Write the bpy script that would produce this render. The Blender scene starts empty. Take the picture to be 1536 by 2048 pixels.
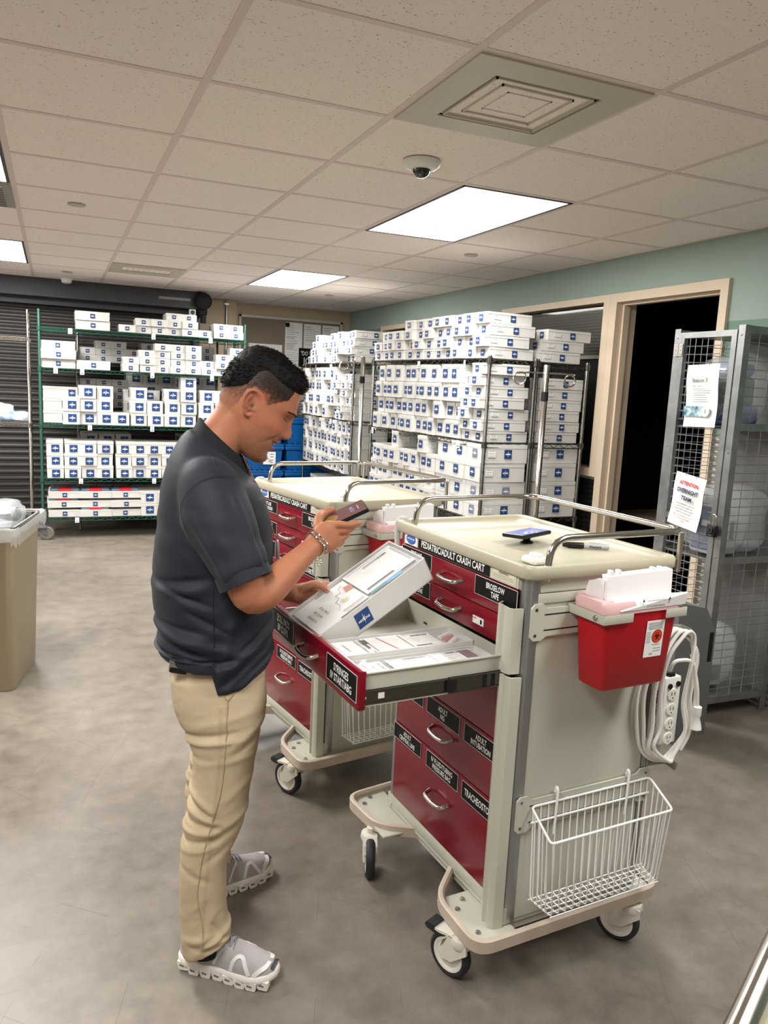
import bpy, bmesh, math, random
import numpy as np
from mathutils import Matrix, Vector
random.seed(7)
PI = math.pi
SC = bpy.context.scene
COL = SC.collection

# ---------------------------------------------------------------- camera, world, lights, exposure
CAM_Z = 1.5397
H = 2.4384
yaw, pitch, roll = 0.404929, -0.157684, 0.0482707
fwd = Vector((math.sin(yaw)*math.cos(pitch), math.cos(yaw)*math.cos(pitch), math.sin(pitch)))
rgt = Vector((math.cos(yaw), -math.sin(yaw), 0))
upv = rgt.cross(fwd)
r2 = rgt*math.cos(roll) + upv*math.sin(roll)
u2 = upv*math.cos(roll) - rgt*math.sin(roll)
cd = bpy.data.cameras.new('camera'); cam = bpy.data.objects.new('camera', cd); COL.objects.link(cam)
m3 = Matrix((r2, u2, -fwd)).transposed()
cam.matrix_world = Matrix.Translation((0, 0, CAM_Z)) @ m3.to_4x4()
cd.sensor_fit = 'HORIZONTAL'; cd.sensor_width = 36; cd.lens = 1551.53/1536*36; cd.clip_start = .02; cd.clip_end = 60
SC.camera = cam
w = bpy.data.worlds.new('world'); SC.world = w; w.use_nodes = True
w.node_tree.nodes['Background'].inputs[0].default_value = (.9, .93, 1, 1)
w.node_tree.nodes['Background'].inputs[1].default_value = .05
SC.view_settings.view_transform = 'Standard'; SC.view_settings.look = 'None'
SC.view_settings.gamma = 1; SC.view_settings.use_curve_mapping = False
SC.view_settings.exposure = 0.62
SC.cycles.diffuse_bounces = 6; SC.cycles.max_bounces = 9
LAMP_POWER = 34      # watts of each 2x4 troffer
GX, GY, T = 0.4435, 1.9631, 0.6096      # ceiling grid origin and module
#          cell column, cell row (a troffer covers rows j and j+1), power factor
TROFFERS = [(2, 2, 1.0), (2, 7, 1.0), (-2, 7, 1.4), (-2, 2, 1.45), (2, -3, .62), (-2, -3, .9), (-6, 2, .9), (-6, 7, 1.0)]

# ---------------------------------------------------------------- helpers
def lin(c):
    c = c/255.0
    return c/12.92 if c <= .04045 else ((c+.055)/1.055)**2.4
def rgb(r, g, b): return (lin(r), lin(g), lin(b), 1)
MATS = {}
def mat(name, col, rough=.5, metal=0, noise=0, nscale=8, bump=0, bscale=200, coat=0, spec=.5, alpha=1, trans=0, emit=None, estr=0, col2=None, ior=1.45, detail=4, stretch=None, sss=0):
    if name in MATS: return MATS[name]
    m = bpy.data.materials.new(name); m.use_nodes = True; MATS[name] = m
    nt = m.node_tree; b = nt.nodes['Principled BSDF']
    b.inputs['Base Color'].default_value = col; b.inputs['Roughness'].default_value = rough
    b.inputs['Metallic'].default_value = metal; b.inputs['Coat Weight'].default_value = coat
    b.inputs['Specular IOR Level'].default_value = spec; b.inputs['Alpha'].default_value = alpha
    b.inputs['Transmission Weight'].default_value = trans; b.inputs['IOR'].default_value = ior
    if sss:
        b.inputs['Subsurface Weight'].default_value = sss; b.inputs['Subsurface Radius'].default_value = (.9, .35, .2); b.inputs['Subsurface Scale'].default_value = .008
    if emit: b.inputs['Emission Color'].default_value = emit; b.inputs['Emission Strength'].default_value = estr
    tc = nt.nodes.new('ShaderNodeTexCoord'); src = tc.outputs['Object']
    if stretch:
        mp = nt.nodes.new('ShaderNodeMapping'); mp.inputs['Scale'].default_value = stretch; nt.links.new(src, mp.inputs[0]); src = mp.outputs[0]
    if noise:
        n = nt.nodes.new('ShaderNodeTexNoise'); n.inputs['Scale'].default_value = nscale; n.inputs['Detail'].default_value = detail
        nt.links.new(src, n.inputs['Vector'])
        mx = nt.nodes.new('ShaderNodeMix'); mx.data_type = 'RGBA'
        c2 = col2 or tuple(min(1, c*(1-noise)) for c in col[:3])+(1,)
        mx.inputs[6].default_value = col; mx.inputs[7].default_value = c2
        r = nt.nodes.new('ShaderNodeMapRange'); r.inputs[1].default_value = .35; r.inputs[2].default_value = .68
        nt.links.new(n.outputs['Fac'], r.inputs[0]); nt.links.new(r.outputs[0], mx.inputs[0]); nt.links.new(mx.outputs[2], b.inputs['Base Color'])
    if bump:
        n2 = nt.nodes.new('ShaderNodeTexNoise'); n2.inputs['Scale'].default_value = bscale; n2.inputs['Detail'].default_value = 3
        nt.links.new(src, n2.inputs['Vector'])
        bp = nt.nodes.new('ShaderNodeBump'); bp.inputs['Strength'].default_value = bump; bp.inputs['Distance'].default_value = .002
        nt.links.new(n2.outputs['Fac'], bp.inputs['Height']); nt.links.new(bp.outputs[0], b.inputs['Normal'])
    return m
TEXT_CACHE = {}
def text_mesh(s, bold=.012):
    k = (s, bold)
    if k in TEXT_CACHE: return TEXT_CACHE[k]
    c = bpy.data.curves.new('t', 'FONT'); c.body = s; c.size = 1; c.offset = bold; c.resolution_u = 2
    o = bpy.data.objects.new('t', c); COL.objects.link(o)
    bpy.context.view_layer.update()
    dg = bpy.context.evaluated_depsgraph_get(); me = bpy.data.meshes.new_from_object(o.evaluated_get(dg))
    v = [tuple(x.co) for x in me.vertices]; f = [tuple(p.vertices) for p in me.polygons]
    bpy.data.objects.remove(o); bpy.data.curves.remove(c); bpy.data.meshes.remove(me)
    if v:
        xs = [a[0] for a in v]; ys = [a[1] for a in v]; bb = (min(xs), max(xs), min(ys), max(ys))
    else: bb = (0, 1, 0, 1)
    TEXT_CACHE[k] = (v, f, bb); return TEXT_CACHE[k]
def frame(o, x, y):
    """matrix with origin o, x and y axes, z = x cross y"""
    x = Vector(x).normalized(); y = Vector(y); z = x.cross(y).normalized(); y = z.cross(x)
    M = Matrix((x, y, z)).transposed().to_4x4(); M.translation = Vector(o); return M
class MB:
    def __init__(s): s.v = []; s.f = []; s.mi = []; s.M = Matrix.Identity(4); s.m = 0
    def add(s, vs, fs, m=None, M=None):
        M = s.M if M is None else s.M @ M
        o = len(s.v); s.v += [tuple(M @ Vector(v)) for v in vs]
        s.f += [tuple(i+o for i in f) for f in fs]; s.mi += [s.m if m is None else m]*len(fs)
    def box(s, lo, hi, m=None, M=None, taper=None, bev=0):
        x0, y0, z0 = lo; x1, y1, z1 = hi
        if bev:
            b = min(bev, (x1-x0)/2.01, (y1-y0)/2.01, (z1-z0)/2.01)
            # chamfered box: three nested rings top and bottom
            def ring(i, z): return [(x0+i+b2, y0+i, z) for b2 in (b,)] + []
            V = []
            def rect(ins, z, c):
                a, bb, cc, d = x0+ins, x1-ins, y0+ins, y1-ins
                return [(a+c, cc, z), (bb-c, cc, z), (bb, cc+c, z), (bb, d-c, z), (bb-c, d, z), (a+c, d, z), (a, d-c, z), (a, cc+c, z)]
            for ins, z, c in ((b, z0, b*.4), (b*.3, z0+b*.3, b*.8), (0, z0+b, b), (0, z1-b, b), (b*.3, z1-b*.3, b*.8), (b, z1, b*.4)): V += rect(ins, z, c)
            F = [tuple(range(7, -1, -1)), tuple(range(40, 48))]
            for k in range(5):
                for i in range(8): j = (i+1) % 8; F.append((k*8+i, k*8+j, k*8+8+j, k*8+8+i))
            s.add(V, F, m, M); return
        t = taper or (0, 0)
        V = [(x0, y0, z0), (x1, y0, z0), (x1, y1, z0), (x0, y1, z0), (x0-t[0], y0-t[1], z1), (x1+t[0], y0-t[1], z1), (x1+t[0], y1+t[1], z1), (x0-t[0], y1+t[1], z1)]
        s.add(V, [(3, 2, 1, 0), (4, 5, 6, 7), (0, 1, 5, 4), (1, 2, 6, 5), (2, 3, 7, 6), (3, 0, 4, 7)], m, M)
    def quad(s, a, b, c, d, m=None, M=None): s.add([a, b, c, d], [(0, 1, 2, 3)], m, M)
    def rect(s, M, w, h, m=None, z=0, cx=0, cy=0):
        s.add([(cx-w/2, cy-h/2, z), (cx+w/2, cy-h/2, z), (cx+w/2, cy+h/2, z), (cx-w/2, cy+h/2, z)], [(0, 1, 2, 3)], m, M)
    def poly(s, pts, m=None, M=None): s.add(pts, [tuple(range(len(pts)))], m, M)
    def prism(s, pts, z0, z1, m=None, M=None):
        n = len(pts); V = [(x, y, z0) for x, y in pts]+[(x, y, z1) for x, y in pts]
        F = [tuple(range(n-1, -1, -1)), tuple(range(n, 2*n))]+[(i, (i+1) % n, n+(i+1) % n, n+i) for i in range(n)]
        s.add(V, F, m, M)
    def disc(s, M, r, m=None, n=20, z=0, ry=None, cx=0, cy=0):
        ry = ry or r
        s.add([(cx+r*math.cos(2*PI*i/n), cy+ry*math.sin(2*PI*i/n), z) for i in range(n)], [tuple(range(n))], m, M)
    def tube(s, pts, r, n=8, m=None, closed=False, caps=True, M=None, flat=None):
        P = [Vector(p) for p in pts]; N = len(P)
        rr = r if isinstance(r, (list, tuple)) else [r]*N
        V = []; prev = None
        for i in range(N):
            if closed: t = P[(i+1) % N]-P[i-1]
            else: t = P[min(i+1, N-1)]-P[max(i-1, 0)]
            if t.length < 1e-9: t = Vector((0, 0, 1))
            t.normalize()
            if prev is None:
                a = Vector((0, 0, 1)) if abs(t.z) < .9 else Vector((1, 0, 0))
                if flat: a = Vector(flat[2])
                u = (a-t*a.dot(t)).normalized()
            else: u = (prev-t*prev.dot(t)).normalized()
            prev = u; q = t.cross(u)
            for k in range(n):
                an = 2*PI*k/n
                ku, kq = (1, 1) if not flat else (flat[0], flat[1])
                V.append(tuple(P[i]+(u*math.cos(an)*ku+q*math.sin(an)*kq)*rr[i]))
        F = []
        for i in range(N if closed else N-1):
            a = i*n; b = ((i+1) % N)*n
            for k in range(n): F.append((a+k, a+(k+1) % n, b+(k+1) % n, b+k))
        if caps and not closed: F += [tuple(range(n-1, -1, -1)), tuple(range((N-1)*n, N*n))]
        s.add(V, F, m, M)
    def cyl(s, a, b, r, n=16, m=None, M=None, r2=None): s.tube([a, b], [r, r if r2 is None else r2], n, m, M=M)
    def lathe(s, prof, n=24, m=None, M=None, caps=True):
        V = []; F = []
        for r, z in prof: V += [(r*math.cos(2*PI*i/n), r*math.sin(2*PI*i/n), z) for i in range(n)]
        for k in range(len(prof)-1):
            for i in range(n): j = (i+1) % n; F.append((k*n+i, k*n+j, k*n+n+j, k*n+n+i))
        if caps: F += [tuple(range(n-1, -1, -1)), tuple(range((len(prof)-1)*n, len(prof)*n))]
        s.add(V, F, m, M)
    def text(s, M, txt, h, m=None, w=None, xs=.8, z=.0006, align='c', bold=.012, cx=0, cy=0):
        """txt centred (align c) on M origin, capital height h, stretched to width w if given"""
        v, f, bb = text_mesh(txt, bold)
        k = h/.72; kx = k*xs
        if w: kx = w/(bb[1]-bb[0])
        ox = {'c': (bb[0]+bb[1])/2, 'l': bb[0], 'r': bb[1]}[align]
        s.add([(cx+(a[0]-ox)*kx, cy+(a[1]-.36)*k, z) for a in v], f, m, M)
    def logo(s, M, sz, mb, mw, z=.0006, word=False, cx=0, cy=0):
        """square blue print with the white star mark"""
        s.rect(M, sz, sz, mb, z, cx, cy)
        z2 = z+.0005; h = sz/2
        if word:
            for P in ([(-.05, .0), (0, .72), (.05, 0), (0, -.8)], [(-.62, .0), (0, .05), (.3, .0), (0, -.05)], [(-.2, .2), (0, .06), (.3, .32), (.04, 0), (.2, -.3), (0, -.06), (-.28, -.3), (-.04, 0)]):
                s.poly([(cx+x*h, cy+y*h, z2) for x, y in P], mw, M)
            s.text(M, 'MEDLINE', sz*.15, mw, w=sz*.8, z=z2+.0003, cx=cx, cy=cy-sz*.06)
        else:
            for P in ([(-.09, .02), (.08, .72), (.09, .02), (-.08, -.74)], [(-.74, .02), (-.1, .2), (.74, .06), (.74, -.12), (0, -.16), (-.7, -.12)], [(.0, .0), (.42, .42), (.12, .0)], [(0, 0), (-.44, .4), (-.14, 0)]):
                s.poly([(cx+x*h, cy+y*h, z2) for x, y in P], mw, M)
    def mesh(s, name, mats, smooth=40):
        me = bpy.data.meshes.new(name); me.from_pydata(s.v, [], s.f)
        for m in mats: me.materials.append(m)
        me.polygons.foreach_set('material_index', s.mi)
        bm = bmesh.new(); bm.from_mesh(me); bmesh.ops.recalc_face_normals(bm, faces=[f for f in bm.faces if len(f.edges) > 0 and any(len(e.link_faces) > 1 for e in f.edges)]); bm.to_mesh(me); bm.free()
        if smooth:
            me.polygons.foreach_set('use_smooth', [True]*len(me.polygons)); me.set_sharp_from_angle(angle=math.radians(smooth))
        me.update(); return me
    def build(s, name, mats, parent=None, smooth=40, label=None, cat=None, group=None, kind=None, loc=None):
        if not isinstance(mats, (list, tuple)): mats = [mats]
        return link(name, s.mesh(name, mats, smooth), parent, label, cat, group, kind, loc)
def link(name, me, parent=None, label=None, cat=None, group=None, kind=None, M=None):
    o = bpy.data.objects.new(name, me); COL.objects.link(o)
    if parent is not None: o.parent = parent
    if M is not None: o.matrix_basis = M
    return tag(o, label, cat, group, kind)
def tag(o, label=None, cat=None, group=None, kind=None):
    if label: o['label'] = label
    if cat: o['category'] = cat
    if group: o['group'] = group
    if kind: o['kind'] = kind
    return o
def empty(name, M, label, cat, group=None):
    return link(name, None, None, label, cat, group, None, M)
def copy_tree(o, parent=None, M=None, label=None):
    c = o.copy(); COL.objects.link(c); c.parent = parent
    if M is not None: c.matrix_basis = M
    if label: c['label'] = label
    for ch in o.children: copy_tree(ch, c)
    return c
def ML(x, y, z=0, rz=0): return Matrix.Translation((x, y, z)) @ Matrix.Rotation(rz, 4, 'Z')
def arc(c, r, a0, a1, n, ax=(1, 0, 0), ay=(0, 1, 0)):
    c = Vector(c); ax = Vector(ax); ay = Vector(ay)
    return [c+ax*(r*math.cos(a0+(a1-a0)*i/n))+ay*(r*math.sin(a0+(a1-a0)*i/n)) for i in range(n+1)]
def fillet(pts, r, n=5, closed=False):
    P = [Vector(p) for p in pts]; out = []; N = len(P)
    for i in range(N):
        if not closed and i in (0, N-1): out.append(P[i]); continue
        a, b, c = P[i-1], P[i], P[(i+1) % N]
        u = (a-b); v = (c-b); d = min(r, u.length*.49, v.length*.49)
        p0 = b+u.normalized()*d; p1 = b+v.normalized()*d
        for k in range(n+1):
            t = k/n; out.append(p0*(1-t)**2+b*2*t*(1-t)+p1*t*t)
    return out

# ---------------------------------------------------------------- shared materials
CREAM = mat('cream_enamel', rgb(192, 192, 178), .38, noise=.04, nscale=3, bump=.05, bscale=300)
TRAYC = mat('cream_plastic', rgb(188, 183, 160), .34, noise=.04, nscale=5)
BUMP = mat('beige_bumper_vinyl', rgb(196, 182, 166), .42, noise=.14, nscale=14)
RED = mat('red_enamel', rgb(122, 6, 30), .24, spec=.4, coat=.12, noise=.06, nscale=2)
REDP = mat('red_plastic', rgb(190, 16, 34), .33, trans=.0, noise=.1, nscale=6)
BLACK = mat('black_plastic', rgb(14, 14, 15), .4)
BLKM = mat('black_matt', rgb(10, 10, 10), .7)
RUBB = mat('dark_rubber', rgb(38, 40, 44), .6)
WHITE = mat('white_plastic', rgb(232, 232, 228), .35)
WPRINT = mat('white_print', rgb(240, 240, 238), .5)
BPRINT = mat('black_print', rgb(12, 12, 13), .55, spec=.25)
GPRINT = mat('grey_print', rgb(120, 122, 126), .6)
CHROME = mat('chrome', rgb(205, 200, 192), .16, metal=1, noise=.1, nscale=40)
STEEL = mat('brushed_steel', rgb(186, 184, 178), .3, metal=1, noise=.2, nscale=20)
ALU = mat('aluminium', rgb(176, 178, 180), .35, metal=.9, noise=.06, nscale=30)
GALV = mat('galvanised_steel', rgb(158, 160, 160), .42, metal=.85, noise=.25, nscale=14)
CARD = mat('white_cardboard', rgb(214, 213, 208), .55, noise=.05, nscale=9, bump=.12, bscale=60)
LOGOB = mat('blue_print', rgb(30, 66, 124), .5, noise=.12, nscale=20)
FILM = mat('shrink_film', rgb(245, 245, 245), .12, alpha=.18, bump=1, bscale=45, spec=.8)
PAPER = mat('white_paper', rgb(238, 238, 236), .7, noise=.03, nscale=20)

RACKM = mat('dark_chrome_wire', rgb(120, 118, 114), .26, metal=1, noise=.2, nscale=40)
# ================================================================= ROOM
XR, YB, YH = 3.35, 9.16, 8.42
XL, YF = -5.0, -3.2
def mat_floor():
    m = bpy.data.materials.new('polished_concrete'); m.use_nodes = True; nt = m.node_tree; b = nt.nodes['Principled BSDF']; N = nt.nodes.new; L = nt.links.new
    tc = N('ShaderNodeTexCoord')
    n1 = N('ShaderNodeTexNoise'); n1.inputs['Scale'].default_value = .9; n1.inputs['Detail'].default_value = 8; n1.inputs['Roughness'].default_value = .62; L(tc.outputs['Object'], n1.inputs['Vector'])
    n2 = N('ShaderNodeTexNoise'); n2.inputs['Scale'].default_value = 9; n2.inputs['Detail'].default_value = 10; n2.inputs['Roughness'].default_value = .7; L(tc.outputs['Object'], n2.inputs['Vector'])
    cr = N('ShaderNodeValToRGB'); e = cr.color_ramp.elements
    e[0].position = .36; e[0].color = rgb(94, 87, 79); e[1].position = .66; e[1].color = rgb(141, 133, 121)
    mm = N('ShaderNodeMath'); mm.operation = 'MULTIPLY_ADD'; mm.inputs[1].default_value = .45; L(n2.outputs['Fac'], mm.inputs[0])
    m3_ = N('ShaderNodeMath'); m3_.operation = 'MULTIPLY'; m3_.inputs[1].default_value = .6; L(n1.outputs['Fac'], m3_.inputs[0]); L(m3_.outputs[0], mm.inputs[2]); L(mm.outputs[0], cr.inputs[0])
    # fine speckle
    n3 = N('ShaderNodeTexNoise'); n3.inputs['Scale'].default_value = 260; L(tc.outputs['Object'], n3.inputs['Vector'])
    sp = N('ShaderNodeMix'); sp.data_type = 'RGBA'; sp.blend_type = 'MULTIPLY'; sp.inputs[0].default_value = .3; L(cr.outputs[0], sp.inputs[6]); L(n3.outputs['Color'], sp.inputs[7])
    sm = N('ShaderNodeMix'); sm.data_type = 'RGBA'; sm.inputs[0].default_value = .18; L(cr.outputs[0], sm.inputs[6]); L(sp.outputs[2], sm.inputs[7])
    # thin scratches: distorted wave lines gated by noise
    prev = sm.outputs[2]
    for k, (sc, rz, th) in enumerate(((1.1, .4, .99985), (1.5, 1.5, .9999), (.7, 2.4, .9999))):
        mp = N('ShaderNodeMapping'); mp.inputs['Rotation'].default_value = (0, 0, rz); mp.inputs['Location'].default_value = (k*3.3, k*1.7, 0); L(tc.outputs['Object'], mp.inputs[0])
        wv = N('ShaderNodeTexWave'); wv.inputs['Scale'].default_value = sc*1.2; wv.inputs['Distortion'].default_value = 5; wv.inputs['Detail'].default_value = 1.2; wv.inputs['Detail Scale'].default_value = .5; L(mp.outputs[0], wv.inputs['Vector'])
        g = N('ShaderNodeMath'); g.operation = 'GREATER_THAN'; g.inputs[1].default_value = th; L(wv.outputs['Fac'], g.inputs[0])
        gn_ = N('ShaderNodeTexNoise'); gn_.inputs['Scale'].default_value = 2.2+k; L(mp.outputs[0], gn_.inputs['Vector'])
        g2 = N('ShaderNodeMath'); g2.operation = 'GREATER_THAN'; g2.inputs[1].default_value = .53; L(gn_.outputs['Fac'], g2.inputs[0])
        g3 = N('ShaderNodeMath'); g3.operation = 'MULTIPLY'; L(g.outputs[0], g3.inputs[0]); L(g2.outputs[0], g3.inputs[1])
        g4 = N('ShaderNodeMath'); g4.operation = 'MULTIPLY'; g4.inputs[1].default_value = .5; L(g3.outputs[0], g4.inputs[0])
        mx = N('ShaderNodeMix'); mx.data_type = 'RGBA'; mx.inputs[7].default_value = rgb(84, 76, 68); L(g4.outputs[0], mx.inputs[0]); L(prev, mx.inputs[6]); prev = mx.outputs[2]
    L(prev, b.inputs['Base Color'])
    rr = N('ShaderNodeMapRange'); rr.inputs[3].default_value = .3; rr.inputs[4].default_value = .5; L(n2.outputs['Fac'], rr.inputs[0]); L(rr.outputs[0], b.inputs['Roughness'])
    bp = N('ShaderNodeBump'); bp.inputs['Strength'].default_value = .06; bp.inputs['Distance'].default_value = .004; L(n2.outputs['Fac'], bp.inputs['Height']); L(bp.outputs[0], b.inputs['Normal'])
    return m
def mat_tile():
    m = bpy.data.materials.new('mineral_fibre_tile'); m.use_nodes = True; nt = m.node_tree; b = nt.nodes['Principled BSDF']; N = nt.nodes.new; L = nt.links.new
    b.inputs['Roughness'].default_value = .9; b.inputs['Specular IOR Level'].default_value = .1
    tc = N('ShaderNodeTexCoord')
    mp = N('ShaderNodeMapping'); mp.inputs['Scale'].default_value = (1, 1.7, 1); mp.inputs['Rotation'].default_value = (0, 0, .5); L(tc.outputs['Object'], mp.inputs[0])
    wn = N('ShaderNodeTexNoise'); wn.inputs['Scale'].default_value = 60; L(mp.outputs[0], wn.inputs['Vector'])
    vm = N('ShaderNodeVectorMath'); vm.operation = 'MULTIPLY_ADD'; vm.inputs[1].default_value = (.03, .03, 0); L(wn.outputs['Color'], vm.inputs[0]); L(mp.outputs[0], vm.inputs[2])
    v = N('ShaderNodeTexVoronoi'); v.inputs['Scale'].default_value = 84; L(vm.outputs[0], v.inputs['Vector'])
    g = N('ShaderNodeMapRange'); g.inputs[1].default_value = .14; g.inputs[2].default_value = .2; g.inputs[3].default_value = 1; g.inputs[4].default_value = 0; L(v.outputs['Distance'], g.inputs[0])
    sz = N('ShaderNodeMath'); sz.operation = 'GREATER_THAN'; sz.inputs[1].default_value = .35; s2 = N('ShaderNodeSeparateColor'); L(v.outputs['Color'], s2.inputs[0]); L(s2.outputs[0], sz.inputs[0])
    gg = N('ShaderNodeMath'); gg.operation = 'MULTIPLY'; L(g.outputs[0], gg.inputs[0]); L(sz.outputs[0], gg.inputs[1])
    ga = N('ShaderNodeMath'); ga.operation = 'MULTIPLY'; ga.inputs[1].default_value = .8; L(gg.outputs[0], ga.inputs[0])
    mx = N('ShaderNodeMix'); mx.data_type = 'RGBA'; mx.inputs[6].default_value = rgb(248, 238, 232); mx.inputs[7].default_value = rgb(120, 108, 96); L(ga.outputs[0], mx.inputs[0]); L(mx.outputs[2], b.inputs['Base Color'])
    bp = N('ShaderNodeBump'); bp.invert = True; bp.inputs['Strength'].default_value = .5; bp.inputs['Distance'].default_value = .002; L(gg.outputs[0], bp.inputs['Height']); L(bp.outputs[0], b.inputs['Normal'])
    return m
def struct(mb, name, mats, smooth=0): return mb.build(name, mats, None, smooth, kind='structure')
TEAL = mat('teal_wall_paint', rgb(150, 168, 158), .7, noise=.03, nscale=1.5, bump=.1, bscale=250)
TEALD = mat('dark_teal_wall_paint', rgb(104, 134, 118), .6, bump=.1, bscale=250)
BEIGE = mat('beige_wall_paint', rgb(196, 178, 152), .7, bump=.1, bscale=250, noise=.03, nscale=2)
FRAMEM = mat('cream_frame_paint', rgb(214, 196, 172), .45, noise=.03, nscale=3)
GREYD = mat('dark_grey_hood', rgb(62, 63, 66), .5, noise=.1, nscale=3)
SLAT = mat('grey_door_slat', rgb(86, 84, 84), .42, noise=.12, nscale=4, metal=.2)
DARKROOM = mat('unlit_room_surface', rgb(20, 20, 21), .95, spec=.1)  # near-black base colour stands in for the darkness of the unlit office
def mat_diamond(name, col, metal):
    m = mat(name, col, .35, metal=metal, noise=.1, nscale=8); nt = m.node_tree; b = nt.nodes['Principled BSDF']; N = nt.nodes.new; L = nt.links.new
    tc = N('ShaderNodeTexCoord'); sx = N('ShaderNodeSeparateXYZ'); L(tc.outputs['Object'], sx.inputs[0])
    ad = N('ShaderNodeMath'); ad.operation = 'ADD'; L(sx.outputs[0], ad.inputs[0]); L(sx.outputs[1], ad.inputs[1])
    cb = N('ShaderNodeCombineXYZ'); L(ad.outputs[0], cb.inputs[0]); L(sx.outputs[2], cb.inputs[1])
    outs = []
    for rz, off in ((PI/4, 0), (-PI/4, .5)):
        mp = N('ShaderNodeMapping'); mp.inputs['Rotation'].default_value = (0, 0, rz); mp.inputs['Scale'].default_value = (9, 21, 1); mp.inputs['Location'].default_value = (off, off, 0); L(cb.outputs[0], mp.inputs[0])
        v = N('ShaderNodeTexVoronoi'); v.inputs['Scale'].default_value = 1; v.inputs['Randomness'].default_value = 0; L(mp.outputs[0], v.inputs['Vector'])
        r = N('ShaderNodeMapRange'); r.inputs[1].default_value = .1; r.inputs[2].default_value = .38; r.inputs[3].default_value = 1; r.inputs[4].default_value = 0; L(v.outputs['Distance'], r.inputs[0]); outs.append(r)
    mxx = N('ShaderNodeMath'); mxx.operation = 'MAXIMUM'; L(outs[0].outputs[0], mxx.inputs[0]); L(outs[1].outputs[0], mxx.inputs[1])
    bp = N('ShaderNodeBump'); bp.inputs['Strength'].default_value = 1; bp.inputs['Distance'].default_value = .005; L(mxx.outputs[0], bp.inputs['Height']); L(bp.outputs[0], b.inputs['Normal'])
    return m
DIAM = mat_diamond('diamond_plate', rgb(160, 158, 152), .6)
DIAMB = mat_diamond('black_diamond_plate', rgb(40, 40, 40), .5)

mb = MB(); mb.box((XL, YF, -.1), (6.4, YB+.2, 0)); struct(mb, 'floor', mat_floor())
mb = MB(); mb.box((XL, YF, H+.0028), (XR+.1, YB+.1, H+.06)); ceil = struct(mb, 'ceiling', mat_tile())
GRID = mat('ceiling_grid_paint', rgb(224, 210, 204), .5)
mb = MB()
for i in range(-9, 5):
    x = GX+i*T; mb.box((x-.0125, YF, H), (x+.0125, YB, H+.003))
for j in range(-9, 12):
    y = GY+j*T; mb.box((XL, y-.0125, H+.0004), (XR, y+.0125, H+.003))
mb.box((XR-.022, YF, H-.002), (XR, YB, H+.012)); mb.box((1.39, YB-.022, H-.002), (XR, YB, H+.012)); mb.box((XL, YH-.022, H-.002), (1.39, YH, H+.012))
struct(mb, 'trim_1', GRID)

# right wall with window and door openings
mb = MB()
D0, D1, DZ = 3.30, 4.15, 2.155        # door opening
W0, W1, WZ0, WZ1 = 4.28, 5.50, 1.075, 2.165
V0, V1 = 6.55, 8.05                    # far window
X2 = XR+.12; Z2 = 1.985
def wall_seg(y0, y1, z0, z1, m): mb.box((XR, y0, z0), (X2, y1, z1), m)
g_ = .03
wall_seg(YF, D0-g_, Z2, H, 0); wall_seg(YF, D0-g_, 1.37, Z2, 1); wall_seg(YF, D0-g_, 0, 1.37, 2)
wall_seg(D0-g_, YB+.1, 2.165+g_, H, 0)
wall_seg(D1+g_, YB+.1, 0, 1.0, 3)
wall_seg(D1+g_, W0-g_, 1.0, 2.165+g_, 0); wall_seg(W0-g_, W1+g_, 1.0, WZ0-g_, 0)
wall_seg(W1+g_, V0-g_, 1.0, 2.165+g_, 1); wall_seg(V1+g_, YB+.1, 1.0, 2.165+g_, 1); wall_seg(V0-g_, V1+g_, 1.0, WZ0-g_, 0)
struct(mb, 'wall_right', [TEAL, TEALD, DIAM, DIAMB])
# door frame (the opening has no leaf in view)
mb = MB(); fx0, fx1 = XR-.022, X2+.02
mb.box((fx0, D0-.055, 0), (fx1, D0, DZ+.055)); mb.box((fx0, D1, 0), (fx1, D1+.065, DZ+.055))
mb.box((fx0, D0, DZ), (fx1, D1, DZ+.055))
for a, b in ((D0+.0005, D0+.016), (D1-.016, D1-.0005)): mb.box((XR+.03, a, 0), (XR+.075, b, DZ-.0165))
mb.box((XR+.03, D0+.0005, DZ-.016), (XR+.075, D1-.0005, DZ-.0005))
struct(mb, 'door_1', FRAMEM)
def window(n, y0, y1, z0, z1, blind):
    mb = MB(); f = .064 if n == 1 else .055; zt_ = z1+.045
    mb.box((fx0, y0-f, z0-.055), (fx1, y0, zt_)); mb.box((fx0, y1, z0-.055), (fx1, y1+f, zt_))
    mb.box((fx0, y0, z1), (fx1, y1, zt_)); mb.box((fx0, y0, z0-.055), (fx1, y1, z0))
    if n == 2: mb.box((fx0, (y0+y1)/2-.03, z0), (fx1-.001, (y0+y1)/2+.03, z1))
    o = struct(mb, 'window_%d' % n, FRAMEM)
    g = MB(); g.box((XR+.05, y0, z0), (XR+.056, y1, z1)); g.build('window_pane', mat('window_glass', rgb(30, 36, 36), .04, alpha=.16, spec=.9), o)
    s = MB(); k = z1-.01
    while k > blind:
        s.quad((XR+.075, y0+.01, k), (XR+.075, y1-.01, k), (XR+.100, y1-.01, k-.016), (XR+.100, y0+.01, k-.016)); k -= .021
    s.box((XR+.07, y0+.01, blind-.03), (XR+.105, y1-.01, blind-.008))
    s.build('window_blind', mat('blind_slat', rgb(206, 206, 196), .5), o)
window(1, W0, W1, WZ0, WZ1, 1.84)
window(2, V0, V1, WZ0, WZ1, 1.5)
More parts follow.
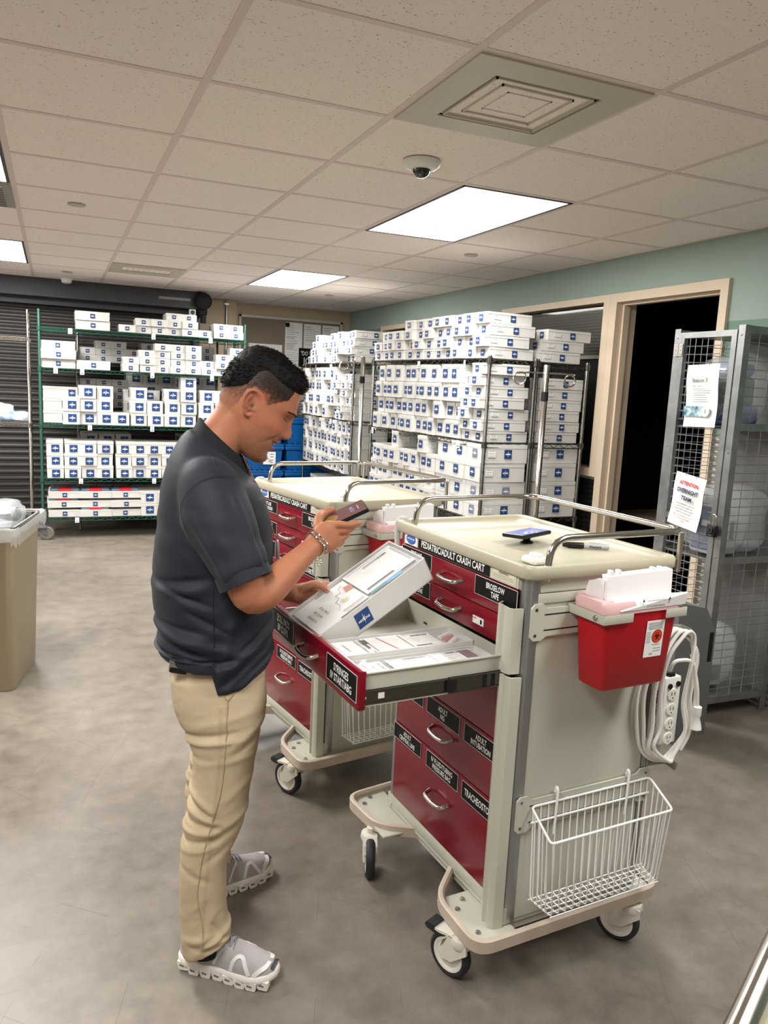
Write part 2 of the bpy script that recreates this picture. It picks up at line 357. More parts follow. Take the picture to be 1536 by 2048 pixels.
# office beyond the door and windows, unlit
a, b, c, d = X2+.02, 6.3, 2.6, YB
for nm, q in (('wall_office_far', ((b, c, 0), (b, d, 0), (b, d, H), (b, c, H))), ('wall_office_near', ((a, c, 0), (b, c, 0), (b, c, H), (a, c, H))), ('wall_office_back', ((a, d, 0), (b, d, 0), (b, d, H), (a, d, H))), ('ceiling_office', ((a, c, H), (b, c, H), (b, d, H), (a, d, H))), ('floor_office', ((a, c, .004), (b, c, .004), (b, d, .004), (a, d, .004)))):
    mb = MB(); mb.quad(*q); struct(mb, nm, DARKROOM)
# back wall, column, rear plinth plate
mb = MB()
mb.box((1.39, YB, 1.36), (XR+.1, YB+.1, H), 0); mb.box((1.39, YB, 0), (XR+.1, YB+.1, 1.36), 1)
mb.box((1.40, 8.98, 0), (1.92, YB, H), 0)
struct(mb, 'wall_back', [BEIGE, DIAM])
mb = MB(); mb.tube([(1.80, 8.955, 0), (1.80, 8.955, H)], .014, 12); mb.box((1.775, 8.94, 2.38), (1.825, 8.98, 2.4))
mb.build('conduit_pipe', STEEL, label='thin steel conduit pipe running up the beige column', cat='pipe')
PALE = mat('pale_wall_paint', rgb(232, 228, 220), .7, bump=.1, bscale=250)  # for the unseen walls, made pale to bounce more light into the room
mb = MB(); mb.box((XL-.1, YF, 0), (XL, YB, H)); struct(mb, 'wall_left', PALE)
mb = MB(); mb.box((XL, YF-.1, 0), (XR+.1, YF, H)); struct(mb, 'wall_front', PALE)
# rolling steel shutter
YD = 8.87
mb = MB(); n = 34; z = 0; dz = 2.30/n
prof = []
for k in range(n):
    z = k*dz
    prof += [(YD+.012, z), (YD+.012, z+dz*.12), (YD-.010, z+dz*.25), (YD-.016, z+dz*.5), (YD-.010, z+dz*.75), (YD+.012, z+dz*.88)]
V = []; F = []
for y, z in prof: V += [(XL, y, z), (1.40, y, z)]
for k in range(len(prof)-1): F.append((2*k, 2*k+1, 2*k+3, 2*k+2))
mb.add(V, F)
struct(mb, 'door_2', SLAT, 50)
mb = MB(); mb.box((XL, YH, 2.262), (1.39, YD+.25, H+.01)); mb.box((XL, YH-.006, 2.262), (1.39, YH+.02, 2.285)); mb.box((XL, YH+.18, 2.2), (1.39, YH+.2, 2.262))
hood = struct(mb, 'trim_2', GREYD)
m = MB(); m.box((1.0, YH-.004, 2.335), (1.32, YH, 2.36)); m.build('name_plate', mat('dull_plate', rgb(140, 138, 134), .5), hood)
mb = MB(); mb.box((1.395, YH-.02, 2.20), (1.49, YH+.35, 2.43), bev=.02); mb.lathe([(0, 0), (.075, 0), (.085, .02), (.085, .08), (.06, .1), (0, .1)], M=frame((1.44, YH-.0, 2.34), (1, 0, 0), (0, 0, 1))); mb.cyl((1.44, YH-.05, 2.2), (1.44, YH-.05, 2.12), .03)
mb.build('shutter_operator', BLKM, label='black chain operator box at the right end of the shutter hood', cat='door operator')
mb = MB(); mb.box((1.405, YD-.12, 0), (1.47, YD+.1, 2.26)); struct(mb, 'trim_3', GREYD)
mb = MB(); mb.box((1.30, YH-.03, 2.19), (1.37, YH+.0, 2.255), 0, bev=.008); mb.disc(frame((1.335, YH-.031, 2.222), (1, 0, 0), (0, 0, 1)), .022, 1)
mb.build('shutter_sensor', [WHITE, BLACK], label='small white sensor below the shutter hood beside the black operator', cat='sensor')

# ceiling fittings ------------------------------------------------
EMIT = mat('lamp_diffuser', (1, .97, .92, 1), .5, emit=(1, .98, .95, 1), estr=3.2)
def troffer(i, j, p, label):
    x0 = GX+i*T+.014; x1 = x0+T-.028; y0 = GY+j*T+.014; y1 = y0+2*T-.028
    M = ML((x0+x1)/2, (y0+y1)/2, H)
    o = empty('ceiling_light', M, label, 'ceiling light', 'two by four foot ceiling troffers')
    hx, hy = (x1-x0)/2, (y1-y0)/2
    a = MB()
    for lo, hi in (((-hx, -hy, -.002), (-hx+.014, hy, .01)), ((hx-.014, -hy, -.002), (hx, hy, .01)), ((-hx, -hy, -.002), (hx, -hy+.014, .01)), ((-hx, hy-.014, -.002), (hx, hy, .01))): a.box(lo, hi)
    a.build('frame', mat('troffer_frame', rgb(60, 62, 62), .5), o)
    a = MB(); a.box((-hx+.014, -hy+.014, .0), (hx-.014, hy-.014, .006)); d = a.build('diffuser', EMIT, o)
    ld = bpy.data.lights.new('lamp', 'AREA'); ld.shape = 'RECTANGLE'; ld.size = 2*hx-.03; ld.size_y = 2*hy-.03; ld.energy = LAMP_POWER*p; ld.color = (1, .975, .945)
    lo = bpy.data.objects.new('lamp', ld); COL.objects.link(lo); lo.parent = o; lo.location = (0, 0, -.004)
tl = {(2, 2): 'large bright ceiling light panel above the crash carts, nearest in view', (2, 7): 'bright ceiling light panel over the chrome racks near the back wall',
      (-2, 7): 'bright ceiling light panel at the left edge near the dark shutter', (-2, 2): 'ceiling light panel cut by the left edge beside a grey ceiling grille'}
for i, j, p in TROFFERS: troffer(i, j, p, tl.get((i, j), 'ceiling light panel out of view %s' % ('behind the photographer' if j < 0 else 'beyond the left edge')))
VM = mat('grille_paint', rgb(196, 190, 174), .42)
def square_vent(M, size, openh, rings, label):
    o = empty('ceiling_vent', M, label, 'air vent'); a = MB(); h = size/2; q = openh
    a.box((-h, -h, -.006), (h, -q, .002)); a.box((-h, q, -.006), (h, h, .002)); a.box((-h, -q, -.006), (-q, q, .002)); a.box((q, -q, -.006), (h, q, .002))
    a.build('face_plate', VM, o)
    a = MB(); a.box((-q, -q, .14), (q, q, .15))
    for s in (-1, 1): a.box((s*q-.002, -q, 0), (s*q+.002, q, .15)); a.box((-q, s*q-.002, 0), (q, s*q+.002, .15))
    a.build('duct_box', BLKM, o)
    for k in range(rings):
        r = q*(1-(k+.6)/rings) + .012; zz = -.004 + .004*k; a = MB()
        ri = max(r-.034, .004); V = [(-r, -r, zz), (r, -r, zz), (r, r, zz), (-r, r, zz), (-ri, -ri, zz+.034), (ri, -ri, zz+.034), (ri, ri, zz+.034), (-ri, ri, zz+.034)]
        V += [(x*1.0, y*1.0, z_+.002) for x, y, z_ in V]
        F = [(0, 1, 5, 4), (1, 2, 6, 5), (2, 3, 7, 6), (3, 0, 4, 7)]
        F += [tuple(i+8 for i in f) for f in F]
        a.add(V, F); w_ = .003
        for s in (-1, 1): a.box((s*r-w_, -r-w_, zz-.003), (s*r+w_, r+w_, zz+.003)); a.box((-r-w_, s*r-w_, zz-.003), (r+w_, s*r+w_, zz+.003))
        if k == rings-1: a.box((-ri, -ri, zz+.03), (ri, ri, zz+.034))
        a.build('louvre', VM, o, smooth=0)
square_vent(ML(GX+1.5*T, GY+.5*T, H), T-.024, .187, 4, 'large square ceiling air diffuser with stepped louvres in a wide plate')
o = empty('ceiling_vent', ML(GX+.5*T, GY+8.5*T, H), 'small slotted return grille in the ceiling near the dark shutter', 'air vent')
a = MB(); h = T/2-.012; a.box((-h, -h, -.006), (h, -.13, .002)); a.box((-h, .13, -.006), (h, h, .002)); a.box((-h, -.13, -.006), (-.2, .13, .002)); a.box((.2, -.13, -.006), (h, .13, .002)); a.build('face_plate', VM, o)
a = MB(); a.box((-.2, -.13, .06), (.2, .13, .065)); a.build('duct_box', BLKM, o)
a = MB()
for k in range(9): x = -.18+.045*k; a.quad((x-.02, -.13, -.002), (x-.02, .13, -.002), (x+.02, .13, .03), (x+.02, -.13, .03))
a.build('louvre', VM, o)
o = empty('ceiling_vent', ML(GX-1.5*T, GY+4.5*T, H), 'plain grey grille panel in the ceiling cut by the left edge', 'air vent')
a = MB(); a.box((-h, -h, -.006), (h, h, .002)); a.build('face_plate', mat('grey_grille', rgb(150, 148, 140), .5), o)
a = MB()
for k in range(12): a.box((-.25, -.25+.045*k, -.012), (.25, -.235+.045*k, -.006))
a.build('louvre', MATS['grey_grille'], o)
# dome camera
o = empty('dome_camera', ML(1.361, 2.965, H), 'white dome security camera with black globe on the ceiling beside the light', 'security camera')
a = MB(); a.lathe([(.072, 0), (.075, -.006), (.073, -.018), (.062, -.028), (.045, -.034), (.036, -.034), (.036, -.02)], 40, caps=False); a.build('housing', WHITE, o)
a = MB(); a.lathe([(.036, -.030)]+[(.036*math.cos(t), -.032-.034*math.sin(t)) for t in [i*PI/16 for i in range(1, 8)]]+[(.001, -.066)], 32); a.build('globe', mat('smoked_globe', rgb(12, 12, 14), .08, coat=1), o)
for x, y, t in ((.129, 4.703, 'in the middle of the ceiling at left'), (2.556, 4.713, 'beyond the large light panel'), (2.557, 7.629, 'over the far chrome rack'), (.13, 7.792, 'close to the dark shutter')):
    a = MB(); a.lathe([(.045, 0), (.045, -.004), (.04, -.007), (.0005, -.008)], 28); a.build('sprinkler_cover', mat('cover_plate', rgb(190, 182, 170), .5), None, label='flat round sprinkler cover plate ' + t, cat='sprinkler cover', group='concealed sprinkler covers', loc=ML(x, y, H))
o = empty('smoke_detector', ML(.129, 8.27, H), 'white round smoke detector on the ceiling in front of the shutter hood', 'smoke detector')
a = MB(); a.lathe([(.06, 0), (.06, -.012), (.05, -.02)], 28); a.build('base', WHITE, o)
a = MB(); a.lathe([(.048, -.018), (.046, -.042), (.03, -.052), (.0005, -.052)], 28); a.build('sensor_chamber', WHITE, o)
# notice board and papers on the back wall
o = empty('bulletin_board', ML(2.6, YB, 2.0), 'framed grey-brown bulletin board on the back beige wall', 'bulletin board')
a = MB(); a.box((-.59, -.02, -.35), (.62, -.005, .28)); a.build('pin_surface', mat('board_cloth', rgb(132, 118, 102), .9, bump=.4, bscale=400), o)
a = MB()
for lo, hi in (((-.62, -.03, .28), (.65, 0, .31)), ((-.62, -.03, -.38), (.65, 0, -.35)), ((-.62, -.03, -.38), (-.59, 0, .31)), ((.62, -.03, -.38), (.65, 0, .31))): a.box(lo, hi, bev=.003)
a.build('frame', mat('silver_frame', rgb(206, 202, 192), .4), o)
def sheet(M, w_, h_, label, rows=9, name='paper_sheet', grp=None, head=None):
    a = MB(); a.box((-w_/2, -.001, -h_/2), (w_/2, 0, h_/2)); F_ = frame((0, -.0012, 0), (1, 0, 0), (0, 0, 1))
    rnd = random.Random(label)
    for k in range(rows):
        zz = h_*(.40-.8*k/rows); ww = w_*rnd.uniform(.4, .85); a.rect(F_, ww, h_*.012, 1, .0004, -w_*.43+ww/2, zz)
        if rnd.random() < .4: a.rect(F_, ww*.8, h_*.012, 1, .0004, -w_*.43+ww*.4, zz-h_*.03)
    if head: a.rect(F_, .05, .05, 2, .0004, -w_*.38, h_*.42)
    return a.build(name, [PAPER, GPRINT, BPRINT], None, 0, label, 'paper', grp, loc=M)
sheet(ML(2.64, YB-.021, 2.07), .21, .38, 'long white notice with dark corner mark pinned beside the grey board cloth', 12, head=1)
sheet(ML(2.87, YB-.021, 2.11), .21, .29, 'white notice pinned at the right of the bulletin board', 9)
sheet(ML(3.10, YB-.021, 2.11), .21, .29, 'white notice pinned nearest the teal wall corner', 8)
sheet(ML(2.64, YB-.023, 1.83), .2, .2, 'small white notice with a table pinned low on the board', 7)
a = MB(); a.box((-.2, -.001, -.06), (.2, 0, .06)); a.build('paper_sheet', PAPER, None, 0, 'wide blank white sheet tucked under the board behind the man', 'paper', loc=ML(2.3, YB-.022, 1.93))
a = MB(); a.box((-.14, -.006, -.11), (.14, 0, .11), 0); F_ = frame((0, -.0065, 0), (1, 0, 0), (0, 0, 1)); a.text(F_, '"DO YOUR', .05, 1, w=.23, cy=.05, bold=.03); a.text(F_, 'JOB"', .075, 1, w=.18, cy=-.035, bold=.03)
a.build('wall_sign', [BPRINT, mat('sign_print', rgb(200, 200, 196), .5)], None, 0, 'black sign reading "DO YOUR JOB" on the back wall beside the chrome rack', 'sign', loc=ML(2.845, YB-.03, 1.86))
# poster behind the window glass
a = MB(); a.box((0, -.3, -.36), (.004, .3, .3), 0); F_ = frame((-.0008, 0, 0), (0, -1, 0), (0, 0, 1))
for t, z_, h_ in (('Management', .02, .03), ('Department', -.045, .028), ('5044', -.19, .045)): a.text(F_, t, h_, 1, cy=z_, xs=.8)
a.build('window_notice', [BPRINT, mat('dim_print', rgb(170, 170, 170), .6)], None, 0, 'black notice with white lines of text behind the window glass', 'notice', loc=ML(XR+.062, 4.62, 1.5))
# office table with red drill
o = empty('work_table', ML(4.35, 3.95, 0), 'dark table seen through the doorway in the unlit office', 'table')
a = MB(); a.box((-.5, -.6, .70), (.5, .6, .735)); a.build('tabletop', mat('dark_laminate', rgb(120, 106, 92), .5), o)
for sx in (-.45, .45):
    for sy in (-.55, .55): a = MB(); a.box((sx-.02, sy-.02, 0), (sx+.02, sy+.02, .7)); a.build('leg', BLKM, o)
o = empty('cordless_drill', ML(4.0, 3.75, .747, 1.9) @ Matrix.Rotation(PI/2, 4, 'X') @ Matrix.Translation((0, .035, 0)), 'red and black cordless drill lying on the office table beyond the door', 'power drill')
a = MB(); a.tube([(-.11, 0, 0), (-.09, 0, 0), (.05, 0, 0), (.07, 0, 0)], [.02, .033, .033, .02], 14); a.tube([(-.05, -.02, 0), (-.075, -.11, 0)], .02, 10); a.build('body', mat('tool_red', rgb(200, 20, 30), .4), o)
a = MB(); a.tube([(.07, 0, 0), (.12, 0, 0)], [.022, .012], 12); a.build('chuck', BLACK, o)
a = MB(); a.box((-.12, -.15, -.033), (-.03, -.10, .033), bev=.006); a.build('battery', BLACK, o)
# ================================================================= RACKS AND CARTONS
GREEN = mat('green_epoxy', rgb(26, 78, 62), .4, noise=.1, nscale=20)
def rack(name, M, L, D, zs, ztop, metal, label, cat, casters=(), cz=.13):
    """length along local x, depth along local y, front edge at y=0"""
    o = empty(name, M, label, cat)
    for px, py in ((0, 0), (L, 0), (0, D), (L, D)):
        a = MB(); z0 = cz if casters else 0; n = int((ztop-z0)/.05); pts = []; rr = []
        for k in range(n+1):
            z = z0+(ztop-z0)*k/n; pts += [(px, py, z), (px, py, z+.004)]; rr += [.0127, .0112]
        pts.append((px, py, ztop+.006)); rr.append(.0127)
        a.tube(pts, rr, 10)
        for z in zs: a.cyl((px, py, z-.034), (px, py, z+.004), .0185, 12)
        a.build('post', metal, o)
    for z in zs:
        a = MB(); r = .0032; e = .014
        for zz in (z-.004, z-.032):
            a.tube([(e, 0, zz), (L-e, 0, zz)], r, 6); a.tube([(e, D, zz), (L-e, D, zz)], r, 6)
            a.tube([(0, e, zz), (0, D-e, zz)], r, 6); a.tube([(L, e, zz), (L, D-e, zz)], r, 6)
        for y in (0, D):
            n = int(L/.042)|1; a.tube([(e+(L-2*e)*k/n, y, z-.006 if k % 2 else z-.030) for k in range(n+1)], .0024, 4)
        for x in (0, L):
            n = int(D/.042)|1; a.tube([(x, e+(D-2*e)*k/n, z-.006 if k % 2 else z-.030) for k in range(n+1)], .0024, 4)
        n = int(L/.03)
        for k in range(1, n): x = L*k/n; a.tube([(x, 0, z-.002), (x, D, z-.002)], .0019, 4)
        for k in range(1, 4): a.tube([(0, D*k/4, z-.005), (L, D*k/4, z-.005)], .003, 5)
        a.build('wire_shelf', metal, o)
    for px, py, rz in casters:
        c = MB(); Mx = ML(px, py, 0, rz)
        c.M = Mx; c.lathe([(.03, .1), (.045, .115), (.04, .13), (.012, .135)], 16)
        for s in (-1, 1): c.prism([(-.02, .1), (.03, .1), (-.02, .045), (-.045, .05)], s*.024-.002, s*.024+.002, M=frame((0, 0, 0), (1, 0, 0), (0, 0, 1)))
        co = c.build('caster', MATS.get('grey_caster') or mat('grey_caster', rgb(90, 92, 94), .5), o)
        c = MB(); c.M = Mx; c.lathe([(.02, -.014), (.055, -.016), (.0625, -.010), (.0625, .010), (.055, .016), (.02, .014)], 28, M=frame((-.034, 0, .0625), (1, 0, 0), (0, 0, 1)))
        c.build('wheel', mat('grey_tread', rgb(112, 108, 100), .6), co)
    return o
CM = [CARD, LOGOB, WPRINT, GPRINT]
CART = {}
def carton_mesh(w_, h_, d_, logo=.045, side=True, lx=0, ly=0, key=''):
    """front face at y=0 looking along -y, x centred, z from 0"""
    k = (w_, h_, d_, logo, lx, ly, key)
    if k in CART: return CART[k]
    a = MB(); t = .002; rnd = random.Random(str(k)); j = lambda: rnd.uniform(-.0022, .0022)
    V = [(-w_/2+j(), j(), 0), (w_/2+j(), j(), 0), (w_/2, d_, 0), (-w_/2, d_, 0), (-w_/2+j(), j(), h_+j()), (w_/2+j(), j(), h_+j()), (w_/2, d_, h_), (-w_/2, d_, h_)]
    a.add(V, [(3, 2, 1, 0), (4, 5, 6, 7), (0, 1, 5, 4), (1, 2, 6, 5), (2, 3, 7, 6), (3, 0, 4, 7)], 0)
    # lid lip
    a.box((-w_/2-t, -t, h_*.80), (w_/2+t, d_*.99, h_+.0012), 0)
    F_ = frame((0, -.0046, h_/2), (1, 0, 0), (0, 0, 1)); a.logo(F_, logo, 1, 2, cx=lx, cy=ly)
    for s in (1, -1):
        Fs = frame((s*(w_/2+.0046), d_/2, h_/2), (0, s, 0), (0, 0, 1))
        if side:
            a.logo(Fs, logo, 1, 2, cx=s*d_*.06)
            for q in range(3): a.rect(Fs, d_*.12, .0022, 3, .0005, -s*d_*.30 if s > 0 else d_*.30, h_*(.16-.13*q))
            a.rect(Fs, d_*.16, h_*.34, 2, .0003, -s*d_*.30 if s > 0 else d_*.30, 0)
    CART[k] = a.mesh('carton', CM, 0); return CART[k]
ORD = ['first', 'second', 'third', 'fourth', 'fifth', 'sixth', 'seventh', 'eighth', 'ninth', 'tenth', 'eleventh', 'twelfth', 'thirteenth', 'fourteenth', 'fifteenth', 'sixteenth']
def pos_word(i, n):
    if n == 1: return 'standing alone'
    if i == 0: return 'lowest of stack'
    if i == n-1: return 'topmost of stack'
    return ORD[i]+' up'
n_cartons = 0
def place_carton(me, M, label, group):
    global n_cartons
    n_cartons += 1
    return link('carton', me, None, label, 'box', group, None, M)
def column(RM, x, z, n, me, hh, tpl, group, y0=.02, jx=.006, jy=.02, jr=.02, rz=0, seed=0):
    rnd = random.Random(seed*131+int(x*1000)+int(z*977))
    for i in range(n):
        M = RM @ ML(x+rnd.uniform(-jx, jx), y0+rnd.uniform(-jy, jy*.6), z+.0015+i*(hh+.0032), rnd.uniform(-jr, jr)+rz)
        place_carton(me, M, tpl % pos_word(i, n), group)

# green rack ---------------------------------------------------------------
GM = ML(-.115, 7.75, 0)
GZ = [.204, .574, 1.075, 1.583, 1.942]
rack('wire_rack', GM, 1.855, .457, GZ, 2.09, GREEN, 'dark green wire shelving unit on casters in front of the dark shutter', 'shelving rack', ((0, 0, 2.9), (1.855, 0, .5), (0, .457, 1), (1.855, .457, 2)))
LBL = "white carton, green rack's %s shelf, %s column from left, %%s"
small = carton_mesh(.142, .0655, .34, .034); wide = carton_mesh(.292, .0780, .34, .040); big = carton_mesh(.146, .1175, .34, .072, lx=.01); big2 = carton_mesh(.142, .1125, .34, .068, lx=.005, ly=-.012)
wide2 = carton_mesh(.285, .0640, .34, .040, key='b')
def px4(c): return (-.116+c*.00124)+.115        # crop coordinate -> local x
SH5, SH4, SH3, SH2, SH1 = GZ
def gcol(shelf, k, c0, c1, n, me, hh, **kw):
    zs = {0: SH1, 1: SH2, 2: SH3, 3: SH4, 4: SH5}[shelf]
    column(GM, px4((c0+c1)/2), zs, n, me, hh, LBL % (['top', 'second', 'third', 'fourth', 'bottom'][shelf], ORD[k]), "cartons on the green rack's %s shelf" % ['top', 'second', 'third', 'fourth', 'bottom'][shelf], seed=shelf, **kw)
for k, (c0, c1, n, me, hh) in enumerate([(250, 485, 2, wide, .078), (545, 660, 1, small, .0655), (668, 782, 2, small, .0655), (785, 898, 2, small, .0655), (900, 1012, 3, small, .0655), (1014, 1126, 3, small, .0655), (1135, 1250, 1, small, .0655), (1256, 1368, 2, small, .0655), (1371, 1482, 2, small, .0655)]):
    gcol(0, k, c0, c1, n, me, hh, jy=.035, jr=.03)
for k, (c0, c1, n, me, hh) in enumerate([(0, 236, 3, wide, .078), (240, 478, 1, wide, .078), (570, 684, 2, small, .0655), (689, 802, 3, small, .0655), (806, 918, 4, small, .0655), (922, 1034, 4, small, .0655), (1037, 1149, 4, small, .0655), (1152, 1262, 2, small, .0655), (1266, 1376, 3, small, .0655), (1380, 1490, 4, small, .0655)]):
    gcol(1, k, c0+8, c1+8, n, me, hh, jy=.03)
for k, (c0, c1, n) in enumerate([(150, 264, 2), (266, 384, 3), (388, 502, 3), (506, 622, 1), (634, 750, 3), (757, 872, 2), (882, 1000, 3), (1008, 1124, 4), (1150, 1266, 3), (1270, 1386, 3)]):
    gcol(2, k, c0, c1, n, big, .1175, jy=.03)
side_me = carton_mesh(.34, .11, .15, .06, lx=.08, key='side')
for i in range(3): place_carton(side_me, GM @ ML(.19, .19, SH3+.002+i*.113), "sideways plain carton at the green rack's third shelf end, %s" % pos_word(i, 3), "sideways cartons on the green rack's third shelf")
for i in range(3): place_carton(side_me, GM @ ML(.90, .20, SH3+.002+i*.113), "sideways carton set back mid third shelf of green rack, %s" % pos_word(i, 3), "sideways cartons on the green rack's third shelf")
for k, (c0, c1) in enumerate([(45, 222), (227, 398), (402, 572), (577, 742), (778, 944), (948, 1112), (1116, 1280), (1285, 1452), (1458, 1622)]):
    X = (-.11+(c0+c1)/2*.000827)+.115
    column(GM, X, SH4, 3, big2, .1125, LBL % ('fourth', ORD[k]), "cartons on the green rack's fourth shelf", seed=3, jy=.012)
bag = MB(); bag.m = 0
bag.box((-.13, .02, .064), (.13, .30, .086), 0, bev=.014); bag.box((-.055, .012, .066), (.055, .2, .0875), 1, bev=.004)
bag_me = bag.mesh('wrapped_pads', [mat('blue_grey_wrap', rgb(108, 130, 148), .3, noise=.3, nscale=30, bump=.8, bscale=60), mat('red_label', rgb(206, 34, 44), .4)])
for k, c0 in enumerate((60, 392, 722)):
    X = (-.11+(c0+160)*.000827)+.115
    for i in range(3):
        z = SH5+.0015+i*.088; rnd = random.Random(k*7+i)
        c = place_carton(wide2, GM @ ML(X+rnd.uniform(-.005, .005), .02+rnd.uniform(-.01, .01), z, rnd.uniform(-.03, .03)), LBL % ('bottom', ORD[k]) % pos_word(i, 3), "open tray cartons on the green rack's bottom shelf")
        if i == 2 or (k == 1 and i == 0) or (k == 0 and i == 1): link('wrapped_pads', bag_me, c, label='blue-grey wrapped pads with a red label')
for k, c0 in ((3, 1055), (4, 1226), (5, 1400)):
    column(GM, (-.11+(c0+82)*.000827)+.115, SH5, 2, big, .1175, LBL % ('bottom', ORD[k]), "cartons on the green rack's bottom shelf", seed=9, jy=.01)
# hang tags on the shelf edges
tg = MB(); tg.box((-.018, -.0015, -.03), (.018, 0, .02), 0); tg.rect(frame((0, -.002, -.018), (1, 0, 0), (0, 0, 1)), .014, .006, 1)
tag_me = tg.mesh('shelf_tag', [WPRINT, BPRINT], 0)
for sh, names, xs in ((0, 'top', (210, 797, 1228)), (1, 'second', (107, 288, 789, 1242)), (2, 'third', (337, 788))):
    for k, c in enumerate(xs):
        link('shelf_tag', tag_me, None, "white tag on the green rack's %s shelf edge, %s from the left" % (names, ORD[k]), 'shelf tag', 'white tags on the green rack', None, GM @ ML(px4(c), -.006, [SH1, SH2, SH3][sh]-.02))
for sh, names, xs in ((3, 'fourth', (397, 1197)), (4, 'bottom', (350,))):
    for k, c in enumerate(xs):
        link('shelf_tag', tag_me, None, "white tag on the green rack's %s shelf edge, %s from the left" % (names, ORD[k]), 'shelf tag', 'white tags on the green rack', None, GM @ ML((-.11+c*.000827)+.115, -.006, [SH4, SH5][sh-3]-.02))
# rear rack behind the green one
RM_ = ML(.22, 8.26, 0)
RZ = [.28, .72, 1.225, 1.665]
rack('wire_rack', RM_, 1.35, .38, RZ, 2.0, RACKM, 'shaded chrome wire rack standing behind the green rack', 'shelving rack')
STUFF = []     # (mesh, matrix) of the far, small cartons that become one mass
for x in range(9):
    for i in range((2, 3, 3, 2, 3, 2, 2, 2, 3)[x]): STUFF.append((small, RM_ @ ML(.09+x*.145, .02, RZ[3]+i*.069, random.uniform(-.03, .03))))
for x in range(9):
    for i in range(4 if x < 3 else 3): STUFF.append(((small if x < 3 else big), RM_ @ ML(.09+x*.148, .02, RZ[2]+.05*0+i*(.069 if x < 3 else .12), random.uniform(-.02, .02))))
for x in range(8):
    if x not in (3, 4, 5): STUFF += [(big, RM_ @ ML(.1+x*.16, .03, RZ[1]+i*.12, .02)) for i in range(2)]
for x in range(8): STUFF.append((big, RM_ @ ML(.1+x*.16, .03, RZ[0]+.002)))
# left chrome rack with bagged goods
LM = ML(-.212-1.2, 7.9, 0)
rack('wire_rack', LM, 1.2, .457, [.19, 1.065, 1.845], 2.085, CHROME, 'chrome wire rack at the left edge, next to the green rack', 'shelving rack', ((1.2, 0, .8), (0, 0, .5), (1.2, .457, 1)))
def crumple(name, M, sx, sy, sz, m, label, cat, seed=1, group=None, amp=.18, parent=None, res=3):
    bm = bmesh.new(); bmesh.ops.create_icosphere(bm, subdivisions=res, radius=1)
    rnd = random.Random(seed); from mathutils import noise as mn
    for v in bm.verts:
        p = v.co.copy(); q = p*1.7+Vector((seed*3.1, seed, 0)); d = 1+amp*(mn.noise(q)+.6*mn.noise(q*2.7)+.35*abs(mn.noise(q*6)))
        p = Vector([math.copysign(abs(c)**.62, c) for c in p])*d
        v.co = Vector((p.x*sx, p.y*sy, max(0, (p.z*.5+.5)*sz)))
    me = bpy.data.meshes.new(name); bm.to_mesh(me); bm.free(); me.materials.append(m)
    me.polygons.foreach_set('use_smooth', [True]*len(me.polygons)); me.set_sharp_from_angle(angle=.6)
    return link(name, me, parent, label, cat, group, None, M)
PLAST = mat('clear_plastic_bag', rgb(225, 232, 235), .12, alpha=.38, bump=1, bscale=35, spec=.8)
crumple('bagged_item', LM @ ML(.92, .18, 1.07), .14, .13, .17, mat('pale_green_bag', rgb(206, 212, 196), .3, alpha=.9, bump=1, bscale=30), 'pale bagged item on the left chrome rack shelf, behind the blue one', 'bag', 3)
crumple('bagged_item', LM @ ML(1.08, .12, 1.07), .13, .11, .10, mat('blue_bag', rgb(92, 130, 178), .3, noise=.5, nscale=10, col2=rgb(220, 226, 232), bump=1, bscale=30), 'blue and clear plastic bagged item beside the green rack post', 'bag', 5)
crumple('bagged_item', LM @ ML(.75, .14, 1.07), .16, .12, .12, PLAST, 'clear plastic bagged item nearest the left edge of the chrome rack', 'bag', 8)

# near chrome racks on the right -------------------------------------------
th = math.radians(3)
def side_rack(x, y, th, L, D, zs, label, zt=1.765):
    M = ML(x, y, 0, th) @ Matrix.Translation((0, L, 0)) @ Matrix.Rotation(-PI/2, 4, 'Z')   # local x runs towards the camera, local y into the wall
    rack('wire_rack', M, L, D, zs, zt, RACKM, label, 'shelving rack'); return M
CZ3 = [.25, .745, 1.238, 1.755]
CMx = side_rack(2.46, 4.21, th, 1.68, .345, CZ3, 'near chrome wire rack packed with white cartons, boxes facing the room')
DMx = side_rack(2.835, 4.25, th, 1.68, .40, CZ3, 'chrome wire rack between the near packed rack and the window wall')
EMx = side_rack(2.44, 6.52, math.radians(-2), 1.62, .345, CZ3, 'far chrome wire rack with white cartons near the back wall')
c_top = carton_mesh(.132, .066, .335, .040); c_tall = carton_mesh(.094, .116, .335, .056); c_low = carton_mesh(.105, .117, .335, .054); c_wide = carton_mesh(.185, .117, .335, .056, lx=.01)
CL = "white carton, near chrome rack's %s shelf, %s column from front, %%s"
def ccol(shelf, k, xc, n, me, hh, **kw):
    nm = ['bottom', 'low', 'middle', 'top'][shelf]
    column(CMx, 1.68-xc, CZ3[shelf], n, me, hh, CL % (nm, ORD[k]), "cartons on the near chrome rack's %s shelf" % nm, seed=20+shelf, **kw)
for k, n in enumerate((4, 4, 4, 4, 4, 4, 4, 4, 3, 3, 3, 2)): ccol(3, k, .075+k*.136, n, c_top, .0665, y0=-.02, jy=.035, jr=.05)
x = .075
for k in range(14):
    if k < 2: ccol(2, k, x, 7 if k == 0 else 6, c_top, .0665, y0=-.015, jy=.04, jr=.06); x += .136 if k == 0 else .12
    else: ccol(2, k, x, 4 if k != 4 else 3, c_tall, .117, y0=-.01, jy=.04, jr=.06); x += .107
x = .10
for k in range(12):
    if k < 3: ccol(1, k, x, 4 if k else 4, c_wide, .117, y0=-.005, jy=.02, jr=.03); x += .192 if k < 2 else .155
    else: ccol(1, k, x, 3 if k % 4 else 4, c_low, .117, y0=-.005, jy=.03, jr=.04); x += .116
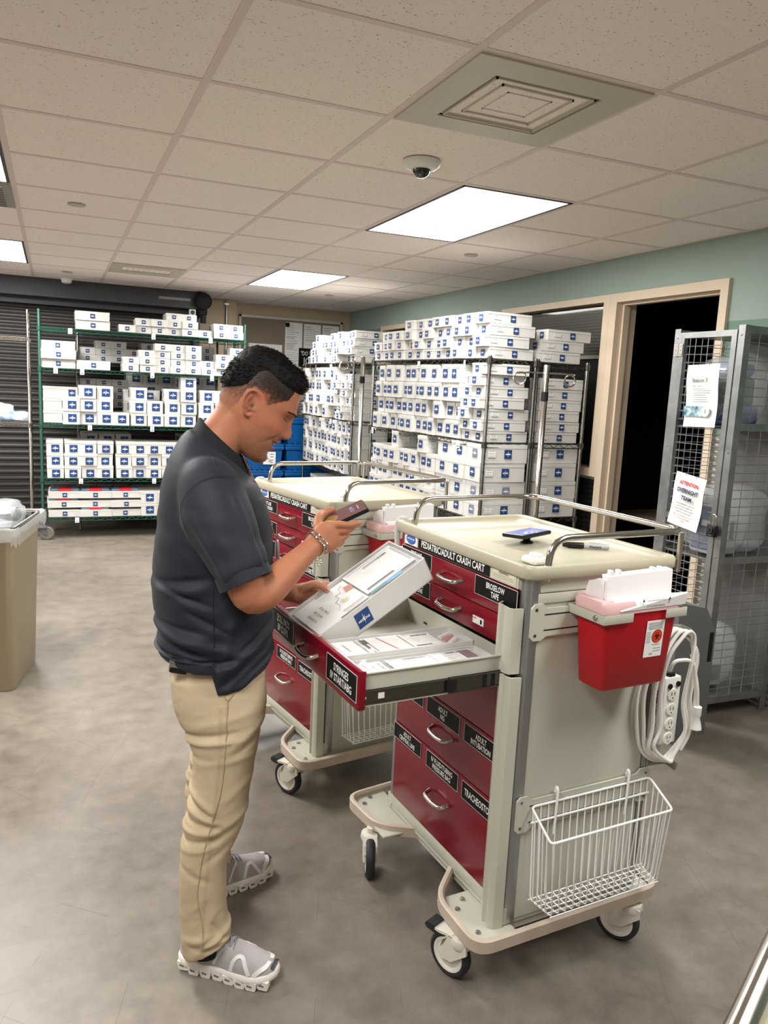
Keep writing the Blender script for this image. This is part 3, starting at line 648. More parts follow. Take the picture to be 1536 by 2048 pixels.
# plastic film round the lower wrapped cartons
a = MB(); a.M = CMx
for i in (0, 1, 3):
    z = CZ3[1]+.001+i*.1202; a.box((1.68-.197, -.012, z), (1.68-.001, .338, z+.117), bev=.008)
a.build('stretch_film', FILM, None, label='clear shrink film wrapped over the lower cartons at the near chrome rack end', cat='plastic film')
DL = "white carton on the window-side chrome rack's %s shelf, %%s"
column(DMx, 1.60, CZ3[3], 3, c_top, .0665, DL % 'top', 'cartons on the chrome rack by the window', jy=.05, y0=.05, jr=.04, seed=31)
column(DMx, 1.60, CZ3[2], 6, c_top, .0665, DL % 'middle', 'cartons on the chrome rack by the window', jy=.02, y0=.05, seed=32)
column(DMx, 1.58, CZ3[1], 4, c_wide, .117, DL % 'low', 'cartons on the chrome rack by the window', jy=.02, y0=.05, seed=33)
for k in range(1, 11):
    for s, n in ((2, 5), (1, 3)): STUFF += [(c_top if s == 2 else c_low, DMx @ ML(1.60-k*.145, .03+random.uniform(-.02, .02), CZ3[s]+.002+i*(.07 if s == 2 else .12), random.uniform(-.03, .03))) for i in range(n)]
EL = "white carton, far chrome rack's %s shelf, front end, %%s"
e_big = carton_mesh(.12, .117, .335, .062, lx=.0, key='e')
column(EMx, 1.54, CZ3[3], 4, c_top, .0665, EL % 'top', 'cartons at the near end of the far chrome rack', jy=.04, seed=41, y0=-.0)
column(EMx, 1.54, CZ3[2], 6, c_top, .0665, EL % 'middle', 'cartons at the near end of the far chrome rack', jy=.02, seed=42)
column(EMx, 1.54, CZ3[1], 4, e_big, .117, EL % 'low', 'cartons at the near end of the far chrome rack', jy=.01, seed=43)
for k in range(1, 11):
    n = (4, 4, 4, 3, 4, 3, 3, 4, 3, 2, 1)[k]
    STUFF += [(c_top, EMx @ ML(1.54-k*.138+random.uniform(-.01, .01), random.uniform(-.10, .03), CZ3[3]+.002+i*.0695, random.uniform(-.09, .09))) for i in range(n)]
    if k < 3: STUFF += [(c_top, EMx @ ML(1.54-k*.138, random.uniform(-.06, .03), CZ3[2]+.002+i*.0695, random.uniform(-.09, .09))) for i in range(6)]
for k in range(11): STUFF += [(c_tall, EMx @ ML(1.16-k*.105, random.uniform(-.07, .03), CZ3[2]+.002+i*.119, random.uniform(-.09, .09))) for i in range((4, 4, 3, 4, 4, 4, 3, 4, 4, 3, 4)[k])]
for k in range(12): STUFF += [(c_low, EMx @ ML(1.42-k*.117, random.uniform(-.03, .02), CZ3[1]+.002+i*.119, random.uniform(-.04, .04))) for i in range(4)]
def merge(items, name, **kw):
    a = MB()
    for me, M in items:
        o = len(a.v); a.v += [tuple(M @ v.co) for v in me.vertices]
        for p in me.polygons: a.f.append(tuple(i+o for i in p.vertices)); a.mi.append(p.material_index)
    me = bpy.data.meshes.new(name); me.from_pydata(a.v, [], a.f)
    for m in CM: me.materials.append(m)
    me.polygons.foreach_set('material_index', a.mi); me.update()
    return link(name, me, **kw)
for R__ in (CMx, DMx, EMx):
    for k in range(11): STUFF += [(c_low, R__ @ ML(.12+k*.14, .03, CZ3[0]+.002+i*.119, random.uniform(-.03, .03))) for i in range(3 if k % 3 else 2)]
merge(STUFF, 'packed_cartons', label='dense mass of small white cartons on the far chrome rack and behind the other racks', cat='boxes', kind='stuff')
print('individual cartons', n_cartons, 'mass', len(STUFF))
# hang tags on the near and far chrome racks
for RMx, nm, lst in ((CMx, 'near chrome rack', ((3, 1.40), (3, .78), (2, 1.38), (2, .42), (2, .05))), (EMx, 'far chrome rack', ((3, .2), (3, .42), (3, .95), (2, .15), (2, .5), (2, 1.0)))):
    for k, (s, x) in enumerate(lst):
        link('shelf_tag', tag_me, None, "white tag, %s's %s shelf edge, %s from far end" % (nm, 'top' if s == 3 else 'middle', ORD[sum(1 for q in lst if q[0] == s and q[1] < x)]), 'shelf tag', 'white tags on the chrome racks', None, RMx @ ML(x, -.008, CZ3[s]-.03, .25*(k % 3-1)))
# push posts with ring handles in front of the chrome racks
def ring_post(x, y, z1, rz, label):
    o = empty('infusion_pole', ML(x, y, 0, rz), label, 'pole')
    a = MB(); a.tube([(0, 0, .07), (0, 0, z1-.004), (0, 0, z1)], [.019, .019, .016], 18); a.build('pole', CHROME, o)
    a = MB(); a.cyl((0, 0, z1-.215), (0, 0, z1-.16), .0215, 18); a.build('clamp_collar', BLKM, o)
    for s in (-1, 1):
        a = MB(); c = Vector((s*.155, 0, z1-.085)); pts = [(s*.018, 0, z1-.048), (s*.10, 0, z1-.048)]+[tuple(c+Vector((s*-.036*math.sin(t), .006*t, .036*math.cos(t)))) for t in [-.6+i*.42 for i in range(17)]]
        a.tube(pts, .0052, 8); a.build('ring_hook', CHROME, o)
    a = MB()
    for k in range(5):
        t = 2*PI*k/5; a.tube([(0, 0, .085), (.2*math.cos(t), .2*math.sin(t), .055)], [.014, .01], 8); a.lathe([(.005, -.012), (.024, -.012), (.024, .012), (.005, .012)], 16, M=frame((.2*math.cos(t), .2*math.sin(t), .0245), (math.cos(t), math.sin(t), 0), (0, 0, 1)))
    a.build('wheeled_base', BLACK, o)
ring_post(2.42+.30, 3.98, 1.725, -.30, 'chrome infusion pole with ring hooks standing at the near chrome rack end')
ring_post(2.36, 6.10, 1.79, -.30, 'chrome infusion pole with ring hooks standing between the two rows of racks')

# blue totes by the back wall ----------------------------------------------
TB = mat('blue_tote_plastic', rgb(6, 88, 154), .4, noise=.12, nscale=12)
def tote(x, y, z, label):
    o = empty('storage_tote', ML(x, y, z), label, 'plastic tote', 'stacked blue totes')
    a = MB(); a.box((-.22, -.27, 0), (.22, .27, .27), taper=(.02, .02)); 
    for k in range(5): a.box((-.2+k*.09, -.283, .02), (-.19+k*.09, -.265, .24))
    a.box((-.252, -.302, .225), (.252, .302, .262), bev=.004); a.build('body', TB, o)
    a = MB(); a.box((-.25, -.30, .263), (.25, .30, .285), bev=.006)
    for k in range(7): a.box((-.21+k*.06, -.29, .28), (-.18+k*.06, .29, .292))
    a.build('lid', TB, o)
    a = MB(); a.box((.02, -.292, .06), (.16, -.286, .20), 0)
    F_ = frame((.09, -.2925, .13), (1, 0, 0), (0, 0, 1)); r = random.Random(label)
    for k in range(9): a.rect(F_, r.uniform(.02, .05), .006, 1, .0004, r.uniform(-.04, .04), .055-.013*k)
    a.build('shipping_label', [WPRINT, BPRINT], o)
for cx_, col_ in ((2.10, 'left'), (2.62, 'right')):
    for i, r in enumerate(('bottom', 'second lowest', 'third lowest', 'top')): tote(cx_, 8.70, i*.293, 'blue lidded storage tote, %s of the %s stack by the back wall' % (r, 'inner' if cx_ < 2.4 else 'rack-side'))
# ================================================================= CRASH CARTS
CW, CD = .663, .476           # width (local y) and depth (local x)
FY = frame                     # alias
def FR(y, z, x=0):            # a frame on the cart's front (looking along +x): text runs towards -y
    return frame((x, y, z), (0, -1, 0), (0, 0, 1))
def SD(x, z, y=0):            # a frame on the cart's right side (looking along +y): text runs towards +x
    return frame((x, y, z), (1, 0, 0), (0, 0, 1))
def c_handle(parent, y, z, w_=.10, x0=-.002, drop=.026):
    a = MB(); pts = fillet([(x0, y+w_/2, z+.006), (x0-drop, y+w_/2-.006, z), (x0-drop-.003, y, z-.003), (x0-drop, y-w_/2+.006, z), (x0, y-w_/2, z+.006)], .016, 6)
    a.tube(pts, .0060, 12); return a.build('handle', CHROME, parent)
def label_plate(parent, y0, y1, z0, z1, lines, x=-.0068, hs=.72):
    a = MB(); a.box((x-.0012, y0, z0), (x, y1, z1), 0); e = .0007
    for lo, hi in (((x-.0016, y0-e, z0-e), (x-.0002, y0, z1+e)), ((x-.0016, y1, z0-e), (x-.0002, y1+e, z1+e)), ((x-.0016, y0-e, z0-e), (x-.0002, y1+e, z0)), ((x-.0016, y0-e, z1), (x-.0002, y1+e, z1+e))): a.box(lo, hi, 1)
    n = len(lines); hh = (z1-z0)
    for k, t in enumerate(lines):
        cz = (z0+z1)/2 + ((n-1)/2-k)*hh*.40 if n > 1 else (z0+z1)/2
        cap = hh*(.31 if n > 1 else .40)
        v, f, bb = text_mesh(t, .02); wmax = (y1-y0)*.84; wn = (bb[1]-bb[0])*cap/.72*hs
        a.text(FR((y0+y1)/2, cz, x-.0013), t, cap, 1, w=min(wn, wmax), bold=.02)
    return a.build('label_plate', [BPRINT, WPRINT], parent, 0)
DRW = [(1.060, .980), (.978, .903), (.900, .805), (.803, .645), (.643, .477), (.475, .214)]
LABS = [[(.454, .634, 1.012, 1.058, ['FIRST LINE', 'MEDICATIONS']), (.035, .221, 1.008, 1.058, ['BROSELOW', 'TAPE'])],
        [(.454, .634, .925, .973, ['MAINTENANCE', 'MEDICATIONS'])],
        [(.462, .625, .828, .893, ['ZOLL PADS', 'BP CUFFS']), (.050, .225, .824, .888, ['SYRINGES', 'IV START/ABG'])],
        [],
        [(.455, .625, .585, .636, []), (.251, .43, .585, .636, ['ADULT', 'NG']), (.062, .224, .583, .634, ['ADULT', 'INTUBATION'])],
        [(.452, .625, .422, .470, ['ADULT', 'CENTRAL LINE']), (.241, .416, .418, .468, ['IV FLUID/TUBING', 'PRESSURE BAG']), (.045, .218, .415, .466, ['TRACHEOSTOMY'])]]
def build_drawer(root, k, pull):
    z1, z0 = DRW[k]; ya, yb = .043, .622
    E_ = link('drawer', None, root, 'open red drawer' if pull else None, M=ML(-pull, 0, 0))
    # the drawer's own mesh: red front and cream tray
    a = MB(); a.box((-.006, ya, z0), (.014, yb, z1), 0, bev=.003)
    t0, t1 = z0+.006, z1-.010
    yi, yo = ya+.014, yb-.014
    a.box((.001, yi, t0+.010), (.43, yo, t0+.012), 1)
    a.box((.001, yi, t0), (.43, yi+.0025, t1), 1); a.box((.001, yo-.0025, t0), (.43, yo, t1), 1); a.box((.4275, yi, t0), (.43, yo, t1), 1); a.box((.001, yi, t0), (.004, yo, t1), 1)
    if pull:
        a.box((.001, yi-.004, t1-.002), (.43, yi+.0025, t1+.001), 1); a.box((.001, yo-.0025, t1-.002), (.43, yo+.004, t1+.001), 1)
        a.box((.001, yi-.007, t0), (.43, yi, t0+.004), 1)
        for q in range(4): a.box((.424, yi+.06+q*.12, t0+.03), (.428, yi+.075+q*.12, t0+.034), 2)
    me = a.mesh('drawer', [RED, CREAM, BLKM]); bpy.data.objects.remove(E_)
    d = link('drawer', me, root, 'open drawer pulled out on its steel slide' if pull else None, M=ML(-pull, 0, 0))
    c_handle(d, .336, (.55 if k == 4 else .345 if k == 5 else (z0+z1)/2+(0 if k < 3 else .0)), .104, -.006)
    for y0, y1, a0, a1, t in LABS[k]: label_plate(d, y0, y1, a0, a1, t)
    if pull:
        for yy, s in ((yi, -1), (yo, 1)):
            a = MB(); zc = t0+.021
            a.box((.006, min(yy, yy+s*.0045), zc-.017), (.30, max(yy, yy+s*.0045), zc+.017), 0)
            a.box((.006, min(yy, yy+s*.008), zc+.014), (.30, max(yy, yy+s*.008), zc+.017), 0); a.box((.006, min(yy, yy+s*.008), zc-.017), (.30, max(yy, yy+s*.008), zc-.014), 0)
            a.box((.24, min(yy+s*.004, yy+s*.009), zc-.020), (pull-.01, max(yy+s*.004, yy+s*.009), zc+.020), 0)
            a.box((.24, min(yy+s*.004, yy+s*.012), zc+.016), (pull+.1, max(yy+s*.004, yy+s*.012), zc+.020), 0); a.box((.24, min(yy+s*.004, yy+s*.012), zc-.020), (pull+.1, max(yy+s*.004, yy+s*.012), zc-.016), 0)
            a.box((.235, min(yy+s*.004, yy+s*.013), zc-.012), (.262, max(yy+s*.004, yy+s*.013), zc+.012), 1)
            a.box((.05, min(yy+s*.0045, yy+s*.006), zc-.006), (.066, max(yy+s*.0045, yy+s*.006), zc+.008), 2)
            a.lathe([(.0005, 0), (.004, 0), (.004, .002), (.0005, .002)], 12, 2, M=frame((.015, yy+s*.0045, zc), (1, 0, 0), (0, 0, s*-1)))
            for px in (.34, .365): a.box((px, min(yy+s*.009, yy+s*.0095), zc-.016), (px+.012, max(yy+s*.009, yy+s*.0095), zc+.016), 1)
            a.build('drawer_slide', [mat('dark_slide_steel', rgb(118, 116, 108), .28, metal=1), BLKM, WHITE], d)
    if k == 1:
        a = MB(); a.box((-.0078, .172, .926), (-.0055, .222, .946), 0); a.rect(FR(.182, .936, -.0080), .008, .012, 1, .0003); a.rect(FR(.212, .941, -.0080), .014, .0025, 2, .0003)
        a.build('price_sticker', [WPRINT, BPRINT, mat('red_print', rgb(190, 30, 40), .5)], d, 0)
    return d
def rrect(x0, x1, y0, y1, r, z, n=6):
    out = []
    for cx_, cy_, a0 in ((x1-r, y0+r, -PI/2), (x1-r, y1-r, 0), (x0+r, y1-r, PI/2), (x0+r, y0+r, PI)):
        out += [(cx_+r*math.cos(a0+PI/2*i/n), cy_+r*math.sin(a0+PI/2*i/n), z) for i in range(n+1)]
    return out
def loft(a, rings, m=None, cap0=True, cap1=True, M=None):
    n = len(rings[0]); V = [p for r in rings for p in r]; F = []
    for k in range(len(rings)-1):
        for i in range(n): j = (i+1) % n; F.append((k*n+i, k*n+j, k*n+n+j, k*n+n+i))
    if cap0: F.append(tuple(range(n-1, -1, -1)))
    if cap1: F.append(tuple(range((len(rings)-1)*n, len(rings)*n)))
    a.add(V, F, m, M)
def caster(root, x, y, rz, brake):
    o = MB(); o.M = ML(x, y, 0, rz)
    o.lathe([(.012, .145), (.012, .128), (.028, .128), (.031, .115), (.028, .105), (.01, .1)], 18)
    # curved hood with side arms; wheel axis along local y, trailing towards -x
    for s in (-1, 1):
        o.prism([(-.03, .128), (.028, .122), (.03, .098), (-.018, .055), (-.048, .052), (-.052, .075)], s*.019-.003, s*.019+.003, M=frame((0, 0, 0), (1, 0, 0), (0, 0, 1)))
    prof = [(-.055+.0, .085), (-.05, .108), (-.03, .127), (0, .130), (.026, .122)]
    for p, q in zip(prof, prof[1:]): o.box((0, 0, 0), (1, 1, 1), M=Matrix(((q[0]-p[0], 0, 0, p[0]), (0, .044, 0, -.022), (q[1]-p[1], 0, -.004, p[1]), (0, 0, 0, 1))))
    if brake: o.prism([(-.02, .124), (-.06, .116), (-.085, .116), (-.085, .122), (-.06, .124), (-.02, .130)], -.02, .02, M=frame((0, 0, 0), (1, 0, 0), (0, 0, 1)))
    c = o.build('caster', mat('pale_caster', rgb(222, 218, 206), .4), root)
    W = frame((-.035, 0, .0625), (1, 0, 0), (0, 0, 1))
    a = MB(); a.M = ML(x, y, 0, rz); a.lathe([(.047, -.013), (.055, -.0145), (.061, -.010), (.0625, -.004), (.0625, .004), (.061, .010), (.055, .0145), (.047, .013)], 36, 0, M=W, caps=False)
    a.lathe([(.0005, -.012), (.018, -.014), (.036, -.009), (.042, -.0125), (.047, -.013), (.047, .013), (.042, .0125), (.036, .009), (.018, .014), (.0005, .012)], 36, 1, M=W)
    a.build('wheel', [RUBB, mat('pale_hub', rgb(226, 222, 212), .35)], c)
    if brake:
        a = MB(); a.M = ML(x, y, 0, rz); a.prism([(-.078, .108), (-.104, .110), (-.112, .118), (-.104, .130), (-.078, .128)], -.021, .021, M=frame((0, 0, 0), (1, 0, 0), (0, 0, 1))); a.build('brake_pedal', RUBB, c)
def build_cart(M, label, pull=None, light=False):
    R_ = empty('crash_cart', M, label, 'medical cart')
    a = MB()                                                     # cabinet shell
    a.box((.036, .002, .172), (CD-.036, .0065, 1.097)); a.box((.02, CW-.0065, .172), (CD-.004, CW-.004, 1.097)); a.box((CD-.006, .004, .172), (CD-.004, CW-.004, 1.097))
    a.box((.0, .004, .160), (CD-.004, CW-.004, .205)); a.box((-.004, .03, .175), (.02, CW-.03, .212), bev=.003)
    a.box((.0, .03, 1.062), (CD-.02, CW-.03, 1.099)); a.box((-.006, .036, 1.064), (.004, CW-.036, 1.099))
    for z1, z0 in DRW: a.box((.002, .03, z0-.0016), (.3, CW-.03, z0-.0006))
    if pull is not None:
        a.box((.44, .03, .79), (.45, CW-.03, .91))
    a.build('cabinet', CREAM, R_)
    a = MB(); a.box((.012, .036, .215), (.016, CW-.036, 1.062)); 
    if pull is None or True:
        a = MB()
        for k in range(6):
            if k != pull: a.box((.004, .036, DRW[k][1]-.002), (.010, CW-.036, DRW[k][0]+.002))
        for gx in (.0375,): a.box((gx, .0025, .17), (gx+.003, .0045, 1.095)); a.box((CD-gx-.003, .0025, .17), (CD-gx, .0045, 1.095))
        a.build('drawer_gap_shade', BLKM, R_)  # black strips paint the shade in drawer gaps and post grooves
    for px, py in ((0, 0), (0, CW), (CD, 0), (CD, CW)):           # aluminium posts with grooves
        sx = 1 if px == 0 else -1; sy = 1 if py == 0 else -1; a = MB(); r = .026
        pts = [(0, r+.008), (0, r)]+[(r-r*math.cos(t), r-r*math.sin(t)) for t in [PI/2*i/6 for i in range(1, 6)]]+[(r, 0), (r+.008, 0), (r+.008, .004), (r+.004, .005), (r+.004, .009), (r+.012, .010), (r+.012, .014), (.014, .014), (.014, r+.012), (.010, r+.012), (.009, r+.004), (.005, r+.004), (.004, r+.008)]
        pts = [(px+sx*x, py+sy*y) for x, y in pts]
        if sx*sy < 0: pts = pts[::-1]
        a.prism(pts, .165, 1.10); a.build('corner_post', ALU, R_, 30)
    # tray top
    a = MB(); x0, x1, y0, y1 = -.016, CD+.016, -.016, CW+.026
    loft(a, [rrect(x0+.004, x1-.004, y0+.004, y1-.004, .03, 1.096), rrect(x0, x1, y0, y1, .034, 1.100), rrect(x0-.001, x1+.001, y0-.001, y1+.001, .034, 1.124), rrect(x0+.003, x1-.003, y0+.003, y1-.003, .032, 1.130),
             rrect(x0+.014, x1-.014, y0+.014, y1-.014, .028, 1.130), rrect(x0+.020, x1-.020, y0+.020, y1-.020, .024, 1.123), rrect(x0+.032, x1-.032, y0+.032, y1-.032, .022, 1.1135), rrect(x0+.05, x1-.05, y0+.05, y1-.05, .02, 1.1135), rrect(x0+.056, x1-.056, y0+.056, y1-.056, .02, 1.111)])
    a.build('tray_top', TRAYC, R_, 50)
    a = MB(); a.box((.060, .065, 1.111), (.118, .128, 1.130), bev=.012); a.box((.078, .08, 1.129), (.103, .115, 1.138), bev=.005); a.build('tray_plug', WHITE, R_)
    # chrome rail
    zr = 1.196; a = MB()
    pts = fillet([(.045, -.004, 1.092), (.06, .0, zr), (.515, .004, zr), (.518, .665, zr), (.060, .664, zr), (.045, .664, 1.092)], .055, 7)
    a.tube(pts, .0092, 16)
    for yy in (.012, .648): a.cyl((.515, yy, 1.08), (.515, yy, zr-.006), .0075, 14)
    a.build('push_rail', CHROME, R_)
    # warning plate, title plate and maker's badge on the header
    a = MB(); a.box((-.0085, .160, 1.066), (-.006, .537, 1.101), 0); a.text(FR(.3485, 1.0835, -.0087), 'PEDIATRIC/ADULT CRASH CART', .0205, 1, w=.335, bold=.02); a.build('title_plate', [BPRINT, WPRINT], R_, 0)
    a = MB(); a.box((-.0078, .045, 1.066), (-.006, .152, 1.098), 0); F_ = FR(.098, 1.082, -.0080)
    for q in (-1, 1): a.rect(F_, .098, .0006, 1, .0002, 0, q*.013); a.rect(F_, .0006, .026, 1, .0002, q*.049, 0)
    a.text(F_, '- WARNING -', .0055, 1, w=.05, cy=.008, z=.0003)
    for q in range(3): a.rect(F_, .088, .0011, 2, .0002, 0, .001-.0042*q)
    a.build('warning_plate', [mat('warning_cream', rgb(220, 214, 190), .5), BPRINT, GPRINT], R_, 0)
    a = MB(); a.box((-.0078, .545, 1.066), (-.006, .620, 1.101), 0); F_ = FR(.583, 1.0835, -.0080); a.disc(F_, .029, 1, 28, .0002, .0155); a.disc(F_, .0262, 2, 28, .0004, .0132)
    a.rect(F_, .044, .004, 0, .0006, 0, .001); a.text(F_, 'CRITICAL SUPPLY', .0028, 1, w=.038, z=.0008, cy=.001); a.poly([(-.004, .009, .0007), (.004, .009, .0007), (0, .015, .0007)], 3, F_)
    a.build('maker_badge', [WPRINT, mat('badge_blue', rgb(26, 60, 150), .4), mat('badge_mid_blue', rgb(70, 110, 190), .4), MATS.get('red_print') or mat('red_print', rgb(190, 30, 40), .5)], R_, 0)
    for k in range(6): build_drawer(R_, k, .425 if k == pull else 0)
    # hinged locking covers over the right front post
    for z0, z1, ys in ((.852, 1.020, (.016, .092)), (.142, .846, (.004, .070))):
        a = MB(); ya, yb = ys; p = [(-.010, yb), (-.030, yb-.012), (-.036, (ya+yb)/2+.008), (-.029, (ya+yb)/2), (-.036, (ya+yb)/2-.010), (-.036, ya+.012), (-.030, ya), (-.002, ya-.004), (-.002, ya), (-.026, ya+.006), (-.031, ya+.014), (-.026, yb-.014), (-.008, yb-.004)]
        a.prism([(x, y) for x, y in p], z0, z1); a.build('locking_cover', CREAM, R_, 30)
    # base frame, corner plates, bumpers
    a = MB(); a.box((.01, .01, .135), (CD-.01, CW-.01, .165))
    for s in (0, 1):
        ya, yb = (-.035, .17) if s == 0 else (CW-.17, CW+.09)
        a.box((-.10, ya, .148), (.03, yb, .156), bev=.003)
        for bx, by in ((-.07, ya+.045), (-.07, yb-.06), (-.035, yb-.03)): a.lathe([(.008, .156), (.007, .160), (.003, .161), (.0005, .161)], 12, 1, M=ML(bx, by))
    a.box((CD-.04, -.02, .148), (CD+.03, CW+.07, .156), bev=.003)
    a.build('base_frame', [CREAM, STEEL], R_)
    def bumper(pts):
        a = MB(); P = fillet(pts, .055, 7)
        sec = [(0, .020), (.008, .0195), (.0135, .012), (.0105, .003), (.0105, -.003), (.0135, -.012), (.008, -.0195), (0, -.020), (-.005, -.016), (-.005, .016)]
        V = []; F = []; n = len(sec); N_ = len(P)
        for i, p in enumerate(P):
            t = P[min(i+1, N_-1)]-P[max(i-1, 0)]; t.z = 0; t.normalize(); q = Vector((-t.y, t.x, 0))*-1
            V += [tuple(p+q*u+Vector((0, 0, v_))) for u, v_ in sec]
        for i in range(N_-1):
            for k in range(n): j = (k+1) % n; F.append((i*n+k, i*n+j, i*n+n+j, i*n+n+k))
        F += [tuple(range(n)), tuple(range(N_*n-1, N_*n-n-1, -1))]
        a.add(V, F); a.build('bumper', BUMP, R_, 50)
    zb = .155
    bumper([(.024, .285, zb), (-.105, .165, zb), (-.112, -.045, zb), (CD+.045, -.045, zb), (CD+.05, .10, zb)][::-1])
    bumper([(.024, .465, zb), (-.10, .545, zb), (-.115, .745, zb), (.10, .770, zb), (CD+.045, .765, zb), (CD+.05, .60, zb)])
    caster(R_, -.094, .044, -1.22, True); caster(R_, -.105, .575, 1.15, False); caster(R_, CD-.045, -.030, -1.05, False); caster(R_, CD-.02, .62, -2.6, False)
    if light: return R_
    # right side: pull-out shelf, brackets with slots
    a = MB(); a.box((.03, -.003, 1.028+.005), (.44, .004, 1.058), bev=.002); a.box((.035, -.0025, 1.062), (.44, .004, 1.068)); 
    a.build('pull_out_shelf', CREAM, R_)
    a = MB(); a.tube(fillet([(.17, -.002, 1.05), (.185, -.024, 1.047), (.30, -.024, 1.047), (.315, -.002, 1.05)], .012, 4), .0048, 8); a.build('handle', CHROME, R_)
    for z0, z1, x0_, x1_ in ((.940, 1.034, .008, .468), (.423, .522, .010, .470)):
        a = MB(); zz = .012
        P = [(x0_, z0+.01), (x0_+.01, z0), (x0_+.035, z0), (x0_+.05, z0+.01), (x1_-.05, z0+.01), (x1_-.035, z0), (x1_-.01, z0), (x1_, z0+.01), (x1_, z1-.01), (x1_-.01, z1), (x1_-.035, z1), (x1_-.05, z1-.012), (x0_+.05, z1-.012), (x0_+.035, z1), (x0_+.01, z1), (x0_, z1-.01)]
        a.prism(P, 0, .006, 0, M=frame((0, -.0015, 0), (1, 0, 0), (0, 0, 1)))
        Fs = frame((0, -.0077, 0), (1, 0, 0), (0, 0, 1))
        for zc in (z0+.026, z1-.028):
            for xa, xb in ((.05, .17), (.178, .30), (.308, .43)): a.rect(Fs, xb-xa, .0032, 1, .0004, x0_-.01+(xa+xb)/2, zc)
        for xx in (x0_+.014, x1_-.014):
            for zc in (z0+.014, z1-.014): a.disc(Fs, .0045, 2, 12, .0005, cx=xx, cy=zc); a.disc(Fs, .002, 1, 8, .0008, cx=xx, cy=zc)
        a.build('accessory_bracket', [CREAM, BLKM, STEEL], R_)
    # far side push handle nub at the left rear
    a = MB(); a.tube(fillet([(-.005, CW+.012, 1.03), (-.005, CW+.02, 1.13), (.035, CW+.02, 1.13), (.035, CW+.012, 1.03)], .018, 5), .009, 10); a.box((-.02, CW+.002, .90), (.06, CW+.03, 1.04), bev=.008); a.build('side_hook', mat('pale_grey_plastic', rgb(200, 202, 196), .4), R_)
    # cord hooks on the rear right edge
    for z_ in (.918, .527):
        a = MB(); a.tube(fillet([(CD+.002, .012, z_), (CD+.066, .004, z_), (CD+.066, -.035, z_-.004)], .014, 4), .010, 10, flat=(.45, 1.3, (0, 1, 0))); a.build('cord_hook', mat('grey_hook', rgb(150, 148, 138), .45, metal=.3), R_)
    a = MB(); a.box((CD+.0, -.004, .53), (CD+.03, .0, .83)); a.build('mounting_strip', GALV, R_)
    return R_

C1 = ML(1.061, 1.552, 0, math.radians(4.26))
C2 = ML(.914, 2.603, 0, math.radians(9.49))
cart1 = build_cart(C1, 'crash cart with an open drawer of cartons, nearest the photographer', 2)
cart2 = build_cart(C2, 'closed red and cream crash cart standing behind the man, empty tray top')
# third cart, only its rail reaches into the bottom right corner of the photograph
C3 = ML(.7332, .4782, 0, PI+.489)
build_cart(C3, 'third crash cart, only its chrome rail and tray edge show in the bottom corner', None, True)

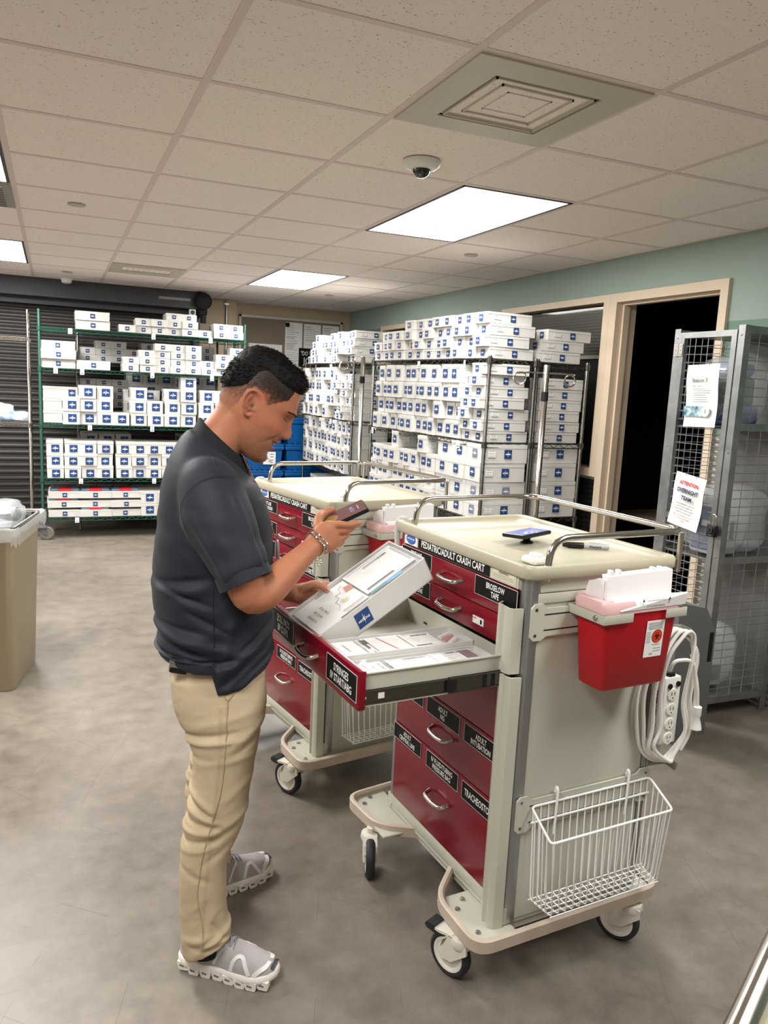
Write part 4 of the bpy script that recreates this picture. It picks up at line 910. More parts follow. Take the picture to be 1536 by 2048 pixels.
def sharps(CMt, label):
    M = CMt @ ML(.265, -.064, 0)
    o = empty('sharps_container', M, label, 'sharps bin')
    a = MB(); w0, w1, d0, d1 = .108, .128, .048, .056
    loft(a, [rrect(-w0+.006, w0-.006, -d0+.006, d0-.006, .018, .826), rrect(-w0, w0, -d0, d0, .02, .832), rrect(-w1, w1, -d1, d1, .022, 1.030), rrect(-w1+.003, w1-.003, -d1+.003, d1-.003, .02, 1.030), rrect(-w0+.004, w0-.004, -d0+.004, d0-.004, .018, .836)])
    a.build('bin', REDP, o, 50)
    LIDM = mat('milky_plastic', rgb(238, 226, 224), .3, alpha=.82, noise=.04, nscale=8)
    a = MB(); loft(a, [rrect(-w1-.004, w1+.004, -d1-.004, d1+.004, .024, 1.026), rrect(-w1-.005, w1+.005, -d1-.005, d1+.005, .024, 1.046), rrect(-w1, w1, -d1, d1, .022, 1.056), rrect(-w1+.02, w1-.02, -d1+.015, d1-.018, .015, 1.056), rrect(-w1+.022, w1-.022, -d1+.017, d1-.02, .014, 1.046)])
    a.build('lid', mat('pink_milky_lid', rgb(232, 190, 190), .3, noise=.08, nscale=10), o, 50)
    a = MB()                                            # raised flap with side cheeks
    P = lambda y, z: (y, z)
    for s in (-1, 1):
        x = s*(w1-.026); pr = [(d1-.012, 1.05), (d1-.014, 1.07), (d1-.022, 1.092), (d1-.040, 1.098), (.004, 1.104), (-.014, 1.106), (-.020, 1.05)]
        a.prism(pr, -.002, .002, M=frame((x, 0, 0), (0, 1, 0), (0, 0, 1)))
    a.add([(-w1+.026, -.030, 1.050), (w1-.012, -.030, 1.052), (w1-.006, -.022, 1.118), (-w1+.034, -.022, 1.112), (-w1+.026, -.024, 1.050), (w1-.012, -.024, 1.052), (w1-.006, .002, 1.120), (-w1+.034, .002, 1.114)], [(0, 1, 2, 3), (7, 6, 5, 4), (3, 2, 6, 7), (0, 3, 7, 4), (1, 5, 6, 2)])
    for q in (-.08, -.055, .06, .085): a.box((q-.004, -.018, 1.112), (q+.008, -.002, 1.126), bev=.003)
    a.build('flap', mat('white_flap', rgb(240, 238, 238), .3), o, 40)
    a = MB(); a.add([(-w1+.045, -d1-.006, 1.034), (w1+.006, -d1-.006, 1.036), (w1+.008, -d1-.010, 1.066), (-w1+.025, -d1+.010, 1.066), (-w1+.045, -d1-.002, 1.034), (w1+.006, -d1-.002, 1.036), (w1+.008, -d1-.006, 1.068), (-w1+.025, -d1+.014, 1.068)], [(0, 1, 2, 3), (7, 6, 5, 4), (3, 2, 6, 7), (0, 4, 5, 1), (0, 3, 7, 4), (1, 5, 6, 2)], 0)
    F_ = frame((.03, -d1-.0085, 1.051), (1, .0, 0), (0, -.1, 1)); 
    a.text(F_, 'PLACE SHARP HORIZONTALLY', .0036, 1, w=.062, z=.0012, cy=.005); a.text(F_, 'LIFT TO ASSURE DISPOSAL', .0042, 1, w=.062, z=.0012, cy=-.009)
    for q in (-.045, .043): a.poly([(q-.004, .004, .0014), (q+.004, .004, .0014), (q, .011, .0014)], 1, F_); a.rect(F_, .0016, .012, 1, .0013, q, .0)
    a.build('counter_tray', [mat('white_flap', None) if 0 else MATS['white_flap'], BPRINT], o, 0)
    # label with biohazard sign (the printed code square is left out)
    a = MB(); a.box((-.03, -.0008, -.048), (.03, 0, .048), 0); F_ = frame((0, -.001, 0), (1, 0, 0), (0, 0, 1)); OR = mat('orange_print', rgb(226, 66, 24), .5)
    a.disc(F_, .0175, 2, 32, .0002, cx=.008, cy=.006); a.disc(F_, .0160, 3, 32, .0004, cx=.008, cy=.006)
    for t in (PI/2, PI/2+2.094, PI/2+4.189):
        cx_, cy_ = .008+.0062*math.cos(t), .006+.0062*math.sin(t); n = 18
        ring = [(cx_+.0058*math.cos(t+.5+i*(2*PI-1.0)/n), cy_+.0058*math.sin(t+.5+i*(2*PI-1.0)/n)) for i in range(n+1)]
        inn = [(cx_+.0040*math.cos(t+.5+i*(2*PI-1.0)/n), cy_+.0040*math.sin(t+.5+i*(2*PI-1.0)/n)) for i in range(n+1)]
        V = [(x, y, .0006) for x, y in ring+inn]; a.add(V, [(i, i+1, n+2+i, n+1+i) for i in range(n)], 2, F_)
    n = 24; V = [(.008+r*math.cos(2*PI*i/n), .006+r*math.sin(2*PI*i/n), .0006) for r in (.0052, .0038) for i in range(n)]; a.add(V, [(i, (i+1) % n, n+(i+1) % n, n+i) for i in range(n)], 2, F_)
    rr = random.Random(4)
    for q in range(4): a.rect(F_, .05-.008*rr.random(), .0012, 4, .0002, -.001, .042-.0035*q)
    a.text(F_, 'INFECTIOUS WASTE', .003, 2, w=.044, cy=.027, z=.0003)
    for q in range(7): a.rect(F_, .014, .0011, 4, .0002, -.021, .018-.0045*q)
    a.text(F_, 'BIOHAZARD', .0026, 2, w=.024, cx=.008, cy=-.0155, z=.0003)
    for q in range(2): a.rect(F_, .026, .0012, 4, .0002, .012, -.026-.007*q); a.rect(F_, .012, .0012, 4, .0002, -.006, -.038-.004*q)
    b_ = a.build('biohazard_label', [WPRINT, BPRINT, BPRINT, OR, GPRINT], o, 0); b_.matrix_basis = Matrix.Translation((.045, -.0545, .952)) @ Matrix.Rotation(.045, 4, 'X') 
    # cream wall bracket hugging the bin
    a = MB(); g = .008
    def strip(x0, x1, y0, y1): a.box((x0, y0, 1.006), (x1, y1, 1.030), bev=.0015)
    strip(-w1-g-.003, -w1-g, -d1-g, d1+g); strip(w1+g, w1+g+.003, -d1-g, d1+g); strip(-w1-g-.003, -w1+.085, -d1-g-.003, -d1-g); strip(w1-.062, w1+g+.003, -d1-g-.003, -d1-g); strip(-w1-g, w1+g, d1+g-.003, d1+g)
    a.lathe([(.007, 0), (.006, .004), (.0005, .005)], 14, 1, M=frame((-w1-g-.003, -d1+.018, 1.018), (0, 1, 0), (0, 0, 1)) @ Matrix.Rotation(PI, 4, 'Y'))
    a.build('holder_bracket', [CREAM, STEEL], o)
    return o
sharps(C1, 'red sharps container with a biohazard label on the near crash cart side')
sharps(C2, 'red sharps container on the far crash cart, partly behind the phone')

def basket(CMt, label):
    o = empty('wire_basket', CMt, label, 'wire basket'); WW = mat('white_coated_wire', rgb(240, 240, 238), .35)
    # corners back/front, rim and floor: (x along cart side, y outwards negative, z)
    rb0, rb1, rf0, rf1 = Vector((.055, -.010, .492)), Vector((.470, -.010, .492)), Vector((.035, -.118, .455)), Vector((.450, -.118, .455))
    fb0, fb1, ff0, ff1 = Vector((.062, -.018, .232)), Vector((.466, -.018, .232)), Vector((.070, -.098, .232)), Vector((.446, -.098, .232))
    a = MB(); a.tube(fillet([rb0, rb1, rf1, rf0], .012, 3, closed=True), .0033, 8, closed=True); a.tube([rb0.lerp(fb0, .17), rb1.lerp(fb1, .17)], .0032, 6); 
    a.build('rim', WW, o)
    a = MB(); n = 17; r = .0019
    for k in range(n):
        t = (k+.25)/(n-.5); b0 = rb0.lerp(rb1, t); f0 = rf0.lerp(rf1, t); b1 = fb0.lerp(fb1, t); f1 = ff0.lerp(ff1, t)
        a.tube(fillet([b0, b1, f1, f0], .012, 2), r, 5)
    for k in range(1, 5):
        t = k/5; p = rb0.lerp(rf0, t); q = fb0.lerp(ff0, t); p2 = rb1.lerp(rf1, t); q2 = fb1.lerp(ff1, t); a.tube(fillet([p, q, q2, p2], .012, 2), r, 5)
    for t in (0, 1): a.tube([fb0.lerp(ff0, t), fb1.lerp(ff1, t)], r, 5)
    for k in range(24):
        pass
    a.build('wire_mesh', WW, o)
    for x in (.135, .385):
        a = MB(); a.tube(fillet([(x, -.012, .40), (x, -.0145, .524), (x, -.009, .533), (x, -.0045, .515)], .006, 3), .0036, 8); a.build('hanger_hook', WW, o)
basket(C1, 'white wire basket hanging on the near crash cart side above the bumper')
basket(C2, 'white wire basket hanging on the far crash cart, seen under the open drawer')

# power strip with its coiled cable
o = empty('power_strip', C1 @ ML(.479, -.046, .705), 'white hospital power strip with coiled white cable behind the near crash cart', 'power strip')
a = MB(); a.box((-.032, -.002, -.096), (.032, .046, .096), 0, bev=.004)
Ff = frame((0, -.002, 0), (1, 0, 0), (0, 0, 1)); Fl = frame((-.0325, .022, 0), (0, -1, 0), (0, 0, 1))
a.text(Fl @ Matrix.Rotation(-PI/2, 4, 'Z'), 'TRIPP-LITE', .011, 1, w=.075, bold=.02, cx=-.02); a.disc(Fl, .008, 1, 18, .0004, cy=-.045); a.disc(Fl, .007, 0, 18, .0006, cy=-.045); a.poly([(-.004, -.049, .0008), (.004, -.049, .0008), (0, -.041, .0008)], 1, Fl)
for cx_, cy_ in ((-.012, .072), (.018, .076)): a.lathe([(.0075, 0), (.0075, .004), (.0005, .004)], 16, 1, M=Ff @ Matrix.Translation((cx_, cy_, 0)))
a.box((-.012, .002, .094), (.012, .03, .106), 1, bev=.003)
a.build('housing', [WHITE, BLACK], o)
for k in range(4):
    a = MB(); F2 = Ff @ Matrix.Translation((.0, .046-.042*k, 0)); a.lathe([(.0185, 0), (.0185, .002), (.0165, .0035), (.0005, .0035)], 24, 0, M=F2)
    for sx in (-.005, .006): a.rect(F2, .0022, .0085, 1, .004, sx, .004)
    a.disc(F2, .0022, 1, 8, .004, cx=0, cy=-.008); a.disc(F2, .0016, 1, 8, .004, cx=-.009, cy=-.014)
    a.build('outlet', [mat('ivory_outlet', rgb(232, 230, 218), .35), BLACK], o, 30)
a = MB(); inv = Matrix.Translation((-.479, .046, -.705)); a.M = inv; CB = mat('white_cable', rgb(232, 230, 224), .45)
rnd = random.Random(2)
for q in range(4):
    x_l, x_r = .392+.018*q, .600-.020*q; y0 = -.012-.011*q
    pts = [(.500+.008*q, y0, .925), (.545, y0, .905), (x_r, y0-.004, .84), (x_r-.008, y0, .72), (x_r+.004, y0-.002, .635), (.545-.01*q, y0, .567), (.495, y0, .540+.004*q), (.43, y0, .575+.01*q), (x_l, y0-.002, .66), (x_l-.004, y0, .76), (.425+.01*q, y0-.002, .86), (.465+.01*q, y0, .912)]
    P = [Vector(p)+Vector((rnd.uniform(-.003, .003), rnd.uniform(-.003, .003), 0)) for p in pts]
    sm = []                                                   # closed Catmull-Rom
    N_ = len(P)
    for i in range(N_):
        p0, p1, p2, p3 = P[i-1], P[i], P[(i+1) % N_], P[(i+2) % N_]
        for t in [j/5 for j in range(5)]: sm.append(.5*((2*p1)+(-p0+p2)*t+(2*p0-5*p1+4*p2-p3)*t*t+(-p0+3*p1-3*p2+p3)*t**3))
    a.tube(sm, .0052, 8, closed=True)
a.tube(fillet([(.479, -.030, .81), (.482, -.040, .845), (.545, -.050, .845), (.578, -.045, .74), (.570, -.045, .62), (.545, -.04, .575)], .03, 5), .0052, 8)
a.tube(fillet([(.560, -.03, .85), (.574, -.05, .76), (.582, -.05, .70)], .03, 4), .0052, 8)
a.build('cable', CB, o)
a = MB(); a.M = inv @ Matrix.Translation((.582, -.05, .66)); a.lathe([(.007, .045), (.013, .042), (.013, .018), (.010, .010), (.016, -.010), (.018, -.022), (.0005, -.022)], 18, 0)
for sx in (-.006, .006): a.box((sx-.0008, -.003, -.043), (sx+.0008, .003, -.02), 1)
a.cyl((0, .006, -.045), (0, .006, -.02), .0022, 8, 1); a.build('plug', [WHITE, STEEL], o)

# things on the near cart's tray
o = empty('smartphone', C1 @ Matrix.Translation((.238, .330, 1.1405)) @ Matrix.Rotation(.35, 4, 'Z') @ Matrix.Rotation(-.05, 4, 'X'), 'black smartphone lying face up on a round grip on the near cart tray', 'phone')
a = MB(); a.box((-.076, -.039, -.0075), (.076, .039, .005), 0, bev=.005); a.build('body', BLACK, o)
a = MB(); a.rect(Matrix.Identity(4), .138, .069, 0, .0053); a.build('screen', mat('phone_screen', rgb(150, 160, 225), .06, coat=1, emit=rgb(150, 160, 240), estr=.55), o, 0)
a = MB(); a.lathe([(.019, -.029), (.02, -.026), (.012, -.022), (.010, -.018), (.015, -.012), (.015, -.005)], 22); a.build('grip_stand', BLACK, o)
a = MB(); a.M = C1 @ Matrix.Translation((.355, .212, 1.1205)) @ Matrix.Rotation(-.55, 4, 'Z') @ Matrix.Rotation(PI/2, 4, 'Y')
o = empty('marker_pen', a.M, 'grey marker pen with a black cap on the near cart tray', 'marker pen'); a.M = Matrix.Identity(4)
a.lathe([(.0005, .070), (.0075, .070), (.0085, .066), (.0085, .0), (.0082, -.004)], 20); a.build('barrel', mat('marker_grey', rgb(176, 178, 176), .4), o)
b2 = MB(); b2.text(frame((-.0086, 0, .03), (0, 0, 1), (0, 1, 0)) @ Matrix.Identity(4), 'Sharpie', .006, 0, w=.032); b2.text(frame((0, -.0086, .03), (0, 0, 1), (-1, 0, 0)), 'Sharpie', .007, 0, w=.034); b2.build('print', BPRINT, o, 0)
a = MB(); a.lathe([(.0085, -.002), (.009, -.004), (.0085, -.045), (.006, -.062), (.0005, -.063)], 20); a.box((.008, -.002, -.045), (.011, .002, -.006)); a.build('cap', BLACK, o)

# cartons of supplies in the open drawer and the one being lifted
def doc_carton(M, L_, W_, H_, label, lines, kind):
    """top face z=0, x along length (label end at x=0), y width"""
    o = empty('supply_carton', M, label, 'box', 'cartons of supplies from the open drawer')
    a = MB(); t = .003
    a.box((0, 0, -H_), (L_, t, 0), 0); a.box((0, W_-t, -H_), (L_, W_, 0), 0); a.box((0, 0, -H_), (t, W_, 0), 0); a.box((L_-t, 0, -H_), (L_, W_, 0), 0); a.box((0, 0, -H_), (L_, W_, -H_+t), 0); a.box((t, t, -.016), (L_-t, W_-t, -.014), 1)
    if kind == 'A': a.logo(frame((L_*.37, -.0006, -H_*.50), (1, 0, 0), (0, 0, 1)), .047, 2, 3, word=True)
    else: a.rect(frame((-.0006, W_*.5, -H_*.35), (0, -1, 0), (0, 0, 1)), .03, .02, 2, .0003)
    a.build('tray', [CARD, mat('packed_contents', rgb(206, 206, 208), .6, noise=.4, nscale=25, bump=.6, bscale=40), LOGOB, WPRINT], o, 0)
    I4 = Matrix.Identity(4)
    # typed title card: lines run across the width
    a = MB(); a.box((.012, .012, -.006), (.012+L_*.2, W_-.012, -.005), 0); Rt = Matrix.Translation((0, 0, -.005)) @ Matrix.Rotation(-PI/2, 4, 'Z')
    for q, t_ in enumerate(lines): a.text(Matrix.Translation((.012+L_*.17-q*L_*.055, W_/2, -.0045)) @ Matrix.Rotation(-PI/2, 4, 'Z'), t_, .0075, 1, w=min(W_*.74, .0056*len(t_)), bold=0)
    a.build('title_card', [WPRINT, BPRINT], o, 0)
    r = random.Random(len(label)); a = MB()
    G1 = mat('sheet_grey', rgb(176, 178, 180), .6)
    def doc(x0, x1, y0, y1, z, style):
        a.box((x0, y0, z), (x1, y1, z+.0006), 0); w2, h2 = x1-x0, y1-y0; Z = z+.0009
        if style == 'form':
            a.rect(I4, w2*.92, .0015, 1, Z, (x0+x1)/2, y0+h2*.06); a.rect(I4, w2*.92, .0015, 1, Z, (x0+x1)/2, y1-h2*.06)
            a.rect(I4, w2*.55, h2*.07, 1, Z, x0+w2*.34, y0+h2*.12); a.rect(I4, .008, h2*.8, 3, Z, x0+w2*.97, (y0+y1)/2)
            for k in range(28): a.rect(I4, .0013*r.choice((1, 1, 2)), h2*.07, 2, Z, x0+w2*(.36+.018*k), y1-h2*.16)
            for k in range(6): a.rect(I4, w2*.3*r.uniform(.4, 1), .001, 3, Z, x0+w2*.35, y0+h2*(.32+.07*k))
        elif style == 'table':
            for k in range(9): a.rect(I4, w2*.9, .0007, 3, Z, (x0+x1)/2, y0+h2*(.12+.085*k))
            a.rect(I4, .003, h2*.9, 1, Z, x0+w2*.06, (y0+y1)/2); a.rect(I4, .003, h2*.9, 1, Z, x0+w2*.9, (y0+y1)/2)
            a.add([(x0+w2*.35, y1-h2*.06, Z+.0002), (x0+w2*.39, y1-h2*.06, Z+.0002), (x0+w2*.54, y0+h2*.06, Z+.0002), (x0+w2*.5, y0+h2*.06, Z+.0002)], [(0, 1, 2, 3)], 4)
            a.rect(I4, w2*.16, h2*.3, 2, Z, x0+w2*.0, y1-h2*.26)
    if kind == 'A':
        doc(.185, .355, .030, .172, -.004, 'form')
        a.box((.085, .02, -.006), (.18, .165, -.0054), 0)
        # little diagram of a hand and flower, drawn as thin lines
        pts = [(.10, .05), (.115, .07), (.112, .09), (.13, .10), (.128, .12), (.145, .118), (.15, .14), (.165, .145)]
        for p, q in zip(pts, pts[1:]): a.tube([(p[0], p[1], -.0048), (q[0], q[1], -.0048)], .0004, 3, 2)
        for k in range(9): t = 2*PI*k/9; a.tube([(.135, .075, -.0048), (.135+.014*math.cos(t), .075+.014*math.sin(t), -.0048)], .0004, 3, 2)
        a.disc(I4, .006, 5, 12, -.0044, cx=.135, cy=.072)
        a.rect(I4, .07, .009, 3, -.0044, .14, .034); a.text(Matrix.Translation((.135, .024, -.0046)), 'QuickStart Guide', .006, 4, w=.05, z=.0004, bold=0)
        a.poly([(.19, .02, -.0035), (.30, .014, -.0035), (.30, .030, -.0035), (.20, .032, -.0035)], 6); a.poly([(.245, .014, -.0034), (.30, .0135, -.0034), (.30, .029, -.0034), (.25, .030, -.0034)], 7)
        a.poly([(.155, .105, -.004), (.18, .10, -.004), (.184, .125, -.004), (.162, .132, -.004)], 8)
    elif kind == 'B':
        doc(.095, .215, .010, W_-.010, -.004, 'table'); doc(.20, .30, .012, W_-.014, -.0045, 'form')
        for k in range(3): a.tube([(.31, .02+.025*k, -.010), (.352, .055+.02*k, -.010)], .007, 8, 9 if k % 2 else 0)
    else:
        doc(.10, .23, .010, W_-.012, -.0045, 'form'); doc(.225, .35, .012, W_-.01, -.004, 'form'); a.rect(I4, .035, .055, 10, -.0028, .325, W_*.55)
        for k in range(7): a.rect(I4, .045, .0015, 10, -.0029, .28, .025+.009*k)
    a.build('paperwork', [WPRINT, mat('dark_print', rgb(70, 72, 74), .6), BPRINT, G1, mat('red_line', rgb(190, 40, 60), .5), mat('yellow_print', rgb(226, 214, 60), .5), mat('teal_print', rgb(40, 128, 140), .5), mat('sky_print', rgb(86, 150, 196), .5), mat('orange_card', rgb(204, 116, 84), .5), mat('pink_cap', rgb(206, 130, 130), .4), mat('maroon_print', rgb(90, 30, 44), .5)], o, 0)
    a = MB(); n1, n2 = 26, 12; rr = random.Random(3); V = []
    for i in range(n1+1):
        for j in range(n2+1):
            u, v_ = i/n1, j/n2; e = 1 if 0 < i < n1 and 0 < j < n2 else 0
            V.append((-.0015+(L_+.003)*u, -.0015+(W_+.003)*v_, .0012+e*(rr.random()**2*.0055)))
    a.add(V, [(i*(n2+1)+j, (i+1)*(n2+1)+j, (i+1)*(n2+1)+j+1, i*(n2+1)+j+1) for i in range(n1) for j in range(n2)])
    a.build('shrink_wrap', mat('glossy_wrap', rgb(250, 250, 250), .08, alpha=.16, bump=.5, bscale=30, spec=1), o, 25)
    return o
hb = Matrix(((.851, -.160, -.5, .614), (.102, .985, -.140, 1.829), (.515, .069, .855, .897), (0, 0, 0, 1)))
doc_carton(hb, .368, .184, .073, 'white supply carton held tilted up by the man, blue square print on its side', ['ZOLL PADS', 'BP CUFFS', 'DRAWER 3A'], 'A')
dz = .895
doc_carton(C1 @ Matrix.Translation((-.414, .163, dz)), .375, .128, .066, 'shrink-wrapped supply carton in the open drawer titled NEEDLES & SYRINGES', ['NEEDLES & SYRINGES', '', 'DRAWER 3B'], 'B')
doc_carton(C1 @ Matrix.Translation((-.414, .062, dz-.012)), .375, .098, .056, 'shrink-wrapped supply carton in the open drawer titled IV START ABG', ['IV START', 'ABG', 'DRAWER 3C'], 'C')
# ================================================================= WIRE CAGE, SIGNS, BIN
GX0, GX1, GY0, GY1, GZ1 = 2.90, 3.335, 2.70, 3.14, 1.905
o = empty('security_cage', ML(0, 0, 0), 'grey steel mesh security cage cabinet with notices on its side, by the door', 'cage cabinet')
CG = o
def angle(a, x, y, sx, sy, z0, z1, w_=.038, t=.003):
    p = [(x, y), (x+sx*w_, y), (x+sx*w_, y+sy*t), (x+sx*t, y+sy*t), (x+sx*t, y+sy*w_), (x, y+sy*w_)]
    a.prism(p if sx*sy > 0 else p[::-1], z0, z1)
for x, y, sx, sy in ((GX0, GY0, 1, 1), (GX1, GY0, -1, 1), (GX0, GY1, 1, -1), (GX1, GY1, -1, -1)):
    a = MB(); angle(a, x, y, sx, sy, 0.0, GZ1); a.box((min(x+sx*.005, x+sx*.033), min(y+sy*.005, y+sy*.033), 0), (max(x+sx*.005, x+sx*.033), max(y+sy*.005, y+sy*.033), .012)); 
    for z in (.06, .30, .82, 1.32, 1.86): a.lathe([(.005, 0), (.004, .003), (.0005, .0035)], 10, M=frame((x, y+sy*.02, z), (0, -1, 0), (0, 0, 1)) if sx > 0 else frame((x, y+sy*.02, z), (0, 1, 0), (0, 0, 1)))
    a.build('corner_post', GALV, CG)
for z in (.095, .80, 1.44, 1.885):
    a = MB()
    a.box((GX0+.004, GY0+.001, z-.016), (GX1-.004, GY0+.004, z+.018)); a.box((GX0+.004, GY1-.004, z-.016), (GX1-.004, GY1-.001, z+.018)); a.box((GX1-.004, GY0+.004, z-.016), (GX1-.001, GY1-.004, z+.018))
    for x in (GX0+.07, GX0+.17, GX0+.27, GX0+.37): a.lathe([(.005, 0), (.004, .003), (.0005, .0035)], 10, M=frame((x, GY0+.001, z), (1, 0, 0), (0, 0, 1)))
    a.box((GX0+.01, GY0+.008, z-.014), (GX1-.008, GY1-.008, z-.011)); a.build('shelf' if z < 1.8 else 'roof_panel', GALV, CG)
def mesh_panel(parent, p0, ux, L_, z0, z1, name='wire_mesh', dh=.078, dv=.0405):
    a = MB(); ux = Vector(ux); p0 = Vector(p0); n = max(1, round(L_/dh)); k = 1
    for k in range(1, n): q = p0+ux*(L_*k/n); a.tube([(q.x, q.y, z0), (q.x, q.y, z1)], .0018, 5)
    m_ = round((z1-z0)/dv)
    for k in range(1, m_): z = z0+(z1-z0)*k/m_; q = p0+ux*L_; a.tube([(p0.x, p0.y, z), (q.x, q.y, z)], .0018, 5)
    return a.build(name, mat('mesh_wire', rgb(168, 170, 170), .35, metal=.8), parent)
for za, zb_ in ((.115, .785), (.82, 1.425), (1.46, 1.87)): mesh_panel(CG, (GX0+.02, GY0+.006, 0), (1, 0, 0), .40, za, zb_)
mesh_panel(CG, (GX0+.02, GY1-.006, 0), (1, 0, 0), .40, .115, 1.87)
a = MB(); a.box((GX1-.008, GY0+.02, .1), (GX1-.005, GY1-.02, 1.87)); a.build('back_panel', mat('grey_sheet', rgb(128, 128, 126), .5, metal=.3, noise=.1, nscale=3), CG)
# the hinged side door with its own frame
d = MB()
ya, yb = GY0+.042, GY1-.042
for lo, hi in (((GX0-.004, ya, .05), (GX0+.022, ya+.03, 1.885)), ((GX0-.004, yb-.03, .05), (GX0+.022, yb, 1.885)), ((GX0-.004, ya+.0302, 1.857), (GX0+.022, yb-.0302, 1.885)), ((GX0-.004, ya+.0302, .05), (GX0+.022, yb-.0302, .08)), ((GX0-.002, ya+.0302, .955), (GX0+.012, yb-.0302, .985))): d.box(lo, hi)
for y in (ya+.05, yb-.06): d.lathe([(.005, 0), (.004, .003), (.0005, .0035)], 10, M=frame((GX0-.002, y, .970), (0, -1, 0), (0, 0, 1)))
dd = d.build('mesh_door', GALV, CG)
mesh_panel(dd, (GX0+.006, ya+.02, 0), (0, 1, 0), yb-ya-.04, .08, .955); mesh_panel(dd, (GX0+.006, ya+.02, 0), (0, 1, 0), yb-ya-.04, .985, 1.857)
for z in (1.80, .35):
    a = MB(); a.box((GX0-.008, yb-.026, z-.03), (GX0-.003, yb-.002, z+.03)); a.box((GX0-.008, yb+.006, z-.03), (GX0-.003, yb+.03, z+.03)); a.cyl((GX0-.006, yb+.002, z-.03), (GX0-.006, yb+.002, z+.03), .005, 10)
    for zz in (-.02, 0, .02): a.lathe([(.003, 0), (.0025, .002), (.0004, .002)], 8, M=frame((GX0-.008, yb-.014, z+zz), (0, -1, 0), (0, 0, 1))); a.lathe([(.003, 0), (.0025, .002), (.0004, .002)], 8, M=frame((GX0-.008, yb+.018, z+zz), (0, -1, 0), (0, 0, 1)))
    a.build('hinge', STEEL, CG)
# padlock
o = empty('padlock', ML(GX0-.022, GY0+.037, .945), 'black round-dial padlock hanging on the steel cage corner', 'padlock')
a = MB(); a.box((-.014, -.026, -.028), (.012, .026, .028), 0, bev=.004); F_ = frame((-.0145, 0, .004), (0, -1, 0), (0, 0, 1)); a.lathe([(.017, 0), (.017, .003), (.015, .0036), (.0005, .0036)], 24, 0, M=F_)
n = 24; V = [(r*math.cos(2*PI*i/n), r*math.sin(2*PI*i/n), .004) for r in (.013, .0118) for i in range(n)]; a.add(V, [(i, (i+1) % n, n+(i+1) % n, n+i) for i in range(n)], 1, F_)
a.rect(F_, .022, .0025, 1, .0005, 0, -.024); a.build('lock_body', [BLACK, GPRINT], o)
a = MB(); a.tube(fillet([(0, -.016, .026), (0, -.016, .078), (0, .016, .078), (0, .016, .026)], .018, 6), .0042, 10); a.build('shackle', CHROME, o)
# wrapped equipment inside the cage
def wrapped(M, label, body, seed):
    o = empty('bagged_device', M, label, 'wrapped equipment')
    a = MB(); body(a); a.build('device', [mat('device_grey', rgb(196, 198, 198), .4), mat('device_blue', rgb(66, 92, 150), .4), BLACK, mat('device_yellow', rgb(214, 196, 120), .4)], o)
    b = crumple('plastic_cover', ML(0, 0, .0), .135, .14, .34, PLAST, None, None, seed, parent=o, amp=.1)
    return o
def dev1(a): a.box((-.09, -.08, 0), (.09, .08, .21), 0, bev=.02); a.box((-.10, -.085, .02), (-.07, .06, .24), 1, bev=.02); a.box((.02, -.084, .08), (.08, -.078, .17), 2); a.box((-.03, -.06, .21), (.05, -.02, .235), 3, bev=.008)
def dev2(a): a.box((-.10, -.08, 0), (.10, .08, .16), 0, bev=.03); a.lathe([(.06, .16), (.055, .22), (.03, .26), (.0005, .262)], 20, 0); a.box((-.05, -.086, .04), (.05, -.078, .12), 2)
def dev3(a): a.box((-.11, -.09, 0), (.11, .09, .10), 1, bev=.02); a.box((-.09, -.07, .10), (.09, .08, .24), 2, bev=.02); a.box((-.11, -.09, .24), (.06, .05, .30), 1, bev=.02)
wrapped(ML(3.10, 2.92, .097), 'plastic-wrapped grey device on the cage bottom shelf', dev2, 3)
wrapped(ML(3.06, 2.90, .80), 'plastic-wrapped grey and blue device on the cage middle shelf', dev1, 5)
wrapped(ML(3.21, 2.93, .80), 'plastic bag of black tubing behind the padlock on the cage middle shelf', lambda a: [a.tube([(.05*math.cos(t*1.1+k), .05*math.sin(t*1.3+k), .02+.02*(t % 5)) for t in range(14)], .006, 6, 2) for k in range(3)], 7)
wrapped(ML(3.09, 2.92, 1.44), 'plastic-wrapped dark blue device on the cage top shelf', dev3, 9)
# panel leaning beyond the cage's lower part: grey plastic seat back behind the cord
# notices
def notice(name, M, w_, h_, label, fn):
    a = MB(); n = 8; V = []; rr = random.Random(label)
    for i in range(n+1):
        for j in range(5):
            V.append(((j/4-.5)*w_, h_*(.5-i/n), .004*math.sin(i*.9)+.003*math.sin(j*1.4)*i/n))
    a.add(V, [(i*5+j, (i+1)*5+j, (i+1)*5+j+1, i*5+j+1) for i in range(n) for j in range(4)], 0)
    a.add([(x, y, z-.0008) for x, y, z in V], [(i*5+j+1, (i+1)*5+j+1, (i+1)*5+j, i*5+j) for i in range(n) for j in range(4)], 0)
    fn(a, Matrix.Translation((0, 0, .0072))); a.M = Matrix.Identity(4)
    for x in (-w_*.14, w_*.2): a.tube([(x, h_*.47, .004), (x, h_*.5+.004, .010), (x, h_*.5+.012, .002), (x, h_*.5+.002, -.004)], .0012, 6, 3)
    return a.build(name, [PAPER, mat('ink_blue', rgb(22, 40, 84), .5), mat('ink_red', rgb(196, 36, 44), .5), BPRINT, mat('pic_teal', rgb(30, 104, 118), .5, noise=.5, nscale=40, col2=rgb(200, 220, 225)), GPRINT], None, 30, label, 'notice', None, loc=M)
